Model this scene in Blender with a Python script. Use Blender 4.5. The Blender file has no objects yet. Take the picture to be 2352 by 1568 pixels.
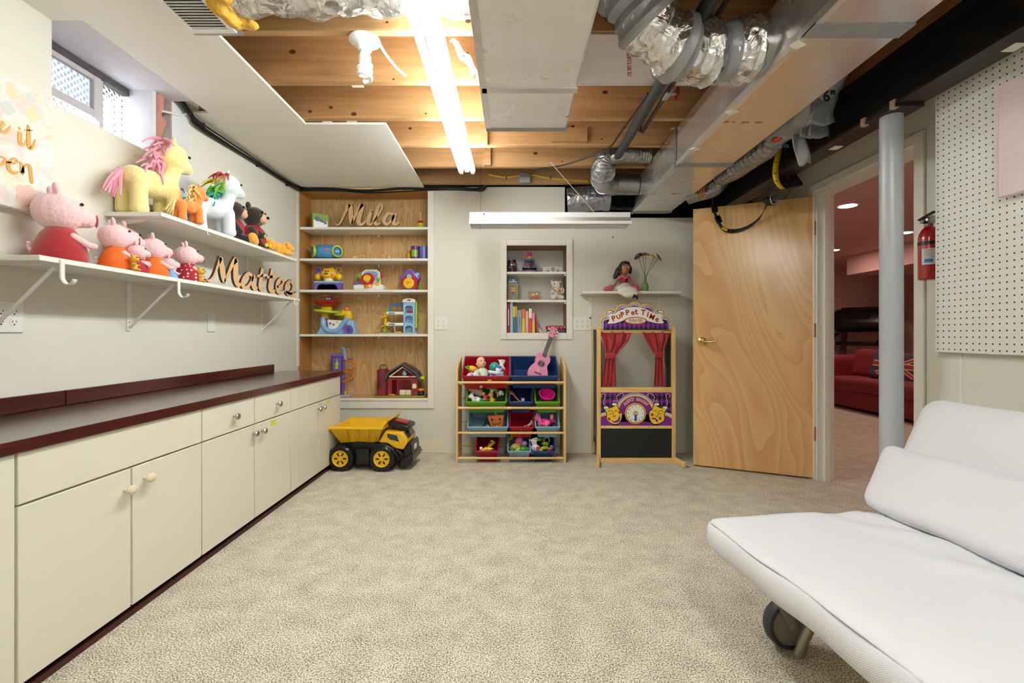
import bpy, bmesh, math, random
from math import sin, cos, pi, radians as R
from mathutils import Vector as V, Matrix as Mx, Euler
random.seed(7)
SC = bpy.context.scene
COL = SC.collection

# ---------------------------------------------------------------- camera, world, exposure
F = 1080.0                      # focal length in pixels of the 2352 px wide frame
CX, CY, CH = 1177.0, 768.0, 1.04
cd = bpy.data.cameras.new('camera'); cam = bpy.data.objects.new('camera', cd); COL.objects.link(cam)
cd.sensor_width = 36.0; cd.lens = F / 2352 * 36.0
cd.shift_x = (1176 - CX) / 2352; cd.shift_y = (CY - 784) / 2352
cd.clip_start = 0.02
cam.location = (0, 0, CH); cam.rotation_euler = (R(90), 0, 0)
SC.camera = cam
w = bpy.data.worlds.new('daylight'); SC.world = w; w.use_nodes = True
w.node_tree.nodes['Background'].inputs[0].default_value = (0.93, 0.96, 1.0, 1)
w.node_tree.nodes['Background'].inputs[1].default_value = 3.2
SC.view_settings.view_transform = 'Standard'; SC.view_settings.look = 'None'
SC.view_settings.gamma = 1.0; SC.view_settings.use_curve_mapping = False
SC.view_settings.exposure = 1.66
TUBE_STRENGTH = 19.0
try:
    SC.cycles.use_denoising = True; SC.cycles.max_bounces = 8; SC.cycles.diffuse_bounces = 5; SC.cycles.glossy_bounces = 3; SC.cycles.transmission_bounces = 5
    SC.cycles.sample_clamp_indirect = 6.0; SC.cycles.use_adaptive_sampling = True; SC.cycles.adaptive_threshold = .03
except Exception: pass

# ---------------------------------------------------------------- helpers
def P(px, py, Y):
    """the world point at depth Y behind a pixel of the photograph"""
    return V(((px - CX) / F * Y, Y, CH + (CY - py) / F * Y))

def lin(h):
    if isinstance(h, (tuple, list)): return (h[0], h[1], h[2], 1)
    h = h.lstrip('#'); c = [int(h[i:i+2], 16) / 255 for i in (0, 2, 4)]
    return tuple([(x / 12.92 if x <= .04045 else ((x + .055) / 1.055) ** 2.4) for x in c] + [1])

MATS = {}
def nodes_of(m):
    m.use_nodes = True; nt = m.node_tree
    return nt, nt.nodes['Principled BSDF']
def mat(name, col, rough=.5, metal=0., bump=0., bscale=60., var=0., vscale=4., trans=0., coat=0., sheen=0., emit=0., alpha=1., detail=3., sub=0.):
    if name in MATS: return MATS[name]
    m = bpy.data.materials.new(name); MATS[name] = m
    nt, b = nodes_of(m); c = lin(col)
    b.inputs['Base Color'].default_value = c; b.inputs['Roughness'].default_value = rough
    b.inputs['Metallic'].default_value = metal
    if trans: b.inputs['Transmission Weight'].default_value = trans; b.inputs['IOR'].default_value = 1.45
    if coat: b.inputs['Coat Weight'].default_value = coat
    if sheen: b.inputs['Sheen Weight'].default_value = sheen
    if alpha < 1: b.inputs['Alpha'].default_value = alpha
    if sub: b.inputs['Subsurface Weight'].default_value = sub; b.inputs['Subsurface Radius'].default_value = (.02, .01, .008)
    if emit: b.inputs['Emission Color'].default_value = c; b.inputs['Emission Strength'].default_value = emit
    L = nt.links
    if bump or var:
        tc = nt.nodes.new('ShaderNodeTexCoord')
    if bump:
        n = nt.nodes.new('ShaderNodeTexNoise'); n.inputs['Scale'].default_value = bscale; n.inputs['Detail'].default_value = detail
        L.new(tc.outputs['Object'], n.inputs['Vector'])
        bp = nt.nodes.new('ShaderNodeBump'); bp.inputs['Strength'].default_value = bump; bp.inputs['Distance'].default_value = .01
        L.new(n.outputs['Fac'], bp.inputs['Height']); L.new(bp.outputs['Normal'], b.inputs['Normal'])
    if var:
        n = nt.nodes.new('ShaderNodeTexNoise'); n.inputs['Scale'].default_value = vscale; n.inputs['Detail'].default_value = 4
        L.new(tc.outputs['Object'], n.inputs['Vector'])
        mx = nt.nodes.new('ShaderNodeMix'); mx.data_type = 'RGBA'
        mx.inputs['A'].default_value = tuple(max(0, x * (1 - var)) for x in c[:3]) + (1,)
        mx.inputs['B'].default_value = tuple(min(1, x * (1 + var)) for x in c[:3]) + (1,)
        L.new(n.outputs['Fac'], mx.inputs['Factor']); L.new(mx.outputs['Result'], b.inputs['Base Color'])
    return m
def wood(name, c1, c2, stretch=(1, 12, 12), scale=3., rough=.5, dist=3., coat=0., bump=.05, knots=0., rings=0., ramp=(.45, .85)):
    if name in MATS: return MATS[name]
    m = bpy.data.materials.new(name); MATS[name] = m
    nt, b = nodes_of(m); L = nt.links; N = nt.nodes.new
    tc = N('ShaderNodeTexCoord'); mp = N('ShaderNodeMapping'); mp.inputs['Scale'].default_value = stretch
    L.new(tc.outputs['Object'], mp.inputs['Vector'])
    oi = N('ShaderNodeObjectInfo'); ad = N('ShaderNodeVectorMath'); ad.operation = 'ADD'
    sc_ = N('ShaderNodeVectorMath'); sc_.operation = 'SCALE'; sc_.inputs['Scale'].default_value = 17.
    cmb = N('ShaderNodeCombineXYZ')
    for k in range(3): L.new(oi.outputs['Random'], cmb.inputs[k])
    L.new(cmb.outputs[0], sc_.inputs[0]); L.new(mp.outputs[0], ad.inputs[0]); L.new(sc_.outputs[0], ad.inputs[1])
    n = N('ShaderNodeTexNoise'); n.inputs['Scale'].default_value = scale; n.inputs['Detail'].default_value = 6; n.inputs['Distortion'].default_value = dist
    L.new(ad.outputs[0], n.inputs['Vector'])
    n2 = N('ShaderNodeTexNoise'); n2.inputs['Scale'].default_value = scale * 9; n2.inputs['Detail'].default_value = 3
    L.new(ad.outputs[0], n2.inputs['Vector'])
    ma = N('ShaderNodeMath'); ma.operation = 'MULTIPLY_ADD'; ma.inputs[1].default_value = .3; L.new(n2.outputs['Fac'], ma.inputs[0])
    base_n = n.outputs['Fac']
    if rings:
        # growth-ring figure: contour lines of a slow field, as on rotary-cut veneer
        n.inputs['Detail'].default_value = 1.5
        k1 = N('ShaderNodeMath'); k1.operation = 'MULTIPLY'; k1.inputs[1].default_value = rings; L.new(n.outputs['Fac'], k1.inputs[0])
        k2 = N('ShaderNodeMath'); k2.operation = 'FRACT'; L.new(k1.outputs[0], k2.inputs[0])
        k3 = N('ShaderNodeMath'); k3.operation = 'MULTIPLY_ADD'; k3.inputs[1].default_value = .55; k3.inputs[2].default_value = .1; L.new(k2.outputs[0], k3.inputs[0])
        k4 = N('ShaderNodeMath'); k4.operation = 'MULTIPLY_ADD'; k4.inputs[1].default_value = .35; L.new(n.outputs['Fac'], k4.inputs[0]); L.new(k3.outputs[0], k4.inputs[2]); base_n = k4.outputs[0]
    L.new(base_n, ma.inputs[2])
    rp = N('ShaderNodeValToRGB'); rp.color_ramp.elements[0].position = ramp[0]; rp.color_ramp.elements[1].position = ramp[1]
    rp.color_ramp.elements[0].color = lin(c1); rp.color_ramp.elements[1].color = lin(c2)
    L.new(ma.outputs[0], rp.inputs['Fac'])
    out = rp.outputs['Color']
    if knots:
        vo = N('ShaderNodeTexVoronoi'); vo.inputs['Scale'].default_value = knots; L.new(tc.outputs['Object'], vo.inputs['Vector'])
        r2 = N('ShaderNodeValToRGB'); r2.color_ramp.elements[0].position = .02; r2.color_ramp.elements[1].position = .07
        r2.color_ramp.elements[0].color = (.25, .18, .12, 1); r2.color_ramp.elements[1].color = (1, 1, 1, 1)
        L.new(vo.outputs['Distance'], r2.inputs['Fac'])
        mx = N('ShaderNodeMix'); mx.data_type = 'RGBA'; mx.blend_type = 'MULTIPLY'; mx.inputs['Factor'].default_value = 1
        L.new(out, mx.inputs['A']); L.new(r2.outputs['Color'], mx.inputs['B']); out = mx.outputs['Result']
    L.new(out, b.inputs['Base Color'])
    b.inputs['Roughness'].default_value = rough
    if coat: b.inputs['Coat Weight'].default_value = coat; b.inputs['Coat Roughness'].default_value = .2
    bp = N('ShaderNodeBump'); bp.inputs['Strength'].default_value = bump; bp.inputs['Distance'].default_value = .005
    L.new(ma.outputs[0], bp.inputs['Height']); L.new(bp.outputs['Normal'], b.inputs['Normal'])
    return m

class MB:
    """collects vertices and faces; M is the transform of what is added next"""
    def __init__(s): s.v = []; s.f = []; s.mi = []; s.M = Mx(); s.m = 0
    def at(s, loc=(0, 0, 0), rot=(0, 0, 0), sc=1.0):
        sc = (sc, sc, sc) if isinstance(sc, (int, float)) else sc
        s.M = Mx.Translation(V(loc)) @ Euler(rot).to_matrix().to_4x4() @ Mx.Diagonal((sc[0], sc[1], sc[2], 1)); return s
    def use(s, m): s.m = m; return s
    def add(s, vs, fs):
        o = len(s.v); s.v += [s.M @ V(p) for p in vs]
        s.f += [tuple(i + o for i in q) for q in fs]; s.mi += [s.m] * len(fs); return s
    def bb(s, x0, x1, y0, y1, z0, z1):
        return s.add([(x0,y0,z0),(x1,y0,z0),(x1,y1,z0),(x0,y1,z0),(x0,y0,z1),(x1,y0,z1),(x1,y1,z1),(x0,y1,z1)],
                     [(0,3,2,1),(4,5,6,7),(0,1,5,4),(1,2,6,5),(2,3,7,6),(3,0,4,7)])
    def box(s, c, d): return s.bb(c[0]-d[0]/2, c[0]+d[0]/2, c[1]-d[1]/2, c[1]+d[1]/2, c[2]-d[2]/2, c[2]+d[2]/2)
    def taper(s, bot, top, z0, z1):
        """box whose bottom (x0,x1,y0,y1) and top differ"""
        a, b = bot, top
        return s.add([(a[0],a[2],z0),(a[1],a[2],z0),(a[1],a[3],z0),(a[0],a[3],z0),(b[0],b[2],z1),(b[1],b[2],z1),(b[1],b[3],z1),(b[0],b[3],z1)],
                     [(0,3,2,1),(4,5,6,7),(0,1,5,4),(1,2,6,5),(2,3,7,6),(3,0,4,7)])
    def ring(s, c, ax, r, n, rx=None):
        ax = V(ax).normalized(); u = ax.orthogonal().normalized() if abs(ax.z) > .95 or True else None
        ref = V((0, 0, 1)) if abs(ax.z) < .9 else V((1, 0, 0))
        u = ax.cross(ref).normalized(); w_ = ax.cross(u)
        return [V(c) + u * (cos(2*pi*k/n) * r) + w_ * (sin(2*pi*k/n) * r) for k in range(n)]
    def cyl(s, p0, p1, r0, r1=None, n=16):
        r1 = r0 if r1 is None else r1; p0 = V(p0); p1 = V(p1); ax = p1 - p0
        vs = s.ring(p0, ax, r0, n) + s.ring(p1, ax, r1, n)
        fs = [(k, n + k, n + (k+1) % n, (k+1) % n) for k in range(n)] + [tuple(range(n)), tuple(range(2*n-1, n-1, -1))]
        return s.add(vs, fs)
    def tube(s, pts, r, n=8, smooth=0, closed=False):
        pts = [V(p) for p in pts]
        if smooth: pts = spline(pts, smooth)
        m = len(pts); rr = r if isinstance(r, (list, tuple)) else [r] * m
        if len(rr) != m: rr = [rr[int(round(i * (len(rr) - 1) / max(1, m - 1)))] for i in range(m)] if not smooth else lerp_list(rr, m)
        vs = []; u = None
        for i, p in enumerate(pts):
            d = (pts[min(i+1, m-1)] - pts[max(i-1, 0)])
            if closed: d = pts[(i+1) % m] - pts[i-1]
            d = d.normalized() if d.length > 1e-9 else V((0, 0, 1))
            if u is None: u = d.cross(V((0, 0, 1)) if abs(d.z) < .9 else V((1, 0, 0))).normalized()
            else:
                u = (u - d * u.dot(d)); u = u.normalized() if u.length > 1e-6 else d.orthogonal().normalized()
            w_ = d.cross(u)
            vs += [p + u * (cos(2*pi*k/n) * rr[i]) + w_ * (sin(2*pi*k/n) * rr[i]) for k in range(n)]
        fs = []
        for i in range(m - 1 + (1 if closed else 0)):
            a = i * n; b = ((i + 1) % m) * n
            fs += [(a + k, a + (k+1) % n, b + (k+1) % n, b + k) for k in range(n)]
        if not closed: fs += [tuple(range(n-1, -1, -1)), tuple(range((m-1)*n, m*n))]
        return s.add(vs, fs)
    def lathe(s, prof, n=20, c=(0, 0, 0), cap=True):
        vs = []; fs = []
        for r, z in prof:
            vs += [(c[0] + r * cos(2*pi*k/n), c[1] + r * sin(2*pi*k/n), c[2] + z) for k in range(n)]
        for i in range(len(prof) - 1):
            a = i * n; b = a + n
            fs += [(a + k, a + (k+1) % n, b + (k+1) % n, b + k) for k in range(n)]
        if cap: fs += [tuple(range(n-1, -1, -1)), tuple(range((len(prof)-1)*n, len(prof)*n))]
        return s.add(vs, fs)
    def ell(s, c, r, rot=(0, 0, 0), n=16, m=10):
        r = (r, r, r) if isinstance(r, (int, float)) else r; E = Euler(rot).to_matrix(); vs = []; c = V(c)
        for i in range(1, m):
            t = pi * i / m
            vs += [c + E @ V((r[0]*sin(t)*cos(2*pi*k/n), r[1]*sin(t)*sin(2*pi*k/n), r[2]*cos(t))) for k in range(n)]
        top = len(vs); vs += [c + E @ V((0, 0, r[2])), c + E @ V((0, 0, -r[2]))]; fs = []
        for i in range(m - 2):
            a = i * n; b = a + n
            fs += [(a + k, b + k, b + (k+1) % n, a + (k+1) % n) for k in range(n)]
        fs += [(top, k, (k+1) % n) for k in range(n)]
        a = (m - 2) * n; fs += [(top + 1, a + (k+1) % n, a + k) for k in range(n)]
        return s.add(vs, fs)
    def prism(s, poly, z0, z1):
        n = len(poly); vs = [(p[0], p[1], z0) for p in poly] + [(p[0], p[1], z1) for p in poly]
        ar = sum(poly[i][0]*poly[(i+1) % n][1] - poly[(i+1) % n][0]*poly[i][1] for i in range(n))
        fs = [tuple(range(n-1, -1, -1)), tuple(range(n, 2*n))] + [(k, (k+1) % n, n + (k+1) % n, n + k) for k in range(n)]
        if ar < 0: fs = [tuple(reversed(q)) for q in fs]
        return s.add(vs, fs)
    def rbox(s, lo, hi, r, n=(8, 8, 4), disp=None):
        """box with rounded edges, subdivided so it can be rumpled by disp(point)"""
        lo, hi = V(lo), V(hi); d = hi - lo; key = {}; vs = []; fs = []
        def vert(i, j, k):
            q = (i, j, k)
            if q not in key:
                p = V((lo[a] + d[a] * (q[a] / n[a])) for a in range(3))
                c = V((min(max(p[a], lo[a] + r), hi[a] - r)) for a in range(3)); e = p - c
                if e.length > 1e-9:
                    m = max(abs(x) for x in e); e = e.normalized() * (r * m / r if m < r else r)
                p = c + e
                if disp: p = p + V(disp(p))
                key[q] = len(vs); vs.append(p)
            return key[q]
        for ax in range(3):
            a, b = [x for x in range(3) if x != ax]
            for side in (0, n[ax]):
                for i in range(n[a]):
                    for j in range(n[b]):
                        f_ = []
                        for (di, dj) in ((0, 0), (1, 0), (1, 1), (0, 1)):
                            q = [0, 0, 0]; q[ax] = side; q[a] = i + di; q[b] = j + dj; f_.append(vert(*q))
                        fs.append(tuple(f_))
        return s.add(vs, fs)
    def sheet(s, fn, nu, nv):
        """surface fn(u, v) with u, v in 0..1"""
        vs = [fn(i / nu, j / nv) for j in range(nv + 1) for i in range(nu + 1)]
        fs = [(j*(nu+1)+i, j*(nu+1)+i+1, (j+1)*(nu+1)+i+1, (j+1)*(nu+1)+i) for j in range(nv) for i in range(nu)]
        return s.add(vs, fs)
    def stroke(s, pts, z0, z1, sub=6):
        """flat brush stroke: pts (x, y, width); extruded from z0 to z1"""
        q = spline([V(p) for p in pts], sub); L_, R_ = [], []
        for i, p in enumerate(q):
            d = q[min(i+1, len(q)-1)] - q[max(i-1, 0)]; d = V((d.x, d.y, 0)); d = d.normalized() if d.length > 1e-9 else V((1, 0, 0))
            nn = V((-d.y, d.x, 0)) * (p.z / 2)
            L_.append((p.x + nn.x, p.y + nn.y)); R_.append((p.x - nn.x, p.y - nn.y))
        n = len(q); vs = [(x, y, z) for z in (z0, z1) for (x, y) in L_ + R_]; fs = []
        for i in range(n - 1):
            a, b, c, d = i, i+1, n+i+1, n+i; o = 2*n
            fs += [(a, b, c, d), (o+a, o+d, o+c, o+b), (a, o+a, o+b, b), (d, c, o+c, o+d)]
        o = 2*n; fs += [(0, n, o+n, o), (n-1, o+n-1, o+2*n-1, 2*n-1)]
        return s.add(vs, fs)
    def text(s, st, size, depth, font=None, shear=0., bold=0.):
        c = bpy.data.curves.new('t', 'FONT'); c.body = st; c.size = size; c.extrude = depth; c.align_x = 'CENTER'; c.align_y = 'CENTER'
        c.shear = shear; c.offset = bold; c.resolution_u = 3
        o = bpy.data.objects.new('t', c); COL.objects.link(o)
        dg = bpy.context.evaluated_depsgraph_get(); dg.update()
        me = bpy.data.meshes.new_from_object(o.evaluated_get(dg))
        s.add([tuple(v.co) for v in me.vertices], [tuple(p.vertices) for p in me.polygons])
        bpy.data.objects.remove(o); bpy.data.curves.remove(c); bpy.data.meshes.remove(me); return s

def spline(pts, sub):
    out = []; n = len(pts)
    for i in range(n - 1):
        p0, p1, p2, p3 = pts[max(i-1, 0)], pts[i], pts[i+1], pts[min(i+2, n-1)]
        for k in range(sub):
            t = k / sub
            out.append(.5 * ((2*p1) + (p2-p0)*t + (2*p0-5*p1+4*p2-p3)*t*t + (3*p1-p0-3*p2+p3)*t*t*t))
    out.append(pts[-1].copy()); return out
def lerp_list(a, m):
    out = []
    for i in range(m):
        t = i * (len(a) - 1) / (m - 1); k = min(int(t), len(a) - 2); out.append(a[k] + (a[k+1] - a[k]) * (t - k))
    return out
def arc(cx, cy, r, a0, a1, n, ry=None):
    ry = r if ry is None else ry
    return [(cx + r * cos(R(a0 + (a1-a0)*k/n)), cy + ry * sin(R(a0 + (a1-a0)*k/n))) for k in range(n + 1)]

def mesh_of(mb, name, mats, smooth=35):
    me = bpy.data.meshes.new(name); me.from_pydata([tuple(p) for p in mb.v], [], mb.f)
    for m in (mats if isinstance(mats, (list, tuple)) else [mats]): me.materials.append(m)
    for p, i in zip(me.polygons, mb.mi): p.material_index = i
    b = bmesh.new(); b.from_mesh(me); bmesh.ops.recalc_face_normals(b, faces=b.faces); b.to_mesh(me); b.free()
    if smooth:
        me.polygons.foreach_set('use_smooth', [True] * len(me.polygons))
        me.set_sharp_from_angle(angle=R(smooth))
    me.update(); return me
def obj(name, mb, mats, parent=None, smooth=35, bevel=0., seg=2, sub=0, label=None, solid=0.):
    me = mesh_of(mb, name, mats, smooth)
    o = bpy.data.objects.new(name, me); COL.objects.link(o); o.parent = parent
    if solid: md = o.modifiers.new('thick', 'SOLIDIFY'); md.thickness = solid; md.offset = 0
    if bevel:
        md = o.modifiers.new('round', 'BEVEL'); md.width = bevel; md.segments = seg; md.limit_method = 'ANGLE'; md.angle_limit = R(40)
    if sub: md = o.modifiers.new('sub', 'SUBSURF'); md.levels = sub; md.render_levels = sub
    if label: o['label'] = label
    return o
def fused(name, mb, mats, parent=None, voxel=.006, it=6, label=None):
    """one continuous soft body grown from overlapping volumes"""
    o = obj(name + '_tmp', mb, mats, None, smooth=0)
    md = o.modifiers.new('r', 'REMESH'); md.mode = 'VOXEL'; md.voxel_size = voxel
    md = o.modifiers.new('s', 'SMOOTH'); md.iterations = it; md.factor = .5
    dg = bpy.context.evaluated_depsgraph_get(); dg.update()
    me = bpy.data.meshes.new_from_object(o.evaluated_get(dg)); bpy.data.objects.remove(o)
    me.name = name; me.polygons.foreach_set('use_smooth', [True] * len(me.polygons))
    n = bpy.data.objects.new(name, me); COL.objects.link(n); n.parent = parent
    if label: n['label'] = label
    return n
def tag(o, label=None, cat=None, group=None, kind=None):
    if label: o['label'] = label
    if cat: o['category'] = cat
    if group: o['group'] = group
    if kind: o['kind'] = kind
    return o
def thing(name, label, cat, loc=(0, 0, 0), rot=(0, 0, 0), group=None, sc=1.):
    o = bpy.data.objects.new(name, None); COL.objects.link(o); o.empty_display_size = .05
    o.location = loc; o.rotation_euler = (0, 0, rot) if isinstance(rot, (int, float)) else rot; o.scale = (sc, sc, sc)
    return tag(o, label, cat, group)
def single(name, mb, mats, label, cat, group=None, loc=(0, 0, 0), rot=(0, 0, 0), **k):
    o = obj(name, mb, mats, None, **k); o.location = loc; o.rotation_euler = (0, 0, rot) if isinstance(rot, (int, float)) else rot
    return tag(o, label, cat, group)
def dup(root, loc, rot=None, label=None, group=None, parent=None):
    r = root.copy(); COL.objects.link(r); r.location = loc; r.parent = parent
    if rot is not None: r.rotation_euler = (0, 0, rot) if isinstance(rot, (int, float)) else rot
    if label: r['label'] = label
    if group: r['group'] = group
    for ch in list(root.children):
        c = ch.copy(); COL.objects.link(c); c.parent = r
        for g in ch.children:
            d = g.copy(); COL.objects.link(d); d.parent = c
    return r
def struct(name, mb, mats, label=None, parent=None, **k):
    o = obj(name, mb, mats, parent, **k)
    if parent is None: tag(o, label, None, None, 'structure')
    return o
def gridwall(us, vs, holes, w0, w1, axis):
    """solid slab cut by holes: us, vs cut lines; holes (u0,u1,v0,v1); w0..w1 thickness; axis 'x' (u=y) or 'y' (u=x) or 'z' (u=x, v=y)"""
    us = sorted(set(us) | {h[0] for h in holes} | {h[1] for h in holes}); vs = sorted(set(vs) | {h[2] for h in holes} | {h[3] for h in holes})
    us = [u for u in us]; mb = MB()
    full = [[not any(h[0]-1e-6 <= us[i] and us[i+1] <= h[1]+1e-6 and h[2]-1e-6 <= vs[j] and vs[j+1] <= h[3]+1e-6 for h in holes) for j in range(len(vs)-1)] for i in range(len(us)-1)]
    nu, nv = len(us), len(vs)
    def pt(i, j, w):
        u, v = us[i], vs[j]
        return (w, u, v) if axis == 'x' else ((u, w, v) if axis == 'y' else (u, v, w))
    idx = lambda i, j, k: (k * nv + j) * nu + i
    verts = [pt(i, j, (w0, w1)[k]) for k in range(2) for j in range(nv) for i in range(nu)]; fs = []
    F_ = lambda i, j: 0 <= i < nu-1 and 0 <= j < nv-1 and full[i][j]
    for i in range(nu-1):
        for j in range(nv-1):
            if not full[i][j]: continue
            fs += [(idx(i,j,0), idx(i,j+1,0), idx(i+1,j+1,0), idx(i+1,j,0)), (idx(i,j,1), idx(i+1,j,1), idx(i+1,j+1,1), idx(i,j+1,1))]
            if not F_(i-1,j): fs.append((idx(i,j,0), idx(i,j,1), idx(i,j+1,1), idx(i,j+1,0)))
            if not F_(i+1,j): fs.append((idx(i+1,j,0), idx(i+1,j+1,0), idx(i+1,j+1,1), idx(i+1,j,1)))
            if not F_(i,j-1): fs.append((idx(i,j,0), idx(i+1,j,0), idx(i+1,j,1), idx(i,j,1)))
            if not F_(i,j+1): fs.append((idx(i,j+1,0), idx(i,j+1,1), idx(i+1,j+1,1), idx(i+1,j+1,0)))
    used = sorted({k for q in fs for k in q}); re = {k: n for n, k in enumerate(used)}
    mb.add([verts[k] for k in used], [tuple(re[k] for k in q) for q in fs]); return mb
# ---------------------------------------------------------------- materials of the room
PAINT = mat('wall_paint', '#dedbd0', .55, bump=.04, bscale=90, var=.015, vscale=1.5)
CEIL = mat('ceiling_paint', '#efece4', .6, bump=.03, bscale=70, var=.012)
TRIM = mat('trim_paint', '#e8e6dc', .35)
SHELFW = mat('shelf_white', '#ebe8df', .4)
PINKWALL = mat('pink_wall_paint', '#dab6ac', .7)
JOIST = wood('joist_wood', '#9e764c', '#bd9466', (.5, 9, 9), 2.2, .6, .8, knots=1.3)
PLYDECK = wood('subfloor_wood', '#8a5c32', '#b98a54', (1, 10, 10), 2, .7)
PINE = wood('pine', '#d9a963', '#eccb8c', (1, 10, 10), 2.5, .45, 1.2)
PINEV = wood('pine_upright', '#d6a55e', '#e9c684', (10, 10, 1), 2.5, .45, 1.2)
SIDEW = wood('bookcase_side_wood', '#a8733a', '#c08c4e', (8, 8, 1), 2.5, .5, 1.)
PLYBACK = wood('plywood_back', '#b08148', '#dcb680', (3.5, 3.5, .5), 1.6, .55, 1.5, rings=11., ramp=(.15, .95))
MAHOG = wood('mahogany_laminate', '#3a0f0e', '#521816', (10, 1, 10), 2.5, .2, 1., coat=.5, bump=.02)
DOORW = wood('birch_door', '#c6945a', '#dbb078', (1.3, 1.3, .36), 1.4, .28, 1.4, coat=.35, bump=.01, rings=14., ramp=(.2, .95))
CREAM = mat('cream_laminate', '#dfdac9', .35, var=.01)
METAL = mat('brushed_metal', '#b8b6b0', .3, 1.)
GALV = mat('galvanised_steel', '#b4b6b4', .34, .9, bump=.1, bscale=14, var=.12, vscale=20)
DARK = mat('black_matte', '#0b0b0c', .6)
BLACKP = mat('black_plastic', '#0c0c0e', .3)
WHITEP = mat('white_plastic', '#f0efec', .35)
TAPE = mat('duct_tape', '#9a9ca0', .42, .35, bump=.35, bscale=35)
WTAPE = mat('masking_tape', '#e9e4d6', .7)
CABLE = mat('black_cable', '#101012', .35)

def foil(name, col, rough, crinkle, cscale, weave=0.):
    m = bpy.data.materials.new(name); MATS[name] = m
    nt, b = nodes_of(m); L = nt.links; N = nt.nodes.new
    b.inputs['Metallic'].default_value = .9
    tc = N('ShaderNodeTexCoord')
    n = N('ShaderNodeTexNoise'); n.inputs['Scale'].default_value = cscale; n.inputs['Detail'].default_value = 6; n.inputs['Distortion'].default_value = 1.2
    L.new(tc.outputs['Object'], n.inputs['Vector'])
    vo = N('ShaderNodeTexVoronoi'); vo.inputs['Scale'].default_value = cscale * 1.6; L.new(tc.outputs['Object'], vo.inputs['Vector'])
    ad = N('ShaderNodeMath'); ad.operation = 'ADD'; L.new(n.outputs['Fac'], ad.inputs[0]); L.new(vo.outputs['Distance'], ad.inputs[1])
    h = ad.outputs[0]
    if weave:
        for ax in ('X', 'Y'):
            wv = N('ShaderNodeTexWave'); wv.bands_direction = ax; wv.inputs['Scale'].default_value = weave
            L.new(tc.outputs['Object'], wv.inputs['Vector'])
            ma = N('ShaderNodeMath'); ma.operation = 'MULTIPLY_ADD'; ma.inputs[1].default_value = .12; L.new(wv.outputs['Fac'], ma.inputs[0]); L.new(h, ma.inputs[2]); h = ma.outputs[0]
    bp = N('ShaderNodeBump'); bp.inputs['Strength'].default_value = crinkle; bp.inputs['Distance'].default_value = .02
    L.new(h, bp.inputs['Height']); L.new(bp.outputs['Normal'], b.inputs['Normal'])
    n3 = N('ShaderNodeTexNoise'); n3.inputs['Scale'].default_value = 3; n3.inputs['Detail'].default_value = 8; L.new(tc.outputs['Object'], n3.inputs['Vector'])
    rr = N('ShaderNodeMapRange'); rr.inputs['From Min'].default_value = .3; rr.inputs['From Max'].default_value = .7
    rr.inputs['To Min'].default_value = max(.05, rough - .1); rr.inputs['To Max'].default_value = rough + .14
    L.new(n3.outputs['Fac'], rr.inputs['Value']); L.new(rr.outputs[0], b.inputs['Roughness'])
    c = lin(col); mx = N('ShaderNodeMix'); mx.data_type = 'RGBA'; mx.inputs['A'].default_value = tuple(x * .86 for x in c[:3]) + (1,); mx.inputs['B'].default_value = c
    L.new(n3.outputs['Fac'], mx.inputs['Factor']); L.new(mx.outputs['Result'], b.inputs['Base Color'])
    return m
FOILB = foil('foil_board', '#e4dedc', .2, .05, 7, 60); FOILB.node_tree.nodes['Principled BSDF'].inputs['Metallic'].default_value = .8
FOILB2 = foil('foil_board_scuffed', '#fbf8f6', .3, .2, 16, 90); FOILB2.node_tree.nodes['Principled BSDF'].inputs['Metallic'].default_value = .3; FOILB2.node_tree.nodes['Principled BSDF'].inputs['Coat Weight'].default_value = .5
FOILC = foil('foil_crinkled', '#e4e2e0', .2, .75, 13)
FOILG = foil('foil_flex_grey', '#a9abb0', .36, .5, 16)

def carpet(name, dark, mid, light):
    m = bpy.data.materials.new(name); nt, b = nodes_of(m); L = nt.links; N = nt.nodes.new
    tc = N('ShaderNodeTexCoord')
    a = N('ShaderNodeTexNoise'); a.inputs['Scale'].default_value = 200; a.inputs['Detail'].default_value = 2; L.new(tc.outputs['Object'], a.inputs['Vector'])
    c = N('ShaderNodeTexNoise'); c.inputs['Scale'].default_value = 9.; c.inputs['Detail'].default_value = 5; c.inputs['Roughness'].default_value = .65; L.new(tc.outputs['Object'], c.inputs['Vector'])
    ma = N('ShaderNodeMath'); ma.operation = 'MULTIPLY_ADD'; ma.inputs[1].default_value = .17; L.new(c.outputs['Fac'], ma.inputs[0])
    m2 = N('ShaderNodeMath'); m2.operation = 'MULTIPLY'; m2.inputs[1].default_value = .83; L.new(a.outputs['Fac'], m2.inputs[0]); L.new(m2.outputs[0], ma.inputs[2])
    rp = N('ShaderNodeValToRGB'); e = rp.color_ramp.elements; e[0].position = .38; e[0].color = lin(dark); e[1].position = .62; e[1].color = lin(light)
    k = e.new(.5); k.color = lin(mid)
    L.new(ma.outputs[0], rp.inputs['Fac']); L.new(rp.outputs['Color'], b.inputs['Base Color'])
    b.inputs['Roughness'].default_value = .95; b.inputs['Specular IOR Level'].default_value = .1
    bp = N('ShaderNodeBump'); bp.inputs['Strength'].default_value = .9; bp.inputs['Distance'].default_value = .006
    L.new(a.outputs['Fac'], bp.inputs['Height']); L.new(bp.outputs['Normal'], b.inputs['Normal'])
    return m
CARPET = carpet('beige_carpet', '#7a7162', '#cec4b0', '#faf3e3')

# ---------------------------------------------------------------- the room shell
XL, XR, XN, YB, YF = -1.88, 2.17, 1.84, 4.13, -1.9        # side walls, near part of the right wall, back, behind the camera
ZJ = 2.335                                                  # underside of the joists
ZD = ZJ + .235
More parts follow.
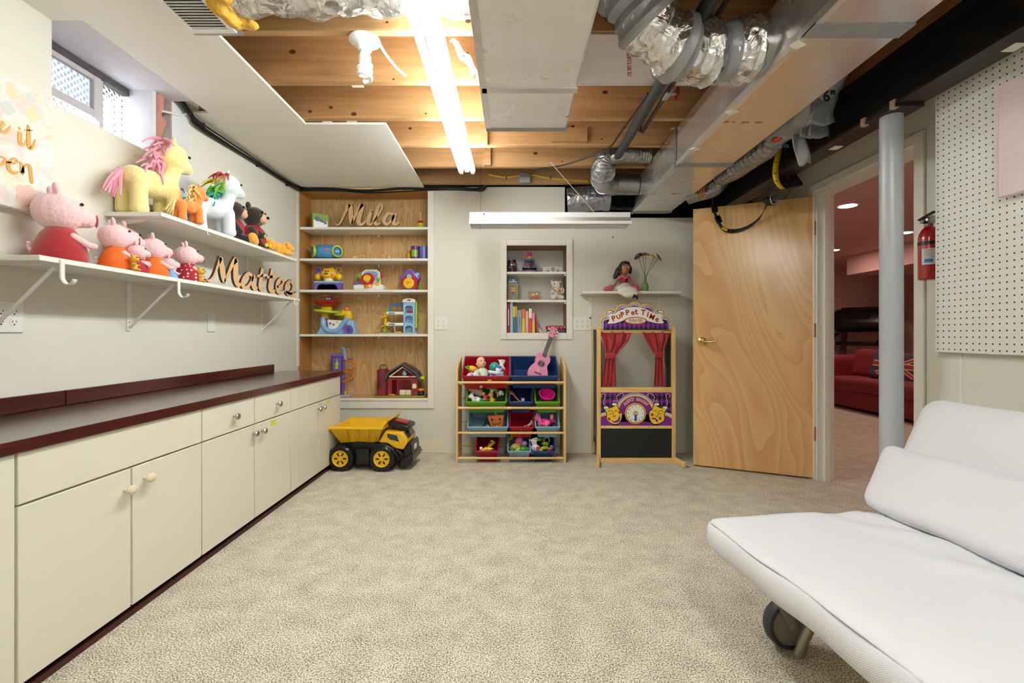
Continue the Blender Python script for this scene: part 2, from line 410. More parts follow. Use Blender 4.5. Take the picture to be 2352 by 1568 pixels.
# floor runs through the doorway into the next room
struct('floor', MB().bb(XL - .1, 7.2, YF, 8.85, -.1, 0), CARPET, 'beige flecked carpet over the whole playroom floor')
# left wall with the window opening
struct('wall_left', gridwall([YF, 4.5], [0, ZD], [(1.917, 2.588, 1.982, ZJ + .055)], XL - .13, XL, 'x'), PAINT, 'long off-white wall behind the counter and the wall shelves')
# back wall
mbw = gridwall([XL - .13, XR + .12], [0, ZJ], [(-1.889, -.723, .463, 2.319), (-.066, .490, 1.039, 1.836), (.46, XR + .12, 2.065, ZJ)], YB, YB + .06, 'y')
wb = struct('wall_back', mbw, PAINT, 'off-white end wall with the two built-in shelf niches')
struct('patch', MB().bb(-.845, -.61, YB - .004, YB, .004, .118), mat('bare_plaster', '#e6dcc0', .7, var=.05, vscale=20), parent=wb)
struct('pipe_stub', MB().cyl((-.80, YB, .03), (-.80, YB - .02, .03), .008), mat('rust', '#6b4a34', .7), parent=wb)
struct('nail_hole', MB().cyl(P(1408, 545, YB), P(1408, 545, YB) + V((0, -.003, 0)), .006, n=8), DARK, parent=wb)
# rim of the floor above, wrapped in black plastic sheet
struct('wall_rim', gridwall([.3, XR + .1], [2.0, ZD], [], YB + .16, YB + .2, 'y'), foil('black_sheet', '#050505', .35, .6, 10), 'black plastic sheeting tucked above the low end of the back wall')
struct('wall_light_stop', MB().bb(XL - .13, XR + .12, 4.5, 4.6, 0, ZD), mat('concrete', '#8f8d88', .9, bump=.2), 'unseen concrete slab added behind the built-in niches to stop light leaks')  # added out of sight so outside light cannot leak through the niche seams
# right wall: set-back stretch with the doorway, then a furred-out stretch nearer the camera
struct('wall_right', gridwall([2.03, YB + .06], [0, ZD], [(2.525, 3.365, 0, 2.055)], XR, XR + .12, 'x'), PAINT, 'off-white wall around the doorway to the red room')
mbn = MB().bb(XN, XN + .33, YF, 2.03, 0, ZD)
wn = struct('wall_near', mbn, PAINT, 'off-white panelled wall below the pegboard')
for y in (1.925,):
    struct('batten', MB().bb(XN - .006, XN, y - .004, y + .004, 0, .96), TRIM, parent=wn)
struct('wall_behind', MB().bb(XL - .13, XN + .33, YF - .1, YF, 0, ZD), PAINT, 'plain off-white wall across the unseen near end')
# ceiling: subfloor deck with open joists, white drywall along the left
ce = struct('ceiling', MB().bb(XL - .13, XR + .12, YF, 4.6, ZD, ZD + .03), PLYDECK, 'open wooden joists and subfloor with white drywall along one side')
jm = MB().bb(XL - .12, XR, 0, .038, ZJ, ZD)
jmesh = mesh_of(jm, 'joist', JOIST)
for k in range(-9, 6):
    o = bpy.data.objects.new('joist', jmesh); COL.objects.link(o); o.parent = ce; o.location = (0, 2.004 + .4064 * k, 0)
for (a, b) in ((P(1100, 205, 2.5), P(1113, 278, 2.8)), (P(1096, 290, 2.9), P(1120, 335, 3.2)), (P(1107, 342, 3.3), P(1127, 389, 3.6))):
    yk = 2.004 + .4064 * round((b.y - 2.004) / .4064)
    struct('block', MB().bb(a.x, b.x, yk - .04, yk, ZJ, ZJ + .21), JOIST, parent=ce)
struct('block', MB().bb(.265, .51, 3.20, 3.237, ZJ + .02, ZJ + .115), JOIST, parent=ce)
KNOT = mat('wood_knot', '#4a2c18', .7)
for i, (px, py, k) in enumerate(((889, 51, 0), (1075, 49, 0), (672, 119, 1), (904, 182, 1), (712, 256, 2), (813, 262, 2), (978, 261, 2), (942, 295, 3), (1390, 212, 2), (1382, 319, 3), (1316, 290, 3), (1230, 352, 4), (1291, 371, 4), (760, 247, 2))):
    q = P(px, py, 2.004 + .4064 * k)
    struct('knot', MB().at((q.x, q.y - .0004, q.z), (R(90), 0, 0), (1.2, .8, 1)).prism(arc(0, 0, .006 + .004 * (i % 3), 0, 360, 12), 0, .0006), KNOT, parent=ce)
# drywall panels (seam at the step, notch cut above the window)
ZC0, ZC1 = ZJ - .014, ZJ - .001
dw1 = gridwall([XL, -1.26], [YF, 2.865], [(XL, -1.755, 1.92, 2.725)], ZC0, ZC1, 'z')
struct('drywall_panel', dw1, CEIL, parent=ce)
struct('drywall_panel', MB().bb(XL, -.772, 2.869, 4.12, ZC0, ZC1), CEIL, parent=ce)
struct('edge_strip', MB().bb(XL, -.772, YB - .02, YB - .001, 2.30, ZC0), PINE, parent=ce)
# scraps of white tape left on the joists
for (px, py) in ((822, 198), (752, 280), (808, 279)):
    q = P(px, py, F * (ZJ - CH) / (CY - py))
    struct('tape_scrap', MB().bb(q.x - .03, q.x + .03, q.y - .01, q.y + .01, ZJ - .002, ZJ), WTAPE, parent=ce)

# ---------------------------------------------------------------- window over the long shelf
SPLIT = mat('flaking_white_paint', '#d8d6dc', .7, bump=.3, bscale=30, var=.08, vscale=12)
wi = tag(bpy.data.objects.new('window_1', None), 'small basement window with textured glass high on the wall', kind='structure'); COL.objects.link(wi); wi.location = (XL, 2.2, 1.985)
XW = -.155        # window plane, local x
def lo(mb): return mb
ZT = ZJ + .05 - 1.985
obj('sill', MB().add([(-.003, -.279, .0), (-.003, .29, .0), (XW - .03, .29, .045), (XW - .03, -.279, .045), (-.003, -.279, -.001), (-.003, .29, -.001), (XW - .03, .29, -.001), (XW - .03, -.279, -.001)],
    [(0,1,2,3),(4,7,6,5),(0,4,5,1),(1,5,6,2),(2,6,7,3),(3,7,4,0)]), SPLIT, wi)
obj('jamb', MB().bb(XW - .03, -.004, .262, .285, 0, ZT), SPLIT, wi)
obj('jamb', MB().bb(XW - .03, -.003, -.282, -.278, 0, ZT), SPLIT, wi)
obj('head', MB().bb(XW - .03, .124, -.279, .385, ZT - .064, ZT - .054), SPLIT, wi)
obj('head_rail', MB().bb(XW - .02, XW + .03, -.28, .26, ZT - .10, ZT - .066), mat('dirty_sill_paint', '#4a4648', .8, bump=.3, var=.5, vscale=25), wi)
ins = MB()
for k in range(9):
    ins.ell((-.05 + .012 * sin(k * 2.1), .335 + .006 * cos(k * 3), .02 + k * .043), (.04, .05, .036), (.3 * k, .2 * k, 0), 10, 7)
fused('insulation', ins, mat('pink_insulation', '#b98476', .95, bump=1., bscale=30, var=.3, vscale=14), wi, .008, 2)
obj('side_board', MB().bb(-.004, .008, .385, .52, -.20, ZT - .05), SPLIT, wi)
obj('stud', MB().bb(-.125, -.09, .285, .385, 0, ZT), wood('red_stud', '#6d2c1c', '#8d4228', (8, 8, 1), 2), wi)
WG = bpy.data.materials.new('textured_glass'); nt, b = nodes_of(WG)
b.inputs['Base Color'].default_value = (.92, .94, .97, 1); b.inputs['Roughness'].default_value = .12; b.inputs['Transmission Weight'].default_value = 1.; b.inputs['IOR'].default_value = 1.3
tc = nt.nodes.new('ShaderNodeTexCoord'); mp = nt.nodes.new('ShaderNodeMapping'); mp.inputs['Rotation'].default_value = (R(45), 0, 0); nt.links.new(tc.outputs['Object'], mp.inputs[0])
wv = None
hs = []
for ax in ('Y', 'Z'):
    q = nt.nodes.new('ShaderNodeTexWave'); q.bands_direction = ax; q.inputs['Scale'].default_value = 14; nt.links.new(mp.outputs[0], q.inputs['Vector']); hs.append(q)
ad = nt.nodes.new('ShaderNodeMath'); ad.operation = 'MULTIPLY'; nt.links.new(hs[0].outputs['Fac'], ad.inputs[0]); nt.links.new(hs[1].outputs['Fac'], ad.inputs[1])
bp = nt.nodes.new('ShaderNodeBump'); bp.inputs['Strength'].default_value = .7; bp.inputs['Distance'].default_value = .01
nt.links.new(ad.outputs[0], bp.inputs['Height']); nt.links.new(bp.outputs[0], b.inputs['Normal'])
obj('pane', MB().bb(XW - .006, XW, -.28, .255, .05, ZT - .095), WG, wi)
VIN = mat('window_vinyl', '#b9b2b4', .5)
sash = obj('sash', MB().bb(XW + .002, XW + .03, -.28, -.26, .10, .30).bb(XW + .002, XW + .03, .055, .095, .10, .30).bb(XW + .002, XW + .03, -.26, .055, .10, .135).bb(XW + .002, XW + .03, -.26, .055, .275, .30), VIN, wi, bevel=.004)
obj('sash_pane', MB().bb(XW + .008, XW + .012, -.26, .055, .135, .275), mat('frosted_glass', '#b4bac2', .4, trans=.6, bump=.5, bscale=18), sash)
obj('meeting_rail', MB().bb(XW, XW + .02, .095, .115, .05, ZT - .06), VIN, wi)
# pale ground and light well outside
struct('wall_outside', MB().bb(-3.4, -3.35, 0.5, 4.0, 1.2, 2.5), mat('snow_bank', '#f4f4f6', .8, bump=.5, bscale=3), 'bright pale bank outside the basement window')

# ---------------------------------------------------------------- doorway and door
ZH = 2.055
cs = tag(bpy.data.objects.new('trim_1', None), 'white wooden casing and jambs around the doorway', kind='structure'); COL.objects.link(cs); cs.location = (XR, 2.945, 0)
t = .06
obj('casing', MB().bb(-.016, -.001, -.42 - t, -.42, 0, ZH + t), TRIM, cs, bevel=.004)
obj('casing', MB().bb(-.016, -.001, .42, .42 + t, 0, ZH + t), TRIM, cs, bevel=.004)
obj('casing', MB().bb(-.016, -.001, -.42, .42, ZH, ZH + t), TRIM, cs, bevel=.004)
obj('jamb', MB().bb(0, .12, .402, .42, 0, ZH), TRIM, cs)
obj('jamb', MB().bb(0, .12, -.42, -.402, 0, ZH), TRIM, cs)
obj('jamb', MB().bb(0, .12, -.402, .402, ZH - .018, ZH), TRIM, cs)
obj('stop', MB().bb(.045, .08, .385, .402, 0, ZH - .018).bb(.045, .08, -.402, -.385, 0, ZH - .018), TRIM, cs)
obj('strike_plate', MB().bb(.01, .04, -.403, -.400, .90, 1.0), METAL, cs)
hx, hy, fx, fy = 2.163, 3.368, 1.428, 3.716
ang = math.atan2(fy - hy, fx - hx); DL = math.hypot(fx - hx, fy - hy)
dr = tag(bpy.data.objects.new('door_1', None), 'golden birch flush door standing wide open against the end wall', kind='structure'); COL.objects.link(dr)
dr.location = (hx, hy, 0); dr.rotation_euler = (0, 0, ang)
# local x runs from hinge to free edge; the camera side is local +y
obj('door_leaf', MB().bb(0, DL, -.04, 0, .012, 2.03), DOORW, dr, bevel=.002)
BRASS = mat('brass', '#cdb27a', .22, 1.)
hd = obj('handle', MB().lathe([(.0, .014), (.02, .014), (.033, .006), (.033, 0)], 24).tube([(0, 0, .014), (0, 0, .05), (-.02, -.002, .058), (-.06, 0, .056), (-.105, -.008, .05), (-.115, -.012, .05)], [.011, .011, .010, .008, .007, .004], 10, 4), BRASS, dr)
hd.location = (DL - .065, 0, .985); hd.rotation_euler = (R(-90), 0, 0)
COPPER = mat('copper_hinge', '#b97a55', .35, .6)
for z in (.33, 1.07, 1.80):
    hn = obj('hinge', MB().bb(-.034, -.004, -.004, .0, z - .05, z + .05), COPPER, dr, bevel=.006)
    obj('hinge_pin', MB().cyl((-.002, .003, z - .05), (-.002, .003, z + .05), .006, n=10), COPPER, hn)
obj('latch', MB().bb(DL, DL + .004, -.03, -.01, .95, 1.02).bb(DL, DL + .006, -.03, -.01, .80, .825), METAL, dr)

# ---------------------------------------------------------------- the room beyond
WP = PINKWALL
struct('wall_beyond_end', MB().bb(2.29, 7.2, 8.75, 8.85, 0, 2.32), WP, 'pink lit far wall of the room beyond the doorway')
struct('wall_beyond_side', MB().bb(7.0, 7.1, 0.5, 8.85, 0, 2.32), WP, 'pink lit side wall of the room beyond the doorway')
struct('wall_beyond_near', MB().bb(2.29, 7.2, .45, .5, 0, 2.32), WP, 'hidden near wall of the room beyond the doorway')
struct('wall_beyond_shared', MB().bb(2.18, 2.28, 4.19, 8.85, 0, 2.32), WP, 'hidden side wall of the room beyond the doorway')
struct('ceiling_beyond', MB().bb(2.29, 7.2, .45, 8.85, 2.30, 2.36), WP, 'pink lit ceiling of the room beyond the doorway')
struct('wall_soffit', MB().bb(5.42, 7.0, 2.5, 7.62, 2.0, 2.30), WP, 'boxed soffit under the ceiling of the room beyond')
LITE = mat('lit_recessed_lens', (1., .70, .61), .4, emit=52.)
for i, (px, py) in enumerate(((1947, 472), (1914, 574), (2078, 534), (1985, 430))):
    Y = F * (2.30 - CH) / (CY - py); q = P(px, py, Y)
    if i == 3: q = V((3.6, 3.0, 2.3))  # extra lamp out of view, added to brighten the red room
    lab = ('round recessed ceiling light, the largest seen through the doorway', 'tiny recessed ceiling light at the far end, beside the door jamb', 'small recessed ceiling light seen just past the steel column', 'added recessed fill light, out of view just inside the doorway of the red room')[i]
    tg = thing('recessed_light', lab, 'ceiling light', (q.x, q.y, 2.30), group='recessed lights beyond the doorway')
    obj('lens', MB().lathe([(.0, -.004), (.07, -.004), (.075, 0), (.0, 0)], 24, cap=False), LITE, tg)
    obj('ring', MB().lathe([(.076, 0), (.078, -.006), (.096, -.004), (.098, 0)], 24, cap=False), WHITEP, tg)
# ---------------------------------------------------------------- steel beam and column
BEAM = mat('black_beam_paint', '#050507', .5, bump=.15, bscale=40, var=.3, vscale=10)
bx0, bx1, bz = 1.64, 1.76, 2.03
bt = thing('steel_beam', 'black painted steel beam running the length of the ceiling', 'beam', ((bx0 + bx1) / 2, 1.1, bz))
hw = (bx1 - bx0) / 2
y0, y1 = YF - 1.1, 4.12 - 1.1
obj('bottom_flange', MB().bb(-hw, hw, y0, y1, 0, .012), mat('worn_flange', '#241412', .45, bump=.25, bscale=25, var=.6, vscale=6), bt)
obj('web', MB().bb(-.004, .004, y0, y1, .012, .215), BEAM, bt)
obj('top_flange', MB().bb(-hw, hw, y0, y1, .215, .227), BEAM, bt)
obj('nailer', MB().bb(-hw, hw, y0, y1, .227, ZJ - bz), wood('nailer_wood', '#6e4524', '#98663a', (14, 1, 14), 2), bt)
for (px, py) in ((2092, 243), (1920, 339), (2340, 108)):
    Y = F * (bz - CH) / (CY - py); q = P(px, py, Y)
    obj('tape_scrap', MB().box((min(q.x, 1.73) - bt.location.x, Y - 1.1, -.0012), (.045, .05, .002)), WTAPE, bt)
ct = thing('support_column', 'pale grey round steel column under the black beam', 'column', (1.70, 2.11, 0))
CGREY = mat('column_grey_paint', '#b3b7be', .32, bump=.06, bscale=30, var=.03, vscale=8)
obj('shaft', MB().cyl((0, 0, .012), (0, 0, bz - .014), .044, n=40), CGREY, ct)
cp = obj('cap_plate', MB().bb(-.062, .062, -.10, .10, bz - .014, bz - .001), mat('dark_cap', '#2a1f1e', .5), ct)
for y in (-.085, .085):
    obj('clip', MB().bb(-.067, -.045, y - .012, y + .012, bz - .018, bz + .018), mat('rusty_clip', '#b79a80', .6), cp)
obj('base_plate', MB().bb(-.08, .08, -.08, .08, 0, .012), CGREY, ct)

# ---------------------------------------------------------------- big rectangular duct
REDINK = mat('red_print', '#a43a3c', .6)
DZ = 2.088
dx0, dx1 = 1.024, 1.357
dt = thing('trunk_duct', 'long foil-faced rectangular duct hung beside the black beam', 'duct', ((dx0 + dx1) / 2, 1.1, DZ))
hw = (dx1 - dx0) / 2
obj('duct_body', MB().bb(-hw, hw, YF - 1.1 + .05, 2.99, 0, ZJ - DZ - .002), FOILB, dt, bevel=.006)
for (y, wdt) in ((1.62, .075), (2.91, .06), (4.02, .035)):
    obj('tape_band', MB().bb(-hw - .003, hw + .003, y - 1.1 - wdt / 2, y - 1.1 + wdt / 2, -.004, .004), TAPE, dt)
EDGE = mat('foil_edge_tape', '#e6e5e4', .3, .8, bump=.3, bscale=30)
obj('edge_tape', MB().bb(-hw - .003, -hw + .02, YF - 1.0, 2.985, -.002, .03), EDGE, dt)
for (px, py) in ((1660, 255), (1795, 100), (1578, 341)):
    Y = F * (DZ - CH) / (CY - py)
    obj('tape_scrap', MB().at((-hw, Y - 1.1, -.002), (0, 0, .5)).bb(-.012, .03, -.018, .018, -.0025, .0035), WTAPE, dt)
st = obj('hanger_strap', MB().bb(-hw - .006, -hw - .003, 1.83, 1.86, -.01, ZJ - DZ).bb(-hw - .03, -hw - .003, 1.83, 1.86, ZJ - DZ - .006, ZJ - DZ - .002), GALV, dt)
for (tx, px, py, sz) in (('27 1804', 1672, 280, .022), ('W33', 1712, 281, .018), ('2200', 1742, 281, .018), ('271804', 1552, 445, .022), ('MADE IN USA', 1492, 445, .014)):
    Y = F * (DZ - CH) / (CY - py); q = P(px, py, Y)
    obj('print', MB().at((q.x - dt.location.x, q.y - 1.1, -.0015), (0, 0, pi)).text(tx, sz, .0005), REDINK, dt)
# short wide duct in the middle
d2 = thing('return_duct', 'wide scuffed foil-faced duct ending in mid-ceiling beside the tube light', 'duct', (.08, 1.2, DZ))
b2 = MB(); b2.add([(-.2, -3.0, 0), (.20, -3.0, 0), (.195, 1.22, 0), (-.215, 1.22, 0), (-.2, -3.0, ZJ - DZ - .002), (.20, -3.0, ZJ - DZ - .002), (.195, 1.22, ZJ - DZ - .002), (-.215, 1.22, ZJ - DZ - .002)],
    [(0,3,2,1),(4,5,6,7),(0,1,5,4),(1,2,6,5),(2,3,7,6),(3,0,4,7)])
obj('duct_body', b2, FOILB2, d2, bevel=.012, seg=3)
obj('end_tape', MB().bb(-.217, .197, 1.185, 1.225, -.003, .02), TAPE, d2, bevel=.004)
obj('seam_tape', MB().bb(-.21, .198, .80, .84, -.0025, .004), EDGE, d2)
obj('edge_tape', MB().bb(-.218, -.19, -3, 1.2, -.0025, .03), EDGE, d2)
# white-faced board closing the joist bay between the two ducts
pb = single('joist_bay_board', MB().bb(-.32, .40, -.205, .205, -.004, 0).bb(-.32, .40, -.207, -.195, -.006, -.001).bb(-.32, .40, .195, .207, -.006, -.001), mat('white_foil_board', '#dcd3d0', .5, .25, bump=.15, bscale=60), 'white foil-faced board closing the joist bay between the ducts', 'board', loc=(.62, 2.228, ZJ - .001), smooth=0)
obj('print', MB().at((-.06, .02, -.0065), (0, 0, R(75))).text('REALLY FSK 271', .03, .0004), REDINK, pb)
# foil-wrapped duct lying in a joist bay with yellow glass wool at its end
fd = thing('wrapped_pipe_duct', 'foil-wrapped insulated duct lying in the nearest joist bay', 'duct', (-.65, 1.83, 2.40))
mbf = MB()
def wrap(u, v):
    a = 2*pi*v; x = -.46 + 1.02*u
    r = .105 + .007*sin(x*21 + a*2) + .006*sin(x*47 + a*5) + .005*sin(x*9 - a*3)
    return (x, r*cos(a), r*sin(a))
obj('wrap', mbf.sheet(wrap, 60, 30), FOILC, fd)
wo = MB()
for k in range(14):
    a = k * 2*pi/14
    wo.ell((-.47 + .02*sin(k*2.3), .085*cos(a), .085*sin(a) - .01), (.055, .035, .035), (k, .4*k, 0), 8, 6)
wo.ell((-.47, .05, -.10), (.035, .06, .025)); wo.ell((-.42, .085, -.10), (.04, .03, .016)); wo.ell((-.48, 0, 0), (.03, .09, .09))
fused('glass_wool', wo, mat('yellow_glass_wool', '#d4a23c', .95, bump=1., bscale=40, var=.25, vscale=20), fd, .01, 2, label='yellow glass wool bursting out of the end')

# ---------------------------------------------------------------- round ducts
def flex(name, label, pts, r, mt, n=20, sub=10, amp=.0, freq=60, parent=None):
    q = spline([V(p) for p in pts], sub); rr = []
    for i in range(len(q)): rr.append(r * (1 + amp * sin(i * freq)))
    return q, rr
el = thing('insulated_elbow_duct', 'crumpled foil-wrapped round elbow with grey tape bands joining the trunk duct', 'duct', (1.0, 1.95, 2.2))
base = V((1.0, 1.95, 2.2))
pts = [V((1.00, 1.95, 2.224)), P(1640, 120, 1.95), P(1575, 118, 1.92), P(1512, 80, 1.88), P(1460, 5, 1.85), P(1425, -70, 1.84), P(1400, -150, 1.8)]
q = spline(pts, 12); rr = []
for i, p in enumerate(q): rr.append(.115 + .012*sin(i*.5) + .006*sin(i*1.7))
mbE = MB(); mbE.tube([p - base for p in q], rr, 28)
random.seed(3)
for i, vtx in enumerate(mbE.v): mbE.v[i] = vtx + V((random.uniform(-1, 1), random.uniform(-1, 1), random.uniform(-1, 1))) * .004
obj('wrap', mbE, FOILC, el, smooth=50)
for (a, b2_) in ((7, 13), (24, 31), (40, 58)):
    obj('tape_band', MB().tube([p - base for p in q[a:b2_]], [x + .004 for x in rr[a:b2_]], 28), TAPE, el)
obj('collar', MB().cyl((-.015, 0, .024), (.03, 0, .024), .112, n=32).cyl((-.11, 0, .024), (-.01, 0, .024), .106, n=32), GALV, el)

g = thing('galvanised_elbow', 'bare galvanised steel elbow joining the trunk duct near the end wall', 'duct', (.86, 3.84, 2.264)); base = V((.86, 3.84, 2.264))
pts = [V((1.02, 3.84, 2.262)), V((.92, 3.84, 2.262)), V((.82, 3.825, 2.258)), V((.735, 3.76, 2.25)), V((.695, 3.66, 2.25)), V((.69, 3.57, 2.265))]
obj('elbow', MB().tube([p - base for p in pts], .084, 28), GALV, g, smooth=15)
for i in (1, 2, 3, 4):
    d = (pts[i+1] - pts[i-1]).normalized()
    obj('seam', MB().cyl(pts[i] - base - d*.004, pts[i] - base + d*.004, .0875, n=28), GALV, g)
g2 = thing('taped_flex_duct', 'grey taped flexible duct curling up over the galvanised elbow', 'duct', (.8, 3.5, 2.34)); base = V((.8, 3.5, 2.34))
pts = [V((.69, 3.575, 2.262)), V((.682, 3.53, 2.285)), V((.70, 3.49, 2.345)), V((.80, 3.475, 2.372)), V((.93, 3.475, 2.37)), V((1.02, 3.475, 2.37))]
q = spline(pts, 10)
obj('hose', MB().tube([p - base for p in q], [.088 + .004*(i % 2) - .03*min(1, max(0, (i - 12)/16)) for i in range(len(q))], 24), FOILG, g2)
g3 = thing('wall_end_duct', 'short silver duct with handwriting and a black plastic end', 'duct', (.7, 4.0, 2.19)); base = V((.7, 4.0, 2.19))
q = [V((.47, 4.02, 2.185)), V((.56, 4.01, 2.19)), V((.70, 3.99, 2.195)), V((.80, 3.98, 2.195))]
obj('hose', MB().tube([p - base for p in q], [.098, .106, .104, .10], 24, 6), FOILG, g3)
obj('tape_band', MB().cyl((.07, -.018, .005), (.12, -.02, .005), .106, n=24), TAPE, g3)
obj('plastic_end', MB().cyl((.12, -.02, .005), (.30, -.02, .0), .095, n=20), MATS['black_sheet'], g3)
INK = mat('blue_ink', '#23305e', .6)
obj('handwriting', MB().at((.0, -.124, .0), (R(90), 0, R(-3))).text('writer-', .05, .001, shear=.3), INK, g3)

# flexible duct between trunk and beam
fl = thing('silver_flex_duct', 'sagging silver flexible duct between the trunk duct and the beam', 'duct', (1.49, 2.9, 2.15)); base = V((1.49, 2.9, 2.15))
pts = [V((1.47, 3.32, 2.15)), V((1.49, 3.15, 2.15)), V((1.50, 2.95, 2.16)), V((1.50, 2.75, 2.15)), V((1.49, 2.62, 2.17))]
q = spline(pts, 16); obj('hose', MB().tube([p - base for p in q], [.058 + .0025*sin(i*1.5) + .018*sin(pi*i/len(q)) for i in range(len(q))], 24), FOILG, fl)
f2 = thing('kitchen_flex_duct', 'taped flexible duct with handwriting beyond the sagging silver one', 'duct', (1.46, 3.6, 2.13)); base = V((1.46, 3.6, 2.13))
q = [V((1.365, 3.66, 2.12)), V((1.42, 3.61, 2.13)), V((1.50, 3.54, 2.14)), V((1.55, 3.50, 2.20)), V((1.56, 3.46, 2.30))]
obj('hose', MB().tube([p - base for p in q], .068, 22, 8), FOILG, f2)
obj('orange_wrap', MB().tube([V((1.43, 3.597, 2.134)) - base, V((1.475, 3.56, 2.138)) - base], .071, 22), mat('orange_print_film', '#b5704e', .4, .3, bump=.5, bscale=20, var=.4, vscale=25), f2)
obj('handwriting', MB().at((-.045, -.082, -.02), (R(80), 0, R(-38))).text('KITC', .045, .001, shear=.2), INK, f2)
f3 = thing('taped_duct_joint', 'bundle of torn grey duct tape wrapped round the flexible duct joint', 'duct joint', (1.5, 2.45, 2.16)); base = V((1.5, 2.45, 2.16))
q = [V((1.48, 2.66, 2.165)), V((1.50, 2.52, 2.18)), V((1.51, 2.40, 2.20)), V((1.52, 2.30, 2.26)), V((1.53, 2.20, 2.36))]
mbj = MB().tube([p - base for p in q], [.064, .075, .085, .08, .075], 20, 8)
for i, vtx in enumerate(mbj.v): mbj.v[i] = vtx + V((random.uniform(-1, 1), random.uniform(-1, 1), random.uniform(-1, 1))) * .006
obj('wrap', mbj, TAPE, f3, smooth=60)
def flap(w0_, w1_, ln, tw):
    return lambda u, v: ((u - .5) * (w0_ + (w1_ - w0_)*v) + .012*sin(v*5 + tw), .012*sin(u*4 + v*6 + tw), -ln * v + .008*sin(u*7 + tw))
for i, (x, y, z, a, w0_, w1_, ln) in enumerate(((.0, -.18, .075, .1, .13, .15, .17), (.055, -.02, .07, .2, .12, .13, .16), (.06, -.10, .10, .5, .09, .16, .22), (.02, .04, .02, -.2, .075, .06, .235))):
    o = obj('tape_flap', MB().at((x, y, z), (R(12), R(-8), a)).sheet(flap(w0_, w1_, ln, i), 6, 8), TAPE, f3, solid=.002)
obj('print', MB().at((.012, -.205, .015), (R(90), 0, .1)).text('6"', .075, .001, bold=.002), mat('grey_print', '#33343c', .6), f3)
obj('red_print_patch', MB().at((-.045, .14, -.045), (0, .4, .3)).ell((0, 0, 0), (.02, .035, .014)), mat('red_film', '#b54a3a', .4, .3, var=.5, vscale=40), f3)

# ---------------------------------------------------------------- pipes
BLKPIPE = mat('black_iron_pipe', '#3a3a3b', .45, .5, bump=.15, bscale=30, var=.3, vscale=8)
pp = thing('iron_pipe', 'thick black iron pipe slung under the joists with a capped end', 'pipe', (.745, 2.0, 2.30))
obj('pipe', MB().tube([(.0, -2.5, 0), (0, 1.30, 0), (0, 1.345, .012), (0, 1.37, .05), (0, 1.37, .2)], .029, 16), BLKPIPE, pp)
obj('end_ring', MB().lathe([(.031, -.008), (.042, -.008), (.042, .008), (.031, .008)], 20, (0, 1.34, -.0)), mat('bone_ring', '#cfc6ae', .6), pp).rotation_euler = (0, 0, 0)
p2 = thing('water_pipe', 'thin copper water pipe with a red valve wheel beside the iron pipe', 'pipe', (.815, 2.0, 2.31))
COP = mat('old_copper', '#5d4538', .4, .7)
obj('pipe', MB().tube([(0, -2.5, 0), (0, .95, 0), (0, 1.0, .03), (0, 1.0, .2)], .011, 10), COP, p2)
vl = obj('valve', MB().cyl((0, .44, 0), (0, .52, 0), .02, n=12).cyl((0, .48, 0), (.05, .48, .0), .009, n=10), GALV, p2)
vw = MB()
for k in range(8): a = k*pi/4; vw.ell((.055, .48 + .026*cos(a), .026*sin(a)), (.006, .011, .011), n=8, m=6)
vw.cyl((.05, .48, 0), (.06, .48, 0), .024, n=16); obj('valve_wheel', vw, mat('red_valve', '#8e2430', .45), vl)
single('black_wire', MB().tube([P(a, c, F*(2.322 - CH)/(CY - c)) for a, c in ((1225, 389), (1290, 380), (1360, 358), (1400, 338), (1425, 305), (1488, 215))], .006, 8, 8), CABLE, 'thin black wire sagging from the joists to the iron pipe', 'wire')
yw = thing('yellow_cable', 'flat yellow electric cable stapled along the last joist', 'cable', (.1, 4.03, 2.39))
base = V((.1, 4.03, 2.39))
obj('cable', MB().tube([p - base for p in (P(1122, 400, 4.03), P(1160, 407, 4.03), P(1195, 403, 4.03), P(1225, 402, 4.03), P(1250, 407, 4.03), P(1290, 412, 4.03), P(1350, 416, 4.03))], .007, 8, 6), mat('yellow_cable_jacket', '#d8bc2c', .4), yw)
for px in (1163, 1265):
    obj('staple', MB().box(P(px, 408, 4.03) - base, (.008, .02, .022)), DARK, yw)
jb = thing('junction_box', 'small grey junction box on the last joist', 'junction box', P(1205, 409, 4.02))
obj('box', MB().bb(-.045, .045, -.03, .02, -.045, .04), mat('grey_box_plastic', '#7a7c80', .5), jb, bevel=.005)
obj('cover', MB().bb(-.047, .047, -.036, -.03, -.047, .0), mat('light_grey_cover', '#9a9da0', .5), jb, bevel=.003)

# black cable run along the wall tops
bc = thing('cable_bundle', 'bundle of black cables clipped along the top of the walls', 'cable', (XL + .02, 4.10, 2.30)); base = V((XL + .02, 4.10, 2.30))
path = [(-1.84, 2.60, 2.345), (-1.85, 2.70, 2.31), (-1.862, 2.80, 2.285), (-1.865, 3.3, 2.292), (-1.865, 3.8, 2.30), (-1.855, 4.06, 2.31), (-1.80, 4.105, 2.312), (-1.5, 4.112, 2.305), (-1.25, 4.112, 2.293), (-1.0, 4.112, 2.31), (-.6, 4.112, 2.322), (-.36, 4.112, 2.31), (-.26, 4.10, 2.315), (-.22, 4.09, 2.38), (-.20, 4.08, 2.46)]
for i, (dx, dz, r) in enumerate(((0, 0, .011), (.003, -.016, .007), (.016, .004, .006))):
    obj('cable', MB().tube([V(p) + V((dx, -dx, dz + .006*sin(j*1.7 + i*2))) - base for j, p in enumerate(path)], r, 8, 8), CABLE, bc)
for y in (2.83, 3.45, 3.9):
    obj('clip', MB().box(V((-1.868, y, 2.292)) - base, (.03, .012, .04)), DARK, bc)
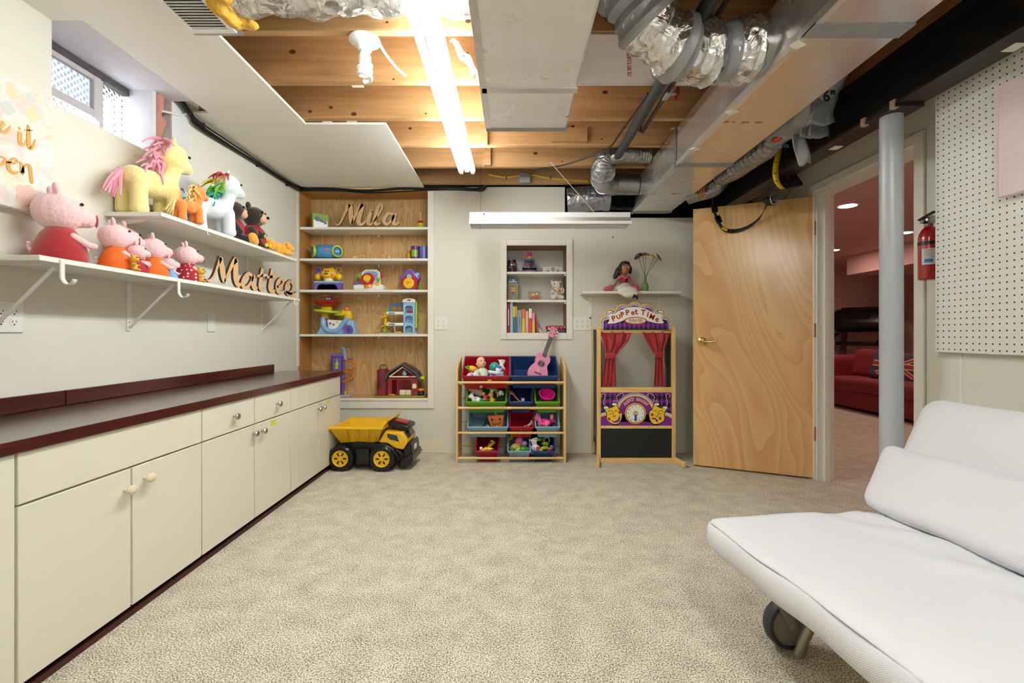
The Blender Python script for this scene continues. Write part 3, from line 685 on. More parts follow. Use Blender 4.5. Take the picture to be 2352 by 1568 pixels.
wc = single('white_window_cable', MB().tube([(-1.99, 2.47, 2.235), (-1.93, 2.50, 2.24), (-1.872, 2.58, 2.255), (-1.868, 2.64, 2.272), (-1.85, 2.70, 2.31)], .006, 8, 6), mat('white_cable_jacket', '#d9d8de', .5), 'white painted cable stapled across the window jamb', 'cable')

fs_ = thing('foil_strip', 'crumpled foil strip tacked between two joists beside the return duct', 'foil strip', P(1076, 140, 2.36)); base = P(1076, 140, 2.36)
qa, qb = P(1043, 95, 2.27) - base, P(1110, 192, 2.43) - base
obj('strip', MB().sheet(lambda u, v: qa + (qb - qa)*v + V((.05*(u - .5), -.01*sin(v*9 + u*4), .012*sin(v*14 + u*3))), 6, 16), FOILC, fs_, solid=.003)
for f_ in (.32, .95): obj('tack', MB().ell(qa + (qb - qa)*f_ + V((0, -.012, -.012)), .008, n=8, m=6), METAL, fs_)
# ---------------------------------------------------------------- lights
LIT = bpy.data.materials.new('lit_tube'); nt, b = nodes_of(LIT)
b.inputs['Base Color'].default_value = (1, 1, 1, 1); b.inputs['Emission Color'].default_value = (.92, 1., .985, 1); b.inputs['Emission Strength'].default_value = TUBE_STRENGTH
ENAMEL = mat('white_enamel', '#f2f1ee', .35)
def strip_light(label, x, y0, y1, z, lit=True):
    t_ = thing('tube_light', label, 'tube light', (x, (y0 + y1) / 2, z), group='tube lights under the joists'); h = (y1 - y0) / 2
    obj('housing', MB().prism([(-.03, .045), (-.016, .045), (-.016, .0), (.016, 0), (.016, .045), (.03, .045), (.03, .052), (-.03, .052)], -h, h), ENAMEL, t_).rotation_euler = (R(90), 0, 0)
    for sx in (-1, 1):
        tb = obj('tube', MB().cyl((sx*.043, -h + .03, .005), (sx*.043, h - .03, .005), .0185, n=16), LIT, t_)
        for e in (-1, 1):
            obj('end_cap', MB().cyl((sx*.043, e*(h - .03), .005), (sx*.043, e*(h - .012), .005), .019, n=16), METAL, tb)
            obj('socket', MB().bb(sx*.043 - .013, sx*.043 + .013, e*(h - .006) - .006, e*(h - .006) + .006, -.014, .046), WHITEP, t_)
    return t_
strip_light('long lit twin-tube fluorescent light running along under the joists', -.338, 1.06, 3.51, 2.25)
strip_light('added twin-tube fill light behind the camera, out of view', .50, -1.65, .65, 2.25)  # unseen extra fixture, added to brighten the whole room

# unlit shop light hanging in front of the end wall
sl = thing('shop_light', 'unlit white shop light hung on wires before the end wall', 'shop light', (.286, 3.61, 1.92))
L_ = .61
def trough(u, v):
    prof = [(-.085, -.035), (-.075, -.03), (-.03, .012), (.03, .012), (.075, -.03), (.085, -.035)]
    k = min(int(v*5), 4); f_ = v*5 - k; a, b_ = prof[k], prof[k+1]
    return (L_*(2*u - 1), a[0] + (b_[0]-a[0])*f_, a[1] + (b_[1]-a[1])*f_)
obj('reflector', MB().sheet(trough, 1, 5), ENAMEL, sl, solid=.003, smooth=20)
obj('channel', MB().bb(-L_, L_, -.03, .03, .012, .052), ENAMEL, sl, bevel=.003)
obj('lip', MB().bb(-L_, L_, -.088, -.083, -.05, -.028).bb(-L_, L_, .083, .088, -.05, -.028), ENAMEL, sl)
for sx in (-1, 1):
    obj('end_plate', MB().at((sx*L_, 0, 0), (R(90), 0, R(90))).prism([(-.085, -.035), (-.03, .012), (-.03, .052), (.03, .052), (.03, .012), (.085, -.035)], -.002, .002), ENAMEL, sl)
    tb = obj('tube', MB().cyl((-L_ + .02, sx*.04, -.03), (L_ - .02, sx*.04, -.03), .0125, n=12), mat('unlit_tube', '#e6e2e4', .3), sl)
obj('hanging_wire', MB().cyl((-.53, 0, .05), (-.53, 0, ZJ + .02 - 1.92), .0012, n=6), CABLE, sl)
obj('hanging_wire', MB().tube([(.35, 0, .05), (.0, -.04, .43)], .002, 6), mat('white_cord', '#d8d4c6', .6), sl)
obj('pull_cord', MB().cyl((-.53, -.06, -.09), (-.53, -.06, -.03), .001, n=6), CABLE, sl)
obj('knockout', MB().bb(-.506, -.498, -.0905, -.088, -.046, -.038), DARK, sl) if False else obj('knockout', MB().bb(-.51, -.498, -.032, -.0295, .03, .042), DARK, sl)

# bare compact fluorescent bulb in a porcelain holder
cf = thing('bulb_holder', 'white porcelain lamp holder with an unlit spiral bulb on a joist', 'lamp', (-.69, 2.15, ZJ - .0))
obj('junction_box', MB().lathe([(.0, .03), (.05, .03), (.05, -.004), (0, -.004)], 16, cap=False), GALV, cf)
obj('holder', MB().lathe([(.066, -.004), (.068, -.012), (.055, -.02), (.036, -.028), (.03, -.05), (.027, -.055), (0, -.055)], 28), WHITEP, cf)
bl = obj('bulb', MB().lathe([(.018, -.055), (.022, -.07), (.026, -.078), (.026, -.105), (.02, -.112), (0, -.112)], 20), WHITEP, cf)
hp = [(.027*cos(t*.5), .027*sin(t*.5), -.115 - .0021*t) for t in range(0, 30)]
obj('spiral', MB().tube(hp + [(.0, .0, -.186)], .0085, 8), mat('bulb_glass', '#fbfaf4', .25), bl)
obj('cord', MB().tube([(.06, .01, -.015), (.09, .03, -.06), (.13, .06, -.1), (.16, .09, -.115)], .006, 8, 5), WHITEP, cf)
cf.location = P(838, 92, 2.06) + V((0, 0, 0)); cf.location.z = ZJ + .0

# ceiling register
vt = thing('air_register', 'white louvred air register at the edge of the drywall ceiling', 'air register', (-1.262, 1.80, ZC0))
obj('frame', MB().bb(-.098, .098, -.19, -.165, -.008, -.0005).bb(-.098, .098, .165, .19, -.008, -.0005).bb(-.098, -.075, -.165, .165, -.008, -.0005).bb(.075, .098, -.165, .165, -.008, -.0005), WHITEP, vt, bevel=.002)
for k in range(20):
    y = -.158 + k*.0166
    obj('louvre', MB().at((0, y, -.004), (R(24), 0, 0)).bb(-.075, .075, -.0082, .0082, -.0008, .0008), WHITEP, vt)
obj('duct_boot', MB().bb(-.098, .112, -.19, .215, -.0004, .012), GALV, vt)
# ---------------------------------------------------------------- base cabinets along the left wall
FX = -1.39                      # plane of the cabinet fronts
CB0, CB1, KZ = -1.87, FX - .018, .05
TOPZ = .745
def knob_metal(parent, y, z):
    o = obj('knob', MB().lathe([(.006, 0), (.006, .012), (.014, .018), (.017, .024), (.014, .03), (.006, .033), (0, .033)], 18), METAL, parent)
    o.rotation_euler = (0, R(90), 0); o.location = (.019, y, z); return o
def knob_oval(parent, y, z):
    o = obj('knob', MB().lathe([(.007, 0), (.007, .012), (.016, .018), (.021, .027), (.018, .036), (.008, .041), (0, .042)], 18), mat('ivory_knob', '#e0d0b4', .3), parent)
    o.rotation_euler = (0, R(90), 0); o.location = (.019, y, z); o.scale = (.8, 1.05, .92); return o
g = .0045
def cabinet(label, y0, y1, fronts):
    t_ = thing('base_cabinet', label, 'cabinet', (FX, y0, 0), group='cream base cabinets under the dark counter')
    w_ = y1 - y0
    obj('body', MB().bb(CB0 - FX, -.019, .002, w_ - .002, KZ, .708), CREAM, t_)
    obj('toe_kick', MB().bb(CB0 - FX + .02, -.035, .002, w_ - .002, .0, KZ), mat('dark_kick', '#2c1210', .5, var=.3), t_)
    for (kind, a, b_, z0, z1, knobs) in fronts:
        f_ = obj(kind, MB().bb(0, .018, 0, b_ - a - 2*g, z0, z1), CREAM, t_, bevel=.002)
        f_.location = (-.018, a - y0 + g, 0)
        for (kk, ky, kz) in knobs: (knob_metal if kk == 'm' else knob_oval)(f_, ky - a - g, kz)
    return t_
DB, DT, WB, WT = KZ, .553, .560, .706
cabinet('cream base cabinet nearest the camera with one full-height plain front', .10, 1.318, [('door', .10, .70, DB, WT, []), ('door', .70, 1.318, DB, WT, [])])
cabinet('cream base cabinet with two pale oval knobs and one wide plain top front', 1.318, 2.105, [('drawer_front', 1.318, 2.105, WB, WT, []), ('door', 1.318, 1.717, DB, DT, [('o', 1.685, .483)]), ('door', 1.717, 2.105, DB, DT, [('o', 1.775, .50)])])
cabinet('cream base cabinet with two knobbed drawers above two doors', 2.105, 2.949, [('drawer', 2.105, 2.535, WB, WT, [('m', 2.34, .633)]), ('drawer', 2.535, 2.949, WB, WT, [('m', 2.77, .632)]), ('door', 2.105, 2.535, DB, DT, [('m', 2.515, .51)]), ('door', 2.535, 2.949, DB, DT, [('m', 2.60, .508)])])
cabinet('cream base cabinet at the end of the run beside the yellow truck', 2.949, 3.80, [('drawer_front', 2.949, 3.80, WB, WT, []), ('door', 2.949, 3.375, DB, DT, [('m', 3.352, .508)]), ('door', 3.375, 3.80, DB, DT, [('m', 3.43, .508)])])
YEL = mat('yellow_sticker', '#d8d83a', .6)
single('label_sticker', MB().bb(0, .0008, -.028, .028, -.013, .013), YEL, 'yellow-green sticker on the cabinet door below the second drawer', 'sticker', loc=(FX + .0005, 2.735, .528))
single('label_sticker', MB().bb(0, .0008, -.028, .028, -.010, .010), YEL, 'yellow-green sticker on the last cabinet door above its knob', 'sticker', loc=(FX + .0005, 3.545, .535))
ct = thing('counter_top', 'glossy dark mahogany counter top running over all the cabinets', 'counter top', ((-1.875 + -1.375) / 2, 2.0, .71))
# boards butt along the front edge
TOPM = wood('counter_surface', '#33201e', '#4a2e2a', (8, 1, 8), 2.5, .3, 1., coat=1., bump=.01)
obj('slab', MB().bb(-.25, .238, -1.9, 1.85, .0, .034), TOPM, ct)
for (a, b_) in ((-1.9, .085), (.087, .948), (.95, 1.85)):
    obj('edge_strip', MB().bb(.238, .245, a, b_, -.002, .036), MAHOG, ct, bevel=.002)
for (a, b_) in ((.10, 1.96), (1.965, 2.875), (2.88, 3.68)):
    lab = {.10: 'dark mahogany backsplash board nearest the camera', 1.965: 'dark mahogany backsplash board between the other two', 2.88: 'dark mahogany backsplash board nearest the bookcase'}[a]
    single('backsplash_board', MB().bb(0, .016, 0, b_ - a, 0, .062), MAHOG, lab, 'backsplash', 'backsplash boards on the counter', loc=(XL + .001, a, TOPZ + .0005), bevel=.002)
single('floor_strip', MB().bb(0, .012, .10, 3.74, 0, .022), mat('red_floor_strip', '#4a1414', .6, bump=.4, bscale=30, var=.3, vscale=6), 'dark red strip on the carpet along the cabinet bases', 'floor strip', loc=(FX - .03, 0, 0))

# ---------------------------------------------------------------- wall shelves on the left wall
def hook(parent, x, y, z, s=1.):
    mb = MB(); pts = [(0, 0, 0), (0, 0, -.055), (.004, 0, -.075), (.02, 0, -.09), (.038, 0, -.086), (.046, 0, -.072)]
    q = spline([V(p) for p in pts], 5)
    mb.sheet(lambda u, v: (q[int(round(v*(len(q)-1)))].x * s, (u - .5) * .018 * s, q[int(round(v*(len(q)-1)))].z * s), 1, len(q) - 1)
    o = obj('rod_hook', mb, SHELFW, parent, solid=.004); o.location = (x, y, z); return o
def bracket(parent, y, depth, drop, tk, arm=True):
    """wall plate, shelf arm and diagonal strut; shelf front is local +x"""
    br = obj('bracket', MB().bb(.001, .006, y - .012, y + .012, -drop, -tk).bb(.001, depth - .02, y - .012, y + .012, -tk - .004, -tk - .0005), SHELFW, parent)
    if arm:
        obj('strut', MB().at((0, y, 0)).prism([(0, 0)], 0, 0) if False else MB().tube([(.008, y, -drop + .015), (depth - .03, y, -tk - .012)], .0065, 6), SHELFW, br)
    for dz in (.02, .04): obj('screw', MB().cyl((.006, y, -drop + dz), (.009, y, -drop + dz), .004, n=8), METAL, br)
    return br
s1 = thing('wall_shelf', 'lower white wall shelf carrying the pigs and the wooden name', 'shelf', (XL, 1.62, 1.315), group='white wall shelves')
obj('board', MB().bb(.0005, .25, 0, 1.99, -.019, 0), SHELFW, s1, bevel=.002)
for y, hk in ((.085, 1), (.68, 1), (1.90, .6)):
    bracket(s1, y, .25, .255, .019); hook(s1, .252, y - .005, -.004, hk)
s2 = thing('wall_shelf', 'upper white wall shelf carrying the horses and the dark bears', 'shelf', (XL, 2.165, 1.605), group='white wall shelves')
obj('board', MB().bb(.0005, .264, 0, 1.365, -.019, 0), SHELFW, s2, bevel=.002)
for y in (.06, 1.16): bracket(s2, y, .25, .16, .019, False)
obj('gusset', MB().at((0, .06, 0), (R(90), 0, 0)).prism([(.006, -.02), (.15, -.02), (.12, -.035), (.03, -.05), (.006, -.09)], -.006, .006), SHELFW, s2)
hook(s2, .262, .33, -.012, .28)

# ---------------------------------------------------------------- outlets
PLATE = mat('outlet_plate', '#e9e7df', .3)
def outlet(label, loc, rot, gangs, kind='duplex', w_=.046):
    t_ = thing('wall_outlet', label, 'outlet', loc, rot); n = gangs
    obj('plate', MB().bb(-n*w_/2 - .012, n*w_/2 + .012, -.006, -.0005, -.0575, .0575), PLATE, t_, bevel=.002)
    for k in range(n):
        x = (k - (n - 1)/2) * w_
        if kind == 'rocker':
            obj('receptacle', MB().bb(x - .0165, x + .0165, -.0075, -.006, -.033, .033), PLATE, t_); continue
        for sz in (-1, 1):
            f_ = obj('receptacle', MB().cyl((x, -.006, sz*.0195), (x, -.0075, sz*.0195), .0165, n=20), PLATE, t_)
            obj('slot', MB().bb(x - .0075, x - .0055, -.0079, -.0074, sz*.0195 - .001, sz*.0195 + .008).bb(x + .0055, x + .0075, -.0079, -.0074, sz*.0195 - .001, sz*.0195 + .007).cyl((x, -.0079, sz*.0195 - .008), (x, -.0074, sz*.0195 - .008), .003, n=8), DARK, f_)
    return t_
outlet('double outlet on the end wall beside the tall bookcase', P(1013, 742, YB), 0, 2)
outlet('triple outlet on the end wall beside the small niche', P(1337, 743, YB), 0, 3)
outlet('double outlet on the side wall under the lower shelf', (XL, 1.745, 1.105), R(90), 2)
outlet('narrow single outlet on the side wall above the backsplash', (XL, 2.93, 1.115), R(90), 1, 'rocker')
outlet('pale light switch beside the doorway under the fire extinguisher', (XR, 2.36, 1.08), R(-90), 1, 'rocker')

# ---------------------------------------------------------------- tall built-in bookcase
YS = YB + .245                                       # back of the niches
bk = thing('built_in_bookcase', 'tall built-in bookcase with a plywood back and white shelves', 'bookcase', (-1.306, YB, .482))
X0, X1, H = -.564, .564, 1.818
obj('side_panel', MB().bb(X0 - .018, X0, .0, .245, 0, H), SIDEW, bk)
obj('side_panel', MB().bb(X1, X1 + .018, .0, .245, 0, H), SIDEW, bk)
obj('top_panel', MB().bb(X0 - .018, X1 + .018, .0, .245, H, H + .018), SIDEW, bk)
obj('bottom_panel', MB().bb(X0 - .018, X1 + .018, .0, .245, -.018, 0), wood('bookcase_floor', '#c09468', '#d8b48c', (1, 8, 8), 2), bk)
random.seed(4)
xs = [X0 + i*(X1 - X0)/8 for i in range(9)]
for i in range(8):
    for (za, zb) in ((0, .76 if i % 2 else .70), (.76 if i % 2 else .70, 1.30 if i % 2 else 1.24), (1.30 if i % 2 else 1.24, H)):
        obj('back_board', MB().bb(xs[i] + .0006, xs[i+1] - .0006, .245 - random.uniform(.0, .001), .255, za + .0006, zb - .0006), PLYBACK, bk)
for z in (1.985, 1.709, 1.434, 1.044):
    sh = obj('shelf', MB().bb(X0 + .001, X1 - .001, .004, .243, z - .482 - .021, z - .482), SHELFW, bk, bevel=.001)
    obj('support_clip', MB().bb(.06, .075, .225, .244, z - .482 - .045, z - .482 - .0215), WHITEP, sh)
obj('trim_board', MB().bb(X1 - .001, X1 + .055, -.014, -.0005, -.09, H + .03), TRIM, bk, bevel=.004)
obj('trim_board', MB().bb(X0 - .008, X1 - .001, -.014, -.0005, -.09, -.02).bb(X0 - .008, X1 - .001, -.02, -.0005, -.022, .0), TRIM, bk, bevel=.004)
obj('trim_board', MB().bb(X0 - .012, X0 - .001, -.03, -.0005, .28, H + .03), TRIM, bk)

# ---------------------------------------------------------------- small niche
nc = thing('wall_niche', 'small white-backed shelf niche framed in the end wall', 'niche', (.212, YB, 1.055))
X0, X1, H = -.262, .262, .765
WAL = wood('niche_side_wood', '#7b5638', '#98704c', (8, 8, 1), 2.5)
obj('side_panel', MB().bb(X0 - .015, X0, .0, .245, 0, H), WAL, nc)
obj('side_panel', MB().bb(X1, X1 + .015, .0, .245, 0, H), WAL, nc)
obj('top_panel', MB().bb(X0 - .015, X1 + .015, .0, .245, H, H + .015), WAL, nc)
obj('bottom_panel', MB().bb(X0 - .015, X1 + .015, .0, .245, -.015, 0), SHELFW, nc)
obj('back_panel', MB().bb(X0 - .015, X1 + .015, .245, .255, -.015, H + .015), mat('niche_back_white', '#dedbd8', .5), nc)
for z in (1.592, 1.345):
    sh = obj('shelf', MB().bb(X0 + .001, X1 - .001, .003, .243, z - 1.055 - .02, z - 1.055), SHELFW, nc, bevel=.001)
    obj('support_clip', MB().bb(X1 - .016, X1 - .001, .02, .035, z - 1.055 - .035, z - 1.055 - .0205), WHITEP, sh)
t = .055
for (a, b_, c_, d_) in ((X0 - t, X0, -t - .003, H + t), (X1, X1 + t, -t - .003, H + t), (X0, X1, H, H + t), (X0, X1, -t - .003, 0)):
    obj('trim_board', MB().bb(a, b_, -.013, -.0005, c_, d_), TRIM, nc, bevel=.004)

# ---------------------------------------------------------------- small shelf by the door
s3 = thing('wall_shelf', 'short white wall shelf above the puppet theatre holding the doll', 'shelf', (1.012, YB, 1.408), group='white wall shelves')
obj('board', MB().bb(-.42, .42, -.155, -.0005, -.022, 0), SHELFW, s3, bevel=.002)
for x in (-.325, .272):
    br = obj('bracket', MB().bb(x - .011, x + .011, -.006, -.001, -.23, -.022).bb(x - .011, x + .011, -.13, -.001, -.027, -.0225).at((x, 0, 0), (R(90), 0, R(-90))).prism([(.002, -.026), (.05, -.026), (.02, -.04), (.002, -.07)], -.004, .004), SHELFW, s3)
    obj('screw', MB().cyl((x, -.006, -.07), (x, -.009, -.07), .004, n=8), METAL, br)
    obj('screw', MB().cyl((x, -.006, -.2), (x, -.009, -.2), .004, n=8), METAL, br)

# ---------------------------------------------------------------- pegboard, canvases, extinguisher
PEG = bpy.data.materials.new('pegboard'); nt, b = nodes_of(PEG); N = nt.nodes.new; L = nt.links
tc = N('ShaderNodeTexCoord'); mp = N('ShaderNodeVectorMath'); mp.operation = 'SCALE'; mp.inputs['Scale'].default_value = 1/.0254; L.new(tc.outputs['Object'], mp.inputs[0])
fr = N('ShaderNodeVectorMath'); fr.operation = 'FRACTION'; L.new(mp.outputs[0], fr.inputs[0])
sb = N('ShaderNodeVectorMath'); sb.operation = 'SUBTRACT'; sb.inputs[1].default_value = (.5, .5, .5); L.new(fr.outputs[0], sb.inputs[0])
ml = N('ShaderNodeVectorMath'); ml.operation = 'MULTIPLY'; ml.inputs[1].default_value = (0, 1, 1); L.new(sb.outputs[0], ml.inputs[0])
ln = N('ShaderNodeVectorMath'); ln.operation = 'LENGTH'; L.new(ml.outputs[0], ln.inputs[0])
rp = N('ShaderNodeValToRGB'); rp.color_ramp.elements[0].position = .115; rp.color_ramp.elements[1].position = .135
rp.color_ramp.elements[0].color = lin('#15140f'); rp.color_ramp.elements[1].color = lin('#e3e1d9')
L.new(ln.outputs['Value'], rp.inputs['Fac']); L.new(rp.outputs['Color'], b.inputs['Base Color']); b.inputs['Roughness'].default_value = .45
bp = N('ShaderNodeBump'); bp.inputs['Strength'].default_value = .6; bp.inputs['Distance'].default_value = .003; L.new(rp.outputs['Color'], bp.inputs['Height']); L.new(bp.outputs[0], b.inputs['Normal'])
XP = 1.815
pg = thing('pegboard', 'large white pegboard panel on the wall above the sofa', 'pegboard', (XP, 2.016, .966))
obj('panel', MB().bb(-.002, .004, -1.22, 0, 0, 1.22), PEG, pg)
obj('furring_strip', MB().bb(.004, XN - XP - .0005, -1.2, -.02, .03, .07), TRIM, pg)
obj('furring_strip', MB().bb(.004, XN - XP - .0005, -1.2, -.02, 1.12, 1.16), TRIM, pg)

def canvas_mat(name, base, blobs, scale):
    m = bpy.data.materials.new(name); nt, b = nodes_of(m); N = nt.nodes.new; L = nt.links
    tc = N('ShaderNodeTexCoord'); cur = None
    prev = lin(base)
    for i, c in enumerate(blobs):
        n = N('ShaderNodeTexNoise'); n.inputs['Scale'].default_value = scale * (1 + .23*i); n.inputs['Detail'].default_value = 3; n.inputs['Distortion'].default_value = 1.
        mpn = N('ShaderNodeMapping'); mpn.inputs['Location'].default_value = (i*3.1, i*1.7, i*2.3); L.new(tc.outputs['Object'], mpn.inputs[0]); L.new(mpn.outputs[0], n.inputs['Vector'])
        r = N('ShaderNodeValToRGB'); r.color_ramp.elements[0].position = .52; r.color_ramp.elements[1].position = .66
        r.color_ramp.elements[0].color = (0, 0, 0, 1); r.color_ramp.elements[1].color = (.75, .75, .75, 1); L.new(n.outputs['Fac'], r.inputs['Fac'])
        mx = N('ShaderNodeMix'); mx.data_type = 'RGBA'; mx.inputs['B'].default_value = lin(c); L.new(r.outputs['Color'], mx.inputs['Factor'])
        if cur is None: mx.inputs['A'].default_value = prev
        else: L.new(cur, mx.inputs['A'])
        cur = mx.outputs['Result']
    L.new(cur, b.inputs['Base Color']); b.inputs['Roughness'].default_value = .8
    return m
cv = thing('floral_canvas', 'pastel floral canvas print with gold brush lettering', 'canvas', (XL, 1.88, 1.505), rot=(R(-1), 0, 0))
CM = canvas_mat('floral_print', '#e4e2e0', ['#d9d6c0', '#cdd2d0', '#e6d6b4', '#e2c4bc'], 7)
obj('stretched_canvas', MB().bb(.001, .04, -.56, 0, 0, .475), CM, cv, bevel=.003)
GOLD = mat('gold_foil_ink', '#a87a2c', .4, .4, var=.25, vscale=60)
def gstroke(name, strokes):
    for s_ in strokes: obj('brush_stroke', MB().at((.0405, 0, 0), (R(90), 0, R(90))).stroke([(x, y, w_) for x, y, w_ in s_], 0, .0012), GOLD, cv)
def pxc(px, py):                                    # pixel of the photo to canvas (y along wall, height)
    Y = (1.84) * F / (CX - px); return (Y - 1.88, CH + (CY - py)/F*Y - 1.505)
def cs_(pts): return [(*pxc(px, py), w_) for px, py, w_ in pts]
gstroke('lettering', [cs_([(-3, 296, .006), (0, 290, .01), (3, 284, .012), (0, 279, .008)]), cs_([(-2, 302, .012), (8, 304, .012), (15, 298, .008), (20, 290, .004)]),
  cs_([(38, 292, .004), (43, 297, .006)]), cs_([(42, 303, .014), (42, 318, .016), (44, 330, .014), (52, 332, .008), (58, 322, .005)]),
  cs_([(60, 286, .006), (62, 300, .014), (62, 322, .017), (65, 340, .014), (72, 336, .008), (77, 320, .004)]), cs_([(52, 298, .004), (71, 299, .004)]),
  cs_([(-2, 380, .01), (5, 376, .010), (10, 369, .010), (6, 363, .006), (0, 361, .006)]), cs_([(10, 374, .006), (22, 374, .006), (30, 376, .008), (37, 370, .010), (28, 365, .008), (18, 374, .012), (18, 388, .014), (28, 398, .012), (40, 396, .006)]),
  cs_([(44, 372, .008), (48, 384, .013), (49, 398, .015), (52, 384, .008), (60, 378, .008), (66, 384, .014), (69, 402, .014), (71, 418, .013), (74, 420, .004)])])
ROSE = mat('rose_ink', '#dcbcb2', .8, var=.08, vscale=30); LEAFI = mat('pale_leaf_ink', '#cdd4d0', .8); LEMI = mat('lemon_ink', '#e2d4b0', .8)
def petal(px, py, r, col, n=5):
    y, z = pxc(px, py)
    for k in range(n):
        a = k*2*pi/n
        obj('printed_petal', MB().at((.0402 + .0001*k, 0, 0), (R(90), 0, R(90))).prism([(y + r*.55*cos(a) + r*.5*cos(t_*2*pi/12), z + r*.55*sin(a) + r*.5*sin(t_*2*pi/12)) for t_ in range(12)], 0, .0002), col, cv)
petal(60, 450, .042, ROSE); petal(18, 198, .016, LEMI); petal(22, 215, .02, LEMI, 4); petal(70, 262, .03, LEMI, 4); petal(66, 224, .02, LEAFI, 3); petal(14, 248, .025, LEAFI, 4)
pc = thing('pink_canvas', 'plain pale pink canvas hung on the pegboard', 'canvas', (XP - .003, 1.722, 1.54))
obj('stretched_canvas', MB().bb(-.035, -.001, -.5, 0, 0, .41), mat('pink_wash', '#e6d2d6', .75, bump=.1, bscale=120, var=.1, vscale=6), pc, bevel=.003)

ex = thing('fire_extinguisher', 'red fire extinguisher mounted on the wall beside the doorway', 'fire extinguisher', (2.10, 2.37, 1.314))
REDE = mat('extinguisher_red', '#a8141c', .22, coat=.5)
obj('cylinder_body', MB().lathe([(.0, 0), (.036, 0), (.044, .006), (.044, .205), (.042, .225), (.034, .25), (.022, .265), (.016, .27), (.016, .285), (0, .285)], 32), REDE, ex)
obj('strap', MB().lathe([(.045, .175), (.0455, .175), (.0455, .192), (.045, .192)], 32), BLACKP, ex)
obj('valve', MB().lathe([(.017, .28), (.017, .31), (.012, .315), (0, .315)], 14), GALV, ex)
obj('lever', MB().at((0, 0, .31)).bb(-.008, .008, -.03, .055, .0, .008).at((0, 0, .325), (R(-14), 0, 0)).bb(-.009, .009, -.035, .06, .0, .009), BLACKP, ex, bevel=.003)
obj('gauge', MB().at((-.012, -.026, .298), (R(90), 0, 0)).lathe([(.0, 0), (.019, 0), (.019, .012), (.016, .013), (0, .012)], 20), METAL, ex)
obj('nozzle', MB().cyl((-.02, -.01, .288), (-.055, -.02, .288), .007, .009, 10), BLACKP, ex)
def wrapl(z0, z1, a0, a1, r=.0447): return lambda u, v: (r*cos(R(a0 + (a1-a0)*u)), r*sin(R(a0 + (a1-a0)*u)), z0 + (z1 - z0)*v)
lb = obj('paper_label', MB().sheet(wrapl(.075, .155, 190, 330), 18, 1), mat('label_white', '#d8d6d6', .5), ex)
obj('blue_print', MB().sheet(wrapl(.085, .103, 205, 248, .0449), 8, 1), mat('label_blue', '#3d79b4', .5), lb)
obj('yellow_print', MB().sheet(wrapl(.078, .092, 268, 320, .0449), 8, 1), mat('label_yellow', '#d8bc20', .5), lb)
obj('lettering', MB().at((.006, -.0453, .085), (R(90), 0, R(8))).text('ABC', .014, .0002), DARK, lb)
for k in range(5): obj('text_line', MB().sheet(wrapl(.11 + k*.009, .113 + k*.009, 205, 252 - 5*(k % 2), .0449), 8, 1), mat('label_grey', '#8a8a90', .6), lb)
obj('wall_bracket', MB().bb(.045, .066, -.02, .02, .02, .27), BLACKP, ex)
# ---------------------------------------------------------------- white sofa bed
COT = bpy.data.materials.new('white_cotton'); nt, b = nodes_of(COT); N = nt.nodes.new; L = nt.links
tc = N('ShaderNodeTexCoord'); wv = N('ShaderNodeTexWave'); wv.inputs['Scale'].default_value = 130; wv.bands_direction = 'DIAGONAL'; wv.inputs['Distortion'].default_value = .4; L.new(tc.outputs['Object'], wv.inputs['Vector'])
nz = N('ShaderNodeTexNoise'); nz.inputs['Scale'].default_value = 7; nz.inputs['Detail'].default_value = 3; L.new(tc.outputs['Object'], nz.inputs['Vector'])
ma = N('ShaderNodeMath'); ma.operation = 'MULTIPLY_ADD'; ma.inputs[1].default_value = .05; L.new(wv.outputs['Fac'], ma.inputs[0]); L.new(nz.outputs['Fac'], ma.inputs[2])
bp = N('ShaderNodeBump'); bp.inputs['Strength'].default_value = .35; bp.inputs['Distance'].default_value = .02; L.new(ma.outputs[0], bp.inputs['Height']); L.new(bp.outputs[0], b.inputs['Normal'])
b.inputs['Base Color'].default_value = lin('#d8d6da'); b.inputs['Roughness'].default_value = .9; b.inputs['Sheen Weight'].default_value = .15
so = thing('sofa_bed', 'white cotton folding sofa bed on wheels, back against the pegboard wall', 'sofa', (.65, 1.59, 0), R(6.1))
def rum(p):
    k = max(0., 1 - abs(p.x - .6) / .25)
    return (0, .004*sin(p.x*14), .004*sin(p.y*9 + p.x*7) + .003*sin(p.y*23 - p.x*11) + .010*k*sin(p.y*27 + p.x*38) + .006*sin(p.y*6 - p.x*16)*(p.x/.7) - .012*max(0, p.x - .1)*0)
obj('seat_cushion', MB().rbox((0, -1.56, .315), (.70, .02, .425), .045, (24, 56, 6), rum), COT, so, smooth=60)
def seamline(y0, y1, x, z, n=24): return [(x + .003*sin(k*1.3), y0 + (y1 - y0)*k/n, z + .004*sin((y0 + (y1-y0)*k/n)*9)) for k in range(n + 1)]
obj('seam', MB().tube(seamline(-.02, -1.55, .012, .414), .0035, 6), COT, so)
obj('seam', MB().tube([(.03 + .62*k/12, .010 - .002*cos(k), .409 + .002*sin(k*2)) for k in range(13)], .003, 6), COT, so)
bkp = MB().at((.62, 0, .43), (0, R(24), 0)).rbox((0, -1.56, -.10), (.14, .0, .445), .06, (8, 56, 20), lambda p: (.004*sin(p.y*11) + .005*sin(p.z*19 + p.y*6), 0, .006*sin(p.y*7)))
obj('back_cushion', bkp, COT, so, smooth=60)
lum = MB().at((.62, 0, .43), (0, R(25), 0)).rbox((-.055, -1.5, .0), (.04, .022, .235), .042, (8, 50, 10), lambda p: (.008*sin(p.y*8) + .004*sin(p.y*21 + p.z*12), .0, .007*sin(p.y*5.3) + .004*sin(p.y*17)))
obj('lumbar_cushion', lum, COT, so, smooth=60)
FRM = mat('beige_steel_tube', '#a39d8c', .35, .6)
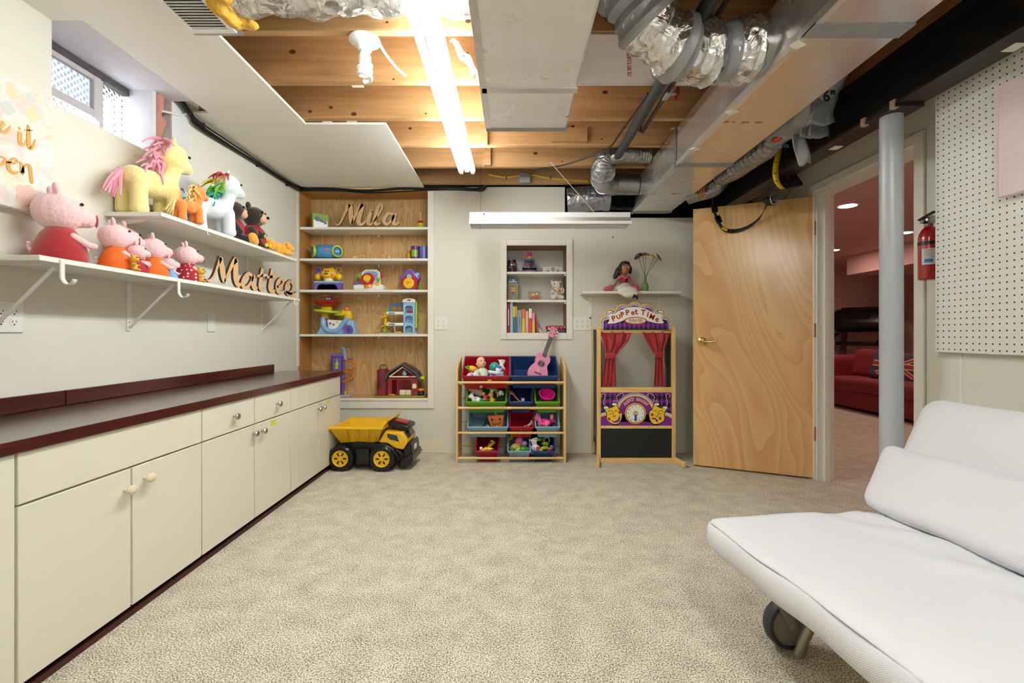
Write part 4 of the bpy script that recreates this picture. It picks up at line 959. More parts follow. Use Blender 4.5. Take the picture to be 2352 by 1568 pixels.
obj('frame', MB().tube([(.10, -.10, .30), (.60, -.10, .30), (.84, -.10, .62)], .014, 10).tube([(.10, -1.45, .30), (.60, -1.45, .30), (.84, -1.45, .62)], .014, 10).tube([(.10, -.1, .30), (.10, -1.45, .30)], .014, 10).tube([(.55, -.1, .30), (.55, -1.45, .30)], .014, 10), FRM, so)
obj('slat_base', MB().bb(.10, .60, -1.5, -.06, .306, .314), mat('slat_birch', '#c9a97a', .6), so)
for y in (-.095, -1.42):
    obj('leg', MB().tube([(.268, y, .0), (.285, y - .006, .06), (.40, y - .03, .30)], .0165, 12), FRM, so)
for y in (-.05, -1.47):
    wh = obj('wheel', MB().at((.266, y, .08), (R(90), 0, 0)).lathe([(.0, .012), (.062, .012), (.066, .018), (.066, -.018), (.0, -.012)], 32), mat('grey_wheel_disc', '#8f8b84', .4), so)
    obj('tyre', MB().at((.266, y, .08), (R(90), 0, 0)).lathe([(.066, -.02), (.078, -.02), (.082, -.012), (.082, .012), (.078, .02), (.066, .02)], 32, cap=False), mat('grey_rubber', '#3d4048', .5), wh)
    obj('fork', MB().at((.266, y - .022, .08), (0, R(-28), 0)).bb(-.014, .014, -.004, .0, -.014, .24), mat('fork_grey', '#9a968e', .35, .4), wh, bevel=.003)
    obj('axle_cap', MB().at((.266, y - .026, .08), (R(90), 0, 0)).lathe([(0, .004), (.008, .004), (.01, -.002)], 14), METAL, wh)
for (x, y) in ((.80, -.12), (.80, -1.44)):
    obj('leg', MB().tube([(x, y, .0), (x, y, .36)], .0165, 12), FRM, so)

# ---------------------------------------------------------------- toy bin rack
rk = thing('toy_bin_rack', 'pine rack holding four rows of coloured plastic toy bins', 'toy rack', (-.0125, 3.95, 0))
RW = .436
side = [(-.152, 0), (-.12, 0), (-.115, .03), (.115, .03), (.12, 0), (.14, 0), (.14, .835), (.11, .85), (-.12, .785), (-.152, .77)]
for sx in (-1, 1):
    obj('side_panel', MB().at((sx*RW, 0, 0), (R(90), 0, R(90))).prism(side, -.009, .009), PINEV, rk, bevel=.002)
rows = (.652, .446, .244, .039)
for z in rows:
    for (y, zz, r) in ((-.142, z, .010), (-.03, z - .024, .008), (.115, z + .046, .008)):
        obj('dowel', MB().cyl((-RW + .009, y, zz), (RW - .009, y, zz), r, n=12), PINE, rk)
BINC = {'red': mat('bin_red', '#a81228', .32), 'navy': mat('bin_navy', '#1f3a6e', .32), 'green': mat('bin_green', '#5c9a1c', .32), 'sky': mat('bin_sky', '#86aac4', .35)}
bins = {}
TILT = R(27)
def toy_bin(key, label, col, px0, px1, rimz, D=.30, H=.115):
    Y = 3.785; xa = (px0 - CX)/F*Y; xb = (px1 - CX)/F*Y; xc = (xa + xb)/2; W = (xb - xa)/2
    t_ = thing('toy_bin', label, 'toy bin', (xc, Y, rimz), (TILT, 0, 0), group='plastic toy bins on the rack')
    w1, w0_ = W - .008, W - .026; th = .003
    def shell(o_):
        mb = MB()
        A = [(-w1 + o_, .008 + o_), (w1 - o_, .008 + o_), (w1 - o_, D - .008 - o_), (-w1 + o_, D - .008 - o_)]
        B = [(-w0_ + o_, .02 + o_), (w0_ - o_, .02 + o_), (w0_ - o_, D - .02 - o_), (-w0_ + o_, D - .02 - o_)]
        return A, B
    A, B = shell(0); A2, B2 = shell(th); vs = [(x, y, 0) for x, y in A] + [(x, y, -H) for x, y in B] + [(x, y, 0) for x, y in A2] + [(x, y, -H + th) for x, y in B2]; fs = []
    for k in range(4):
        n_ = (k + 1) % 4; fs += [(k, n_, 4 + n_, 4 + k), (8 + k, 12 + k, 12 + n_, 8 + n_), (k, 8 + k, 8 + n_, n_)]
    fs += [(4, 5, 6, 7), (12, 15, 14, 13)]
    obj('tub', MB().add(vs, fs), BINC[col], t_, bevel=.006)
    rp_ = [(-W + .006, .0), (W - .006, 0), (W, .006), (W, D - .006), (W - .006, D), (-W + .006, D), (-W, D - .006), (-W, .006)]
    ri = [(-w1 + .002, .010), (w1 - .002, .010), (w1 - .002, .010), (w1 - .002, D - .010), (w1 - .002, D - .010), (-w1 + .002, D - .010), (-w1 + .002, D - .010), (-w1 + .002, .010)]
    vs = [(x, y, z) for z in (.004, -.012) for x, y in rp_] + [(x, y, .004) for x, y in ri] + [(x, y, -.012) for x, y in ri]; fs = []
    for k in range(8):
        n_ = (k + 1) % 8; fs += [(k, 8 + k, 8 + n_, n_), (k, n_, 16 + n_, 16 + k), (8 + k, 24 + k, 24 + n_, 8 + n_), (16 + k, 16 + n_, 24 + n_, 24 + k)]
    obj('rim', MB().add(vs, fs), BINC[col], t_, bevel=.003)
    obj('rib', MB().bb(-w1*.86, -w1*.86 + .004, .006, .012, -.04, -.012).bb(w1*.86 - .004, w1*.86, .006, .012, -.04, -.012), BINC[col], t_)
    bins[key] = (xc, Y, rimz, W, D, H); return t_
RZ = (.702, .494, .292, .096)
toy_bin('r1', 'large red bin with the baby doll, top row of the rack', 'red', 1059, 1172, RZ[0], .33, .125)
toy_bin('b1', 'large navy bin with the ukulele, top row of the rack', 'navy', 1171, 1285, RZ[0], .33, .125)
toy_bin('g1', 'large green bin full of small toys, second row', 'green', 1069, 1164, RZ[1])
toy_bin('b2', 'small navy bin with a wooden spoon, second row', 'navy', 1169, 1224, RZ[1])
toy_bin('g2', 'small green bin with the pink bucket, second row', 'green', 1229, 1287, RZ[1])
toy_bin('s1', 'large light blue bin with the smiling flowerpot, third row', 'sky', 1072, 1168, RZ[2])
toy_bin('r2', 'small red bin with a toy trumpet, third row', 'red', 1170, 1227, RZ[2])
toy_bin('s2', 'small light blue bin with pink toys, third row', 'sky', 1229, 1287, RZ[2])
toy_bin('r3', 'small red bin of toy food on the bottom row', 'red', 1091, 1146, RZ[3])
toy_bin('s3', 'small light blue bin of toy vegetables on the bottom row', 'sky', 1165, 1220, RZ[3])
toy_bin('b3', 'small navy bin of mixed toys on the bottom row', 'navy', 1220, 1276, RZ[3])
def inbin(key, fx, fy, h):
    """point in a bin: fx -1..1 across, fy 0..1 front to back, h above the bin floor"""
    xc, Y, z, W, D, H = bins[key]; E = Euler((TILT, 0, 0)).to_matrix()
    return V((xc, Y, z)) + E @ V((fx*(W - .03), .03 + fy*(D - .06), -H + .004 + h))

# ---------------------------------------------------------------- puppet theatre
YT = 3.83
th = thing('puppet_theatre', 'wooden puppet theatre with red curtains, purple sign and chalkboard', 'puppet theatre', (1.006, YT, 0))
def tp(px, py): return ((px - CX)/F*YT - 1.006, CH + (CY - py)/F*YT)
def za(zx, zy): return tp(1370 + zx/12.38, 690 + zy/12.38)          # close-up of the sign
def zb(zx, zy): return tp(1370 + zx/7.842, 880 + zy/7.842)          # close-up of the panel
xa, xb = tp(1371, 0)[0], tp(1551, 0)[0]; zt = tp(0, 748)[1]
pw = .030
obj('post', MB().bb(xa, xa + pw, -.012, .018, .0, zt), PINEV, th, bevel=.002)
obj('post', MB().bb(xb - pw, xb, -.012, .018, .0, zt), PINEV, th, bevel=.002)
def rail(py0, py1, y0=-.008, y1=.012):
    obj('rail', MB().bb(xa + pw, xb - pw, y0, y1, tp(0, py1)[1], tp(0, py0)[1]), PINE, th, bevel=.002)
rail(889, 901); rail(977, 983.5); rail(1051, 1062); rail(760, 764, .0, .014)
obj('chalkboard', MB().bb(xa + pw, xb - pw, -.001, .006, tp(0, 1051)[1], tp(0, 983.5)[1]), mat('chalkboard_slate', '#0d1412', .5, var=.5, vscale=9, bump=.05), th)
obj('curtain_rod', MB().cyl((xa + pw, .022, tp(0, 764)[1]), (xb - pw, .022, tp(0, 764)[1]), .006, n=10), PINE, th)
CURT = mat('red_curtain_satin', '#a30d1c', .45, sheen=.4, bump=.1, bscale=12)
def curtain(pts_l, pts_r):
    """edges as (px, py) lists top to bottom"""
    n = len(pts_l)
    def f_(u, v):
        t_ = v*(n - 1); k = min(int(t_), n - 2); q = t_ - k
        l = tp(pts_l[k][0] + (pts_l[k+1][0] - pts_l[k][0])*q, pts_l[k][1] + (pts_l[k+1][1] - pts_l[k][1])*q)
        r = tp(pts_r[k][0] + (pts_r[k+1][0] - pts_r[k][0])*q, pts_r[k][1] + (pts_r[k+1][1] - pts_r[k][1])*q)
        return (l[0] + (r[0] - l[0])*u, .008 - .010*sin(u*20 + v*3) - .006*sin(u*37 - v*5) - (.012*(1 - abs(v - .45)/.45) if v < .9 else 0) * sin(pi*u), l[1] + (r[1] - l[1])*u)
    return MB().sheet(f_, 40, 30)
c1 = obj('curtain', curtain([(1378, 762), (1384, 780), (1391, 815), (1390, 825), (1386, 850), (1380, 888)], [(1452, 762), (1443, 784), (1414, 818), (1413, 826), (1415, 850), (1416, 888)]), CURT, th, solid=.002)
c2 = obj('curtain', curtain([(1474, 762), (1484, 784), (1504, 816), (1505, 824), (1504, 850), (1502, 888)], [(1540, 762), (1534, 780), (1522, 812), (1521, 822), (1526, 850), (1530, 888)]), CURT, th, solid=.002)
for c_, (l, r, y0_, y1_) in ((c1, (1390, 1415, 811, 823)), (c2, (1503, 1523, 809, 820))):
    a, b_ = tp(l, y1_), tp(r, y0_)
    obj('tie_band', MB().rbox((a[0], -.022, a[1]), (b_[0], .018, b_[1]), .006, (6, 4, 4)), CURT, c_)
    # gathered casing
gm = MB()
for (l, r) in ((1378, 1452), (1474, 1540)):
    pass
# wings
BLKF = mat('black_fabric', '#0c0d10', .9, sheen=.3)
for sx, x in ((-1, xa + .012), (1, xb - .012)):
    wg = obj('wing', MB().sheet(lambda u, v: (x + .008*sin(u*14 + v*2), .03 + .20*u, .13 + (zt - .16)*v), 14, 6), BLKF, th, solid=.003)
    obj('wing_post', MB().bb(x - .012, x + .012, .235, .258, .02, zt - .02), PINEV, th, bevel=.002)
    foot = obj('foot', MB().at((x + sx*.004, 0, 0), (0, 0, sx*R(10))).bb(-.013, .013, -.17, .235, .0, .045), PINE, th, bevel=.006)
# printed sign
def flat(name, polys, y, m, parent, thick=.0012, fn=za):
    mb = MB(); mb.at((0, y, 0), (R(90), 0, 0))
    for p_ in polys: mb.prism([fn(*q) for q in p_], 0, thick)
    return obj(name, mb, m, parent, smooth=0)
def strk(name, strokes, y, m, parent, thick=.001, fn=za, k=1.):
    mb = MB(); mb.at((0, y, 0), (R(90), 0, 0))
    for s_ in strokes: mb.stroke([(*fn(a, b_), c_*k) for a, b_, c_ in s_], 0, thick)
    return obj(name, mb, m, parent, smooth=0)
PYEL = mat('print_yellow', '#ecc52c', .35); PRED = mat('print_red', '#b0291f', .4); PLIL = mat('print_lilac', '#cbc7de', .4); PNAVY = mat('print_navy', '#2c2766', .4)
PWHT = mat('print_white', '#ece9e4', .4); PPUR = mat('print_purple', '#7b1b96', .4); PBLK = mat('print_black', '#101012', .4); PCRE = mat('print_cream', '#efdcae', .4); PEACH = mat('print_peach', '#f0c49a', .4); DKRED = mat('print_dark_red', '#8e1c22', .4)
DIA = bpy.data.materials.new('harlequin'); nt, b = nodes_of(DIA); N = nt.nodes.new; L = nt.links
tc = N('ShaderNodeTexCoord'); mp = N('ShaderNodeMapping'); mp.inputs['Scale'].default_value = (1/.0382, 1, 1/.062); L.new(tc.outputs['Object'], mp.inputs[0])
sp = N('ShaderNodeSeparateXYZ'); L.new(mp.outputs[0], sp.inputs[0])
def mth(op, a, b_=None):
    n_ = N('ShaderNodeMath'); n_.operation = op
    for i, q in enumerate((a, b_)):
        if q is None: continue
        if isinstance(q, (int, float)): n_.inputs[i].default_value = q
        else: L.new(q, n_.inputs[i])
    return n_.outputs[0]
fa = mth('FLOOR', mth('ADD', sp.outputs['X'], sp.outputs['Z'])); fb = mth('FLOOR', mth('SUBTRACT', sp.outputs['X'], sp.outputs['Z']))
par = mth('ABSOLUTE', mth('MODULO', mth('ADD', fa, fb), 2.))
mx = N('ShaderNodeMix'); mx.data_type = 'RGBA'; mx.inputs['A'].default_value = lin('#7b1b96'); mx.inputs['B'].default_value = lin('#0e0e10'); L.new(par, mx.inputs['Factor']); L.new(mx.outputs['Result'], b.inputs['Base Color']); b.inputs['Roughness'].default_value = .4
OUT = [(85, 850), (85, 640), (110, 540), (170, 480), (250, 450), (235, 400), (240, 330), (290, 270), (380, 245), (470, 255), (500, 300), (535, 330), (560, 240), (620, 160), (700, 110), (780, 100), (850, 125), (890, 150), (920, 100), (1000, 50), (1080, 38), (1160, 60), (1220, 110), (1255, 145), (1310, 110), (1400, 100), (1480, 125), (1560, 190), (1610, 260), (1640, 300), (1680, 260), (1780, 245), (1870, 270), (1920, 330), (1930, 400), (1920, 440), (2000, 460), (2070, 510), (2110, 580), (2125, 680), (2125, 850)]
def shr(poly, d, c=(1100, 560)):
    out = []; n = len(poly)
    for i in range(n):
        a, p_, c_ = V(poly[i-1]), V(poly[i]), V(poly[(i+1) % n]); e = (c_ - a).normalized(); nn = V((-e.y, e.x)); out.append((p_.x + nn.x*d, p_.y + nn.y*d))
    return out
sg = flat('sign_board', [OUT], .0, PYEL, th, .014)
flat('red_outline', [shr(OUT[1:-1] + [(2125, 845), (85, 845)], 26)], -.0142, PRED, sg)
flat('lilac_border', [shr(OUT[1:-1] + [(2125, 840), (85, 840)], 36)], -.0148, PLIL, sg)
flat('diamond_print', [[(188, 838), (188, 640), (210, 570), (280, 540), (1900, 540), (1990, 570), (2028, 650), (2032, 838)]], -.0156, DIA, sg)
flat('arch_cap', [arc(740, 330, 130, 180, 360, 14, 115)], -.0156, PPUR, sg); flat('arch_cap', [arc(1420, 330, 150, 180, 360, 14, 125)], -.0156, PPUR, sg); flat('arch_cap', [arc(1065, 190, 95, 180, 360, 12, 42)], -.0156, PBLK, sg)
dots = []
def dotarc(c, r, a0, a1, n, ry=None):
    for (x, y) in arc(c[0], c[1], r, a0, a1, n, ry): dots.append([(x - 11, y - 14), (x + 11, y - 14), (x + 11, y + 14), (x - 11, y + 14)])
dotarc((745, 330), 175, 190, 310, 8, 160); dotarc((1065, 230), 140, 205, 335, 6, 120); dotarc((1410, 340), 190, 235, 345, 8, 170); dotarc((290, 640), 140, 180, 270, 5, 145); dotarc((1900, 640), 150, 270, 360, 5, 150)
for y in (720, 770, 822): dots.append([(140, y - 12), (165, y - 12), (165, y + 12), (140, y + 12)]); dots.append([(2052, y - 12), (2077, y - 12), (2077, y + 12), (2052, y + 12)])
o = flat('border_dots', dots, -.0162, PNAVY, sg); o['kind'] = 'stuff'
BAN = [(300, 405), (480, 378), (650, 285), (850, 205), (1060, 180), (1250, 198), (1450, 272), (1640, 372), (1870, 395), (1838, 480), (1850, 560), (1902, 630), (1830, 655), (1650, 640), (1450, 590), (1290, 515), (1060, 472), (850, 512), (700, 590), (500, 650), (300, 662), (352, 570), (345, 480)]
flat('banner_outline', [shr(BAN, -9)], -.0162, PBLK, sg); bn = flat('banner', [BAN], -.0170, PWHT, sg)
for (cx_, cy_, sx) in ((375, 340, 1), (1790, 335, -1)):
    flat('scroll', [arc(cx_, cy_, 100, 0, 360, 24, 62)], -.0165, PBLK, sg); flat('scroll', [arc(cx_, cy_, 88, 0, 360, 24, 50)], -.0174, PWHT, sg)
    strk('scroll_line', [[(cx_ - sx*30, cy_ + 5, .003), (cx_, cy_ + 25, .004), (cx_ + sx*50, cy_ + 5, .005), (cx_ + sx*75, cy_ - 40, .005)]], -.0184, PBLK, sg)
flat('oval', [arc(1095, 575, 322, 0, 360, 40, 105)], -.0178, PRED, sg); flat('oval', [arc(1095, 573, 285, 0, 360, 40, 80)], -.0188, PCRE, sg)
x_, z_ = za(1095, 575)
obj('lettering', MB().at((x_, -.0200, z_), (R(90), 0, 0), (.95, 1.15, 1)).text('THEATER', .028, .0005, bold=.0004), mat('print_blue', '#4a5290', .4), sg)
for (ch, zx, zy, sz, ro) in (('P', 475, 520, .060, 22), ('U', 612, 470, .047, 20), ('P', 720, 410, .058, 16), ('P', 865, 350, .058, 10), ('e', 1015, 345, .058, 5), ('t', 1115, 320, .066, 2), ('T', 1310, 350, .060, -8), ('i', 1440, 395, .060, -14), ('M', 1560, 470, .056, -20), ('e', 1705, 535, .060, -22)):
    x_, z_ = za(zx, zy)
    lt = obj('letter', MB().at((x_, -.0192, z_), (R(90), R(-ro), 0)).text(ch, sz, .0005, bold=.0012), DKRED, sg)
    obj('letter_halo', MB().at((x_, -.0180, z_), (R(90), R(-ro), 0)).text(ch, sz, .0005, bold=.0042), PEACH, lt)
# printed panel with masks and clock
Q = [(68, 162), (1355, 162), (1355, 765), (68, 765)]
pn = flat('print_panel', [Q], .004, DIA, th, .006, zb)
def clip(poly):
    return [(min(max(x, 69), 1354), min(max(y, 163), 764)) for x, y in poly]
A_ = lambda c, r, a0, a1, n=30: arc(c[0], c[1], r, a0, a1, n)
for k, (dr_, m_) in enumerate(((0, PLIL), (38, PYEL), (62, PPUR))):
    y = -.0022 - .0008*k
    flat('arch', [clip(A_((700, 540), 370 - dr_, 150, 390, 40))], y, m_, pn, .0008, zb)
    flat('arch', [clip([(69, 764)] + A_((175, 765), 245 - dr_, 200, 330, 20) + [(400, 764)])], y, m_, pn, .0008, zb)
    flat('arch', [clip([(1000, 764)] + A_((1225, 765), 245 - dr_, 210, 345, 20) + [(1354, 764)])], y, m_, pn, .0008, zb)
flat('arch', [[(300, 560), (1100, 560), (1100, 764), (300, 764)]], -.0042, PPUR, pn, .0004, zb)
dd = []
for (x, y) in A_((700, 540), 352, 195, 345, 34): dd.append([(x - 7, y - 8), (x + 7, y - 8), (x + 7, y + 8), (x - 7, y + 8)])
o = flat('border_dots', dd, -.0034, PNAVY, pn, .0008, zb); o['kind'] = 'stuff'
ck = flat('clock_face', [A_((700, 540), 200, 0, 360, 40)], -.0046, PBLK, pn, .0006, zb)
flat('clock_ring', [A_((700, 540), 190, 0, 360, 40)], -.0052, PYEL, ck, .0006, zb); flat('clock_ring', [A_((700, 540), 176, 0, 360, 40)], -.0058, PRED, ck, .0006, zb); flat('clock_dial', [A_((700, 540), 163, 0, 360, 40)], -.0064, PWHT, ck, .0006, zb)
for h in range(1, 13):
    if h == 6: continue
    a = R(90 - 30*h); x_, z_ = zb(700 + 134*cos(a), 540 - 134*sin(a))
    obj('numeral', MB().at((x_, -.0074, z_), (R(90), 0, 0)).text(str(h), .022, .0003), PBLK, ck)
flat('sun_ray', [[(700 + (62 if k % 2 else 40)*cos(k*pi/12), 540 + (62 if k % 2 else 40)*sin(k*pi/12)) for k in range(24)]], -.0072, PYEL, ck, .0004, zb)
flat('clock_hand', [[(674, 540), (682, 515), (700, 508), (718, 515), (726, 540), (718, 560), (720, 630), (732, 645), (716, 660), (700, 695), (684, 660), (668, 645), (680, 630), (682, 560)]], -.0082, mat('print_hand_blue', '#2c4fa0', .4), ck, .003, zb)
flat('hand_pin', [A_((700, 540), 16, 0, 360, 16)], -.0114, PWHT, ck, .001, zb)
for (ch, zx, zy, ro) in (('N', 522, 365, 34), ('E', 565, 325, 27), ('X', 608, 300, 20), ('T', 655, 290, 10), ('S', 735, 290, -6), ('H', 785, 305, -18), ('O', 838, 330, -26), ('W', 890, 370, -34)):
    x_, z_ = zb(zx, zy)
    lt = obj('letter', MB().at((x_, -.0060, z_), (R(90), R(-ro), 0)).text(ch, .033, .0003, bold=-.0004), DKRED, pn)
    obj('letter_halo', MB().at((x_, -.0054, z_), (R(90), R(-ro), 0)).text(ch, .033, .0003, bold=.0022), PEACH, lt)
def mask(sx, mir, sad):
    f_ = lambda x, y: (1400 - x if mir else x, y)
    M1 = [f_(*q) for q in [(140, 455), (190, 450), (250, 445), (320, 415), (365, 375), (380, 430), (400, 475), (440, 500), (455, 560), (440, 650), (400, 710), (350, 735), (280, 720), (210, 685), (180, 640), (190, 560), (175, 510)]]
    mk = flat('mask', [shr(M1, -14 if not mir else 14)], -.0056, PBLK, pn, .0006, zb); flat('mask_face', [M1], -.0064, PYEL, mk, .0008, zb)
    for c in ((170, 435), (318, 375)):
        c = f_(*c)
        flat('curl', [arc(c[0], c[1], 52, 0, 360, 18, 32)], -.0066, PBLK, mk, .0006, zb); flat('curl', [arc(c[0], c[1], 43, 0, 360, 18, 24)], -.0074, PWHT, mk, .0006, zb)
    for c in ((222, 640), (418, 520)) if not sad else ((260, 630), (402, 562)):
        c = f_(*c); flat('cheek', [A_(c, 28, 0, 360, 16)], -.0074, PRED, mk, .0006, zb)
    S = lambda pts: [(*f_(x, y), w_) for x, y, w_ in pts]
    strk('ink_line', [S([(205, 525, .003), (225, 490, .004), (265, 490, .004), (295, 530, .004), (305, 600, .004), (330, 590, .004), (350, 570, .003)]), S([(225, 560, .002), (250, 545, .004), (275, 555, .002)]), S([(320, 520, .002), (350, 485, .004), (385, 510, .002)])], -.0076, PBLK, mk, .0006, zb)
    if not sad: mp_ = [f_(*q) for q in [(255, 660), (320, 680), (380, 650), (415, 560), (425, 640), (400, 690), (350, 710), (290, 695)]]
    else: mp_ = [f_(*q) for q in [(430, 640), (390, 615), (340, 620), (300, 660), (300, 700), (325, 690), (350, 650), (390, 640)]]
    flat('mouth', [mp_], -.0078, PPUR, mk, .0006, zb)
    strk('ribbon', [S([(145, 400, .004), (125, 350, .004), (150, 240, .004), (145, 190, .004), (100, 190, .004), (80, 240, .004), (110, 245, .003)]), S([(295, 335, .004), (320, 310, .004), (375, 325, .004), (360, 240, .004), (420, 185, .004), (465, 180, .004), (485, 215, .004), (455, 225, .003)])], -.006, PEACH, mk, .0006, zb)
mask(1, False, False); mask(1, True, True)
# ---------------------------------------------------------------- soft toys
BEAD = mat('black_bead', '#08080a', .12)
def plush(name, col, sc=90): return mat('plush_' + name, col, .95, bump=.35, bscale=sc, sheen=.6, var=.06, vscale=30)
def capsule(mb, a, b_, r0, r1=None, n=12):
    r1 = r0 if r1 is None else r1; mb.cyl(a, b_, r0, r1, n); mb.ell(a, r0, n=n, m=8); mb.ell(b_, r1, n=n, m=8)
def hair(parent, name, roots, mats_, fall, length, r, seed=1, n=7):
    random.seed(seed); mbs = {}
    for i, p_ in enumerate(roots):
        k = i * len(mats_) // len(roots)
        mb = mbs.setdefault(k, MB()); q = V(p_); pts = [q.copy()]
        d = V(fall) + V((random.uniform(-.3, .3), random.uniform(-.3, .3), random.uniform(-.1, .1)))
        for j in range(n):
            q = q + (d.normalized() * (length / n)); d = d + V((random.uniform(-.35, .35), random.uniform(-.35, .35), -.28)); pts.append(q.copy())
        mb.tube(pts, [r*(1 - .75*j/n) for j in range(n + 1)], 6)
    for k, mb in mbs.items(): obj(name, mb, mats_[k], parent)
def horse(label, loc, rot, h, body, manes, seed, extra=None, wing=None):
    t_ = thing('plush_horse', label, 'plush toy', loc, rot, group='plush horses on the upper shelf')
    mb = MB()
    mb.ell((-.02, 0, .40), (.27, .165, .155)); mb.ell((.16, 0, .42), (.14, .15, .16)); mb.ell((-.20, 0, .40), (.13, .16, .15))
    for (x, y) in ((.20, .095), (.20, -.095), (-.22, .10), (-.22, -.10)):
        capsule(mb, (x, y, .36), (x + .005, y*1.05, .085), .082, .085); mb.ell((x + .01, y*1.05, .07), (.095, .085, .07))
    capsule(mb, (.20, 0, .48), (.26, 0, .68), .105, .10)
    mb.ell((.24, 0, .80), (.185, .165, .175)); mb.ell((.38, 0, .73), (.11, .10, .09)); mb.ell((.44, 0, .71), (.065, .075, .06))
    for sy in (-1, 1): mb.ell((.19, sy*.10, .93), (.035, .03, .085), (sy*-.3, -.2, 0))
    mb.M = Mx.Identity(4)
    mb.v = [p_ * h for p_ in mb.v]
    o = fused('body', mb, body, t_, .012*h/.44*.44 if h < .3 else .007, 5)
    for sy in (-1, 1): obj('eye', MB().ell(V((.375, sy*.12, .83))*h, .017*h, n=12, m=8), BEAD, o)
    roots = [(V((.20 - .10*k/20 + .05*sin(k), .05*cos(k*2.1), .93 - .38*max(0, k/20 - .25)))*h) for k in range(26)]
    hair(t_, 'mane', roots, manes, (-.6, -.3, .25), .30*h, .026*h, seed)
    hair(t_, 'tail', [V((-.33, .02*cos(k), .46 + .01*sin(k)))*h for k in range(9)], [manes[-1]], (-.5, 0, -.5), .36*h, .028*h, seed + 5)
    hair(t_, 'forelock', [V((.26 + .01*k, .03*cos(k*2), .935))*h for k in range(6)], [manes[0]], (.5, .2, .3), .16*h, .022*h, seed + 9)
    return t_
ZU, ZL = 1.605, 1.315
PKM = mat('pink_yarn', '#e79bb0', .6, sheen=.5)
horse('large pale yellow plush horse with a pink mane', (-1.775, 2.31, ZU), R(76), .43, plush('yellow', '#f0e09a'), [PKM], 11)
horse('white plush horse with a green, yellow and red mane', (-1.715, 2.68, ZU), R(62), .385, plush('white', '#d9dfe8'), [mat('red_yarn', '#b8353a', .6), mat('olive_yarn', '#b9ad2c', .6), mat('green_yarn', '#5fae2c', .6), mat('teal_yarn', '#2f8f8a', .6)], 12)
horse('small orange plush horse with a straw blond mane', (-1.642, 2.385, ZU), R(70), .205, plush('orange', '#ee8a3a'), [mat('straw_yarn', '#ecd79a', .6)], 13)
horse('small grey-blue plush horse with a violet mane, half hidden', (-1.818, 2.515, ZU), R(88), .24, plush('greyblue', '#a9b6c6'), [mat('violet_yarn', '#4b2c86', .6)], 14)
def bear(name, label, loc, rot, h, fur, face, shirt, feet, group):
    t_ = thing(name, label, 'plush toy', loc, rot, group=group)
    def sc_(mb): mb.v = [p_ * h for p_ in mb.v]; return mb
    mb = MB(); mb.ell((0, 0, .27), (.19, .20, .25)); mb.ell((.02, 0, .70), (.21, .22, .21))
    for sy in (-1, 1):
        mb.ell((-.02, sy*.20, .88), (.05, .085, .085)); capsule(mb, (.03, sy*.17, .42), (.16, sy*.25, .22), .07, .06)
        capsule(mb, (.10, sy*.12, .11), (.32, sy*.16, .10), .09, .085)
    body = fused('body', sc_(mb), fur, t_, .014*h, 4)
    fused('muzzle', sc_(MB().ell((.17, 0, .65), (.11, .12, .095)).ell((.20, .0, .70), (.07, .09, .07))), face, t_, .012*h, 3)
    obj('nose', sc_(MB().ell((.285, 0, .69), (.03, .045, .03))), BEAD, t_)
    for sy in (-1, 1): obj('eye', sc_(MB().ell((.205, sy*.085, .79), .025)), BEAD, t_)
    obj('shirt', sc_(MB().lathe([(.12, .52), (.205, .42), (.215, .28), (.205, .14)], 24, cap=False)), shirt, t_, solid=.004*h)
    for sy in (-1, 1): obj('foot', sc_(MB().ell((.38, sy*.17, .12), (.10, .105, .12))), feet, t_)
    return t_
BRN = plush('dark', '#2a1d18'); TAN = plush('tan', '#d8ab8c'); REDC = mat('red_cotton', '#a5202c', .8, bump=.2, bscale=120); SHOE = plush('amber', '#e2a32c')
bear('plush_bear', 'dark plush bear in red with amber feet, behind the white horse', (-1.74, 2.93, ZU), R(25), .29, BRN, TAN, REDC, SHOE, 'dark plush bears on the upper shelf')
bear('plush_bear', 'dark plush bear in red with amber feet, nearer the bookcase', (-1.76, 3.19, ZU), R(10), .33, BRN, TAN, REDC, SHOE, 'dark plush bears on the upper shelf')
bear('plush_bear', 'tiny dark plush bear in red sitting at the shelf edge', (-1.635, 3.07, ZU), R(-5), .115, BRN, TAN, REDC, mat('yellow_felt', '#e6c832', .8), 'dark plush bears on the upper shelf')
dg_ = thing('plush_dog', 'small amber plush dog lying at the far end of the upper shelf', 'plush toy', (-1.665, 3.36, ZU), R(60))
fused('body', MB().ell((0, 0, .045), (.07, .042, .045)).ell((.065, 0, .065), (.038, .036, .038)).ell((.10, 0, .055), (.025, .022, .02)).ell((.05, .035, .02), (.04, .018, .018)).ell((.05, -.035, .02), (.04, .018, .018)).ell((-.06, .03, .02), (.03, .018, .018)).ell((-.06, -.03, .02), (.03, .018, .018)), SHOE, dg_, .005, 4)
obj('nose', MB().ell((.124, 0, .06), .006, n=8, m=6), BEAD, dg_)
for sy in (-1, 1): obj('ear', MB().ell((.05, sy*.036, .075), (.018, .008, .025)), SHOE, dg_)

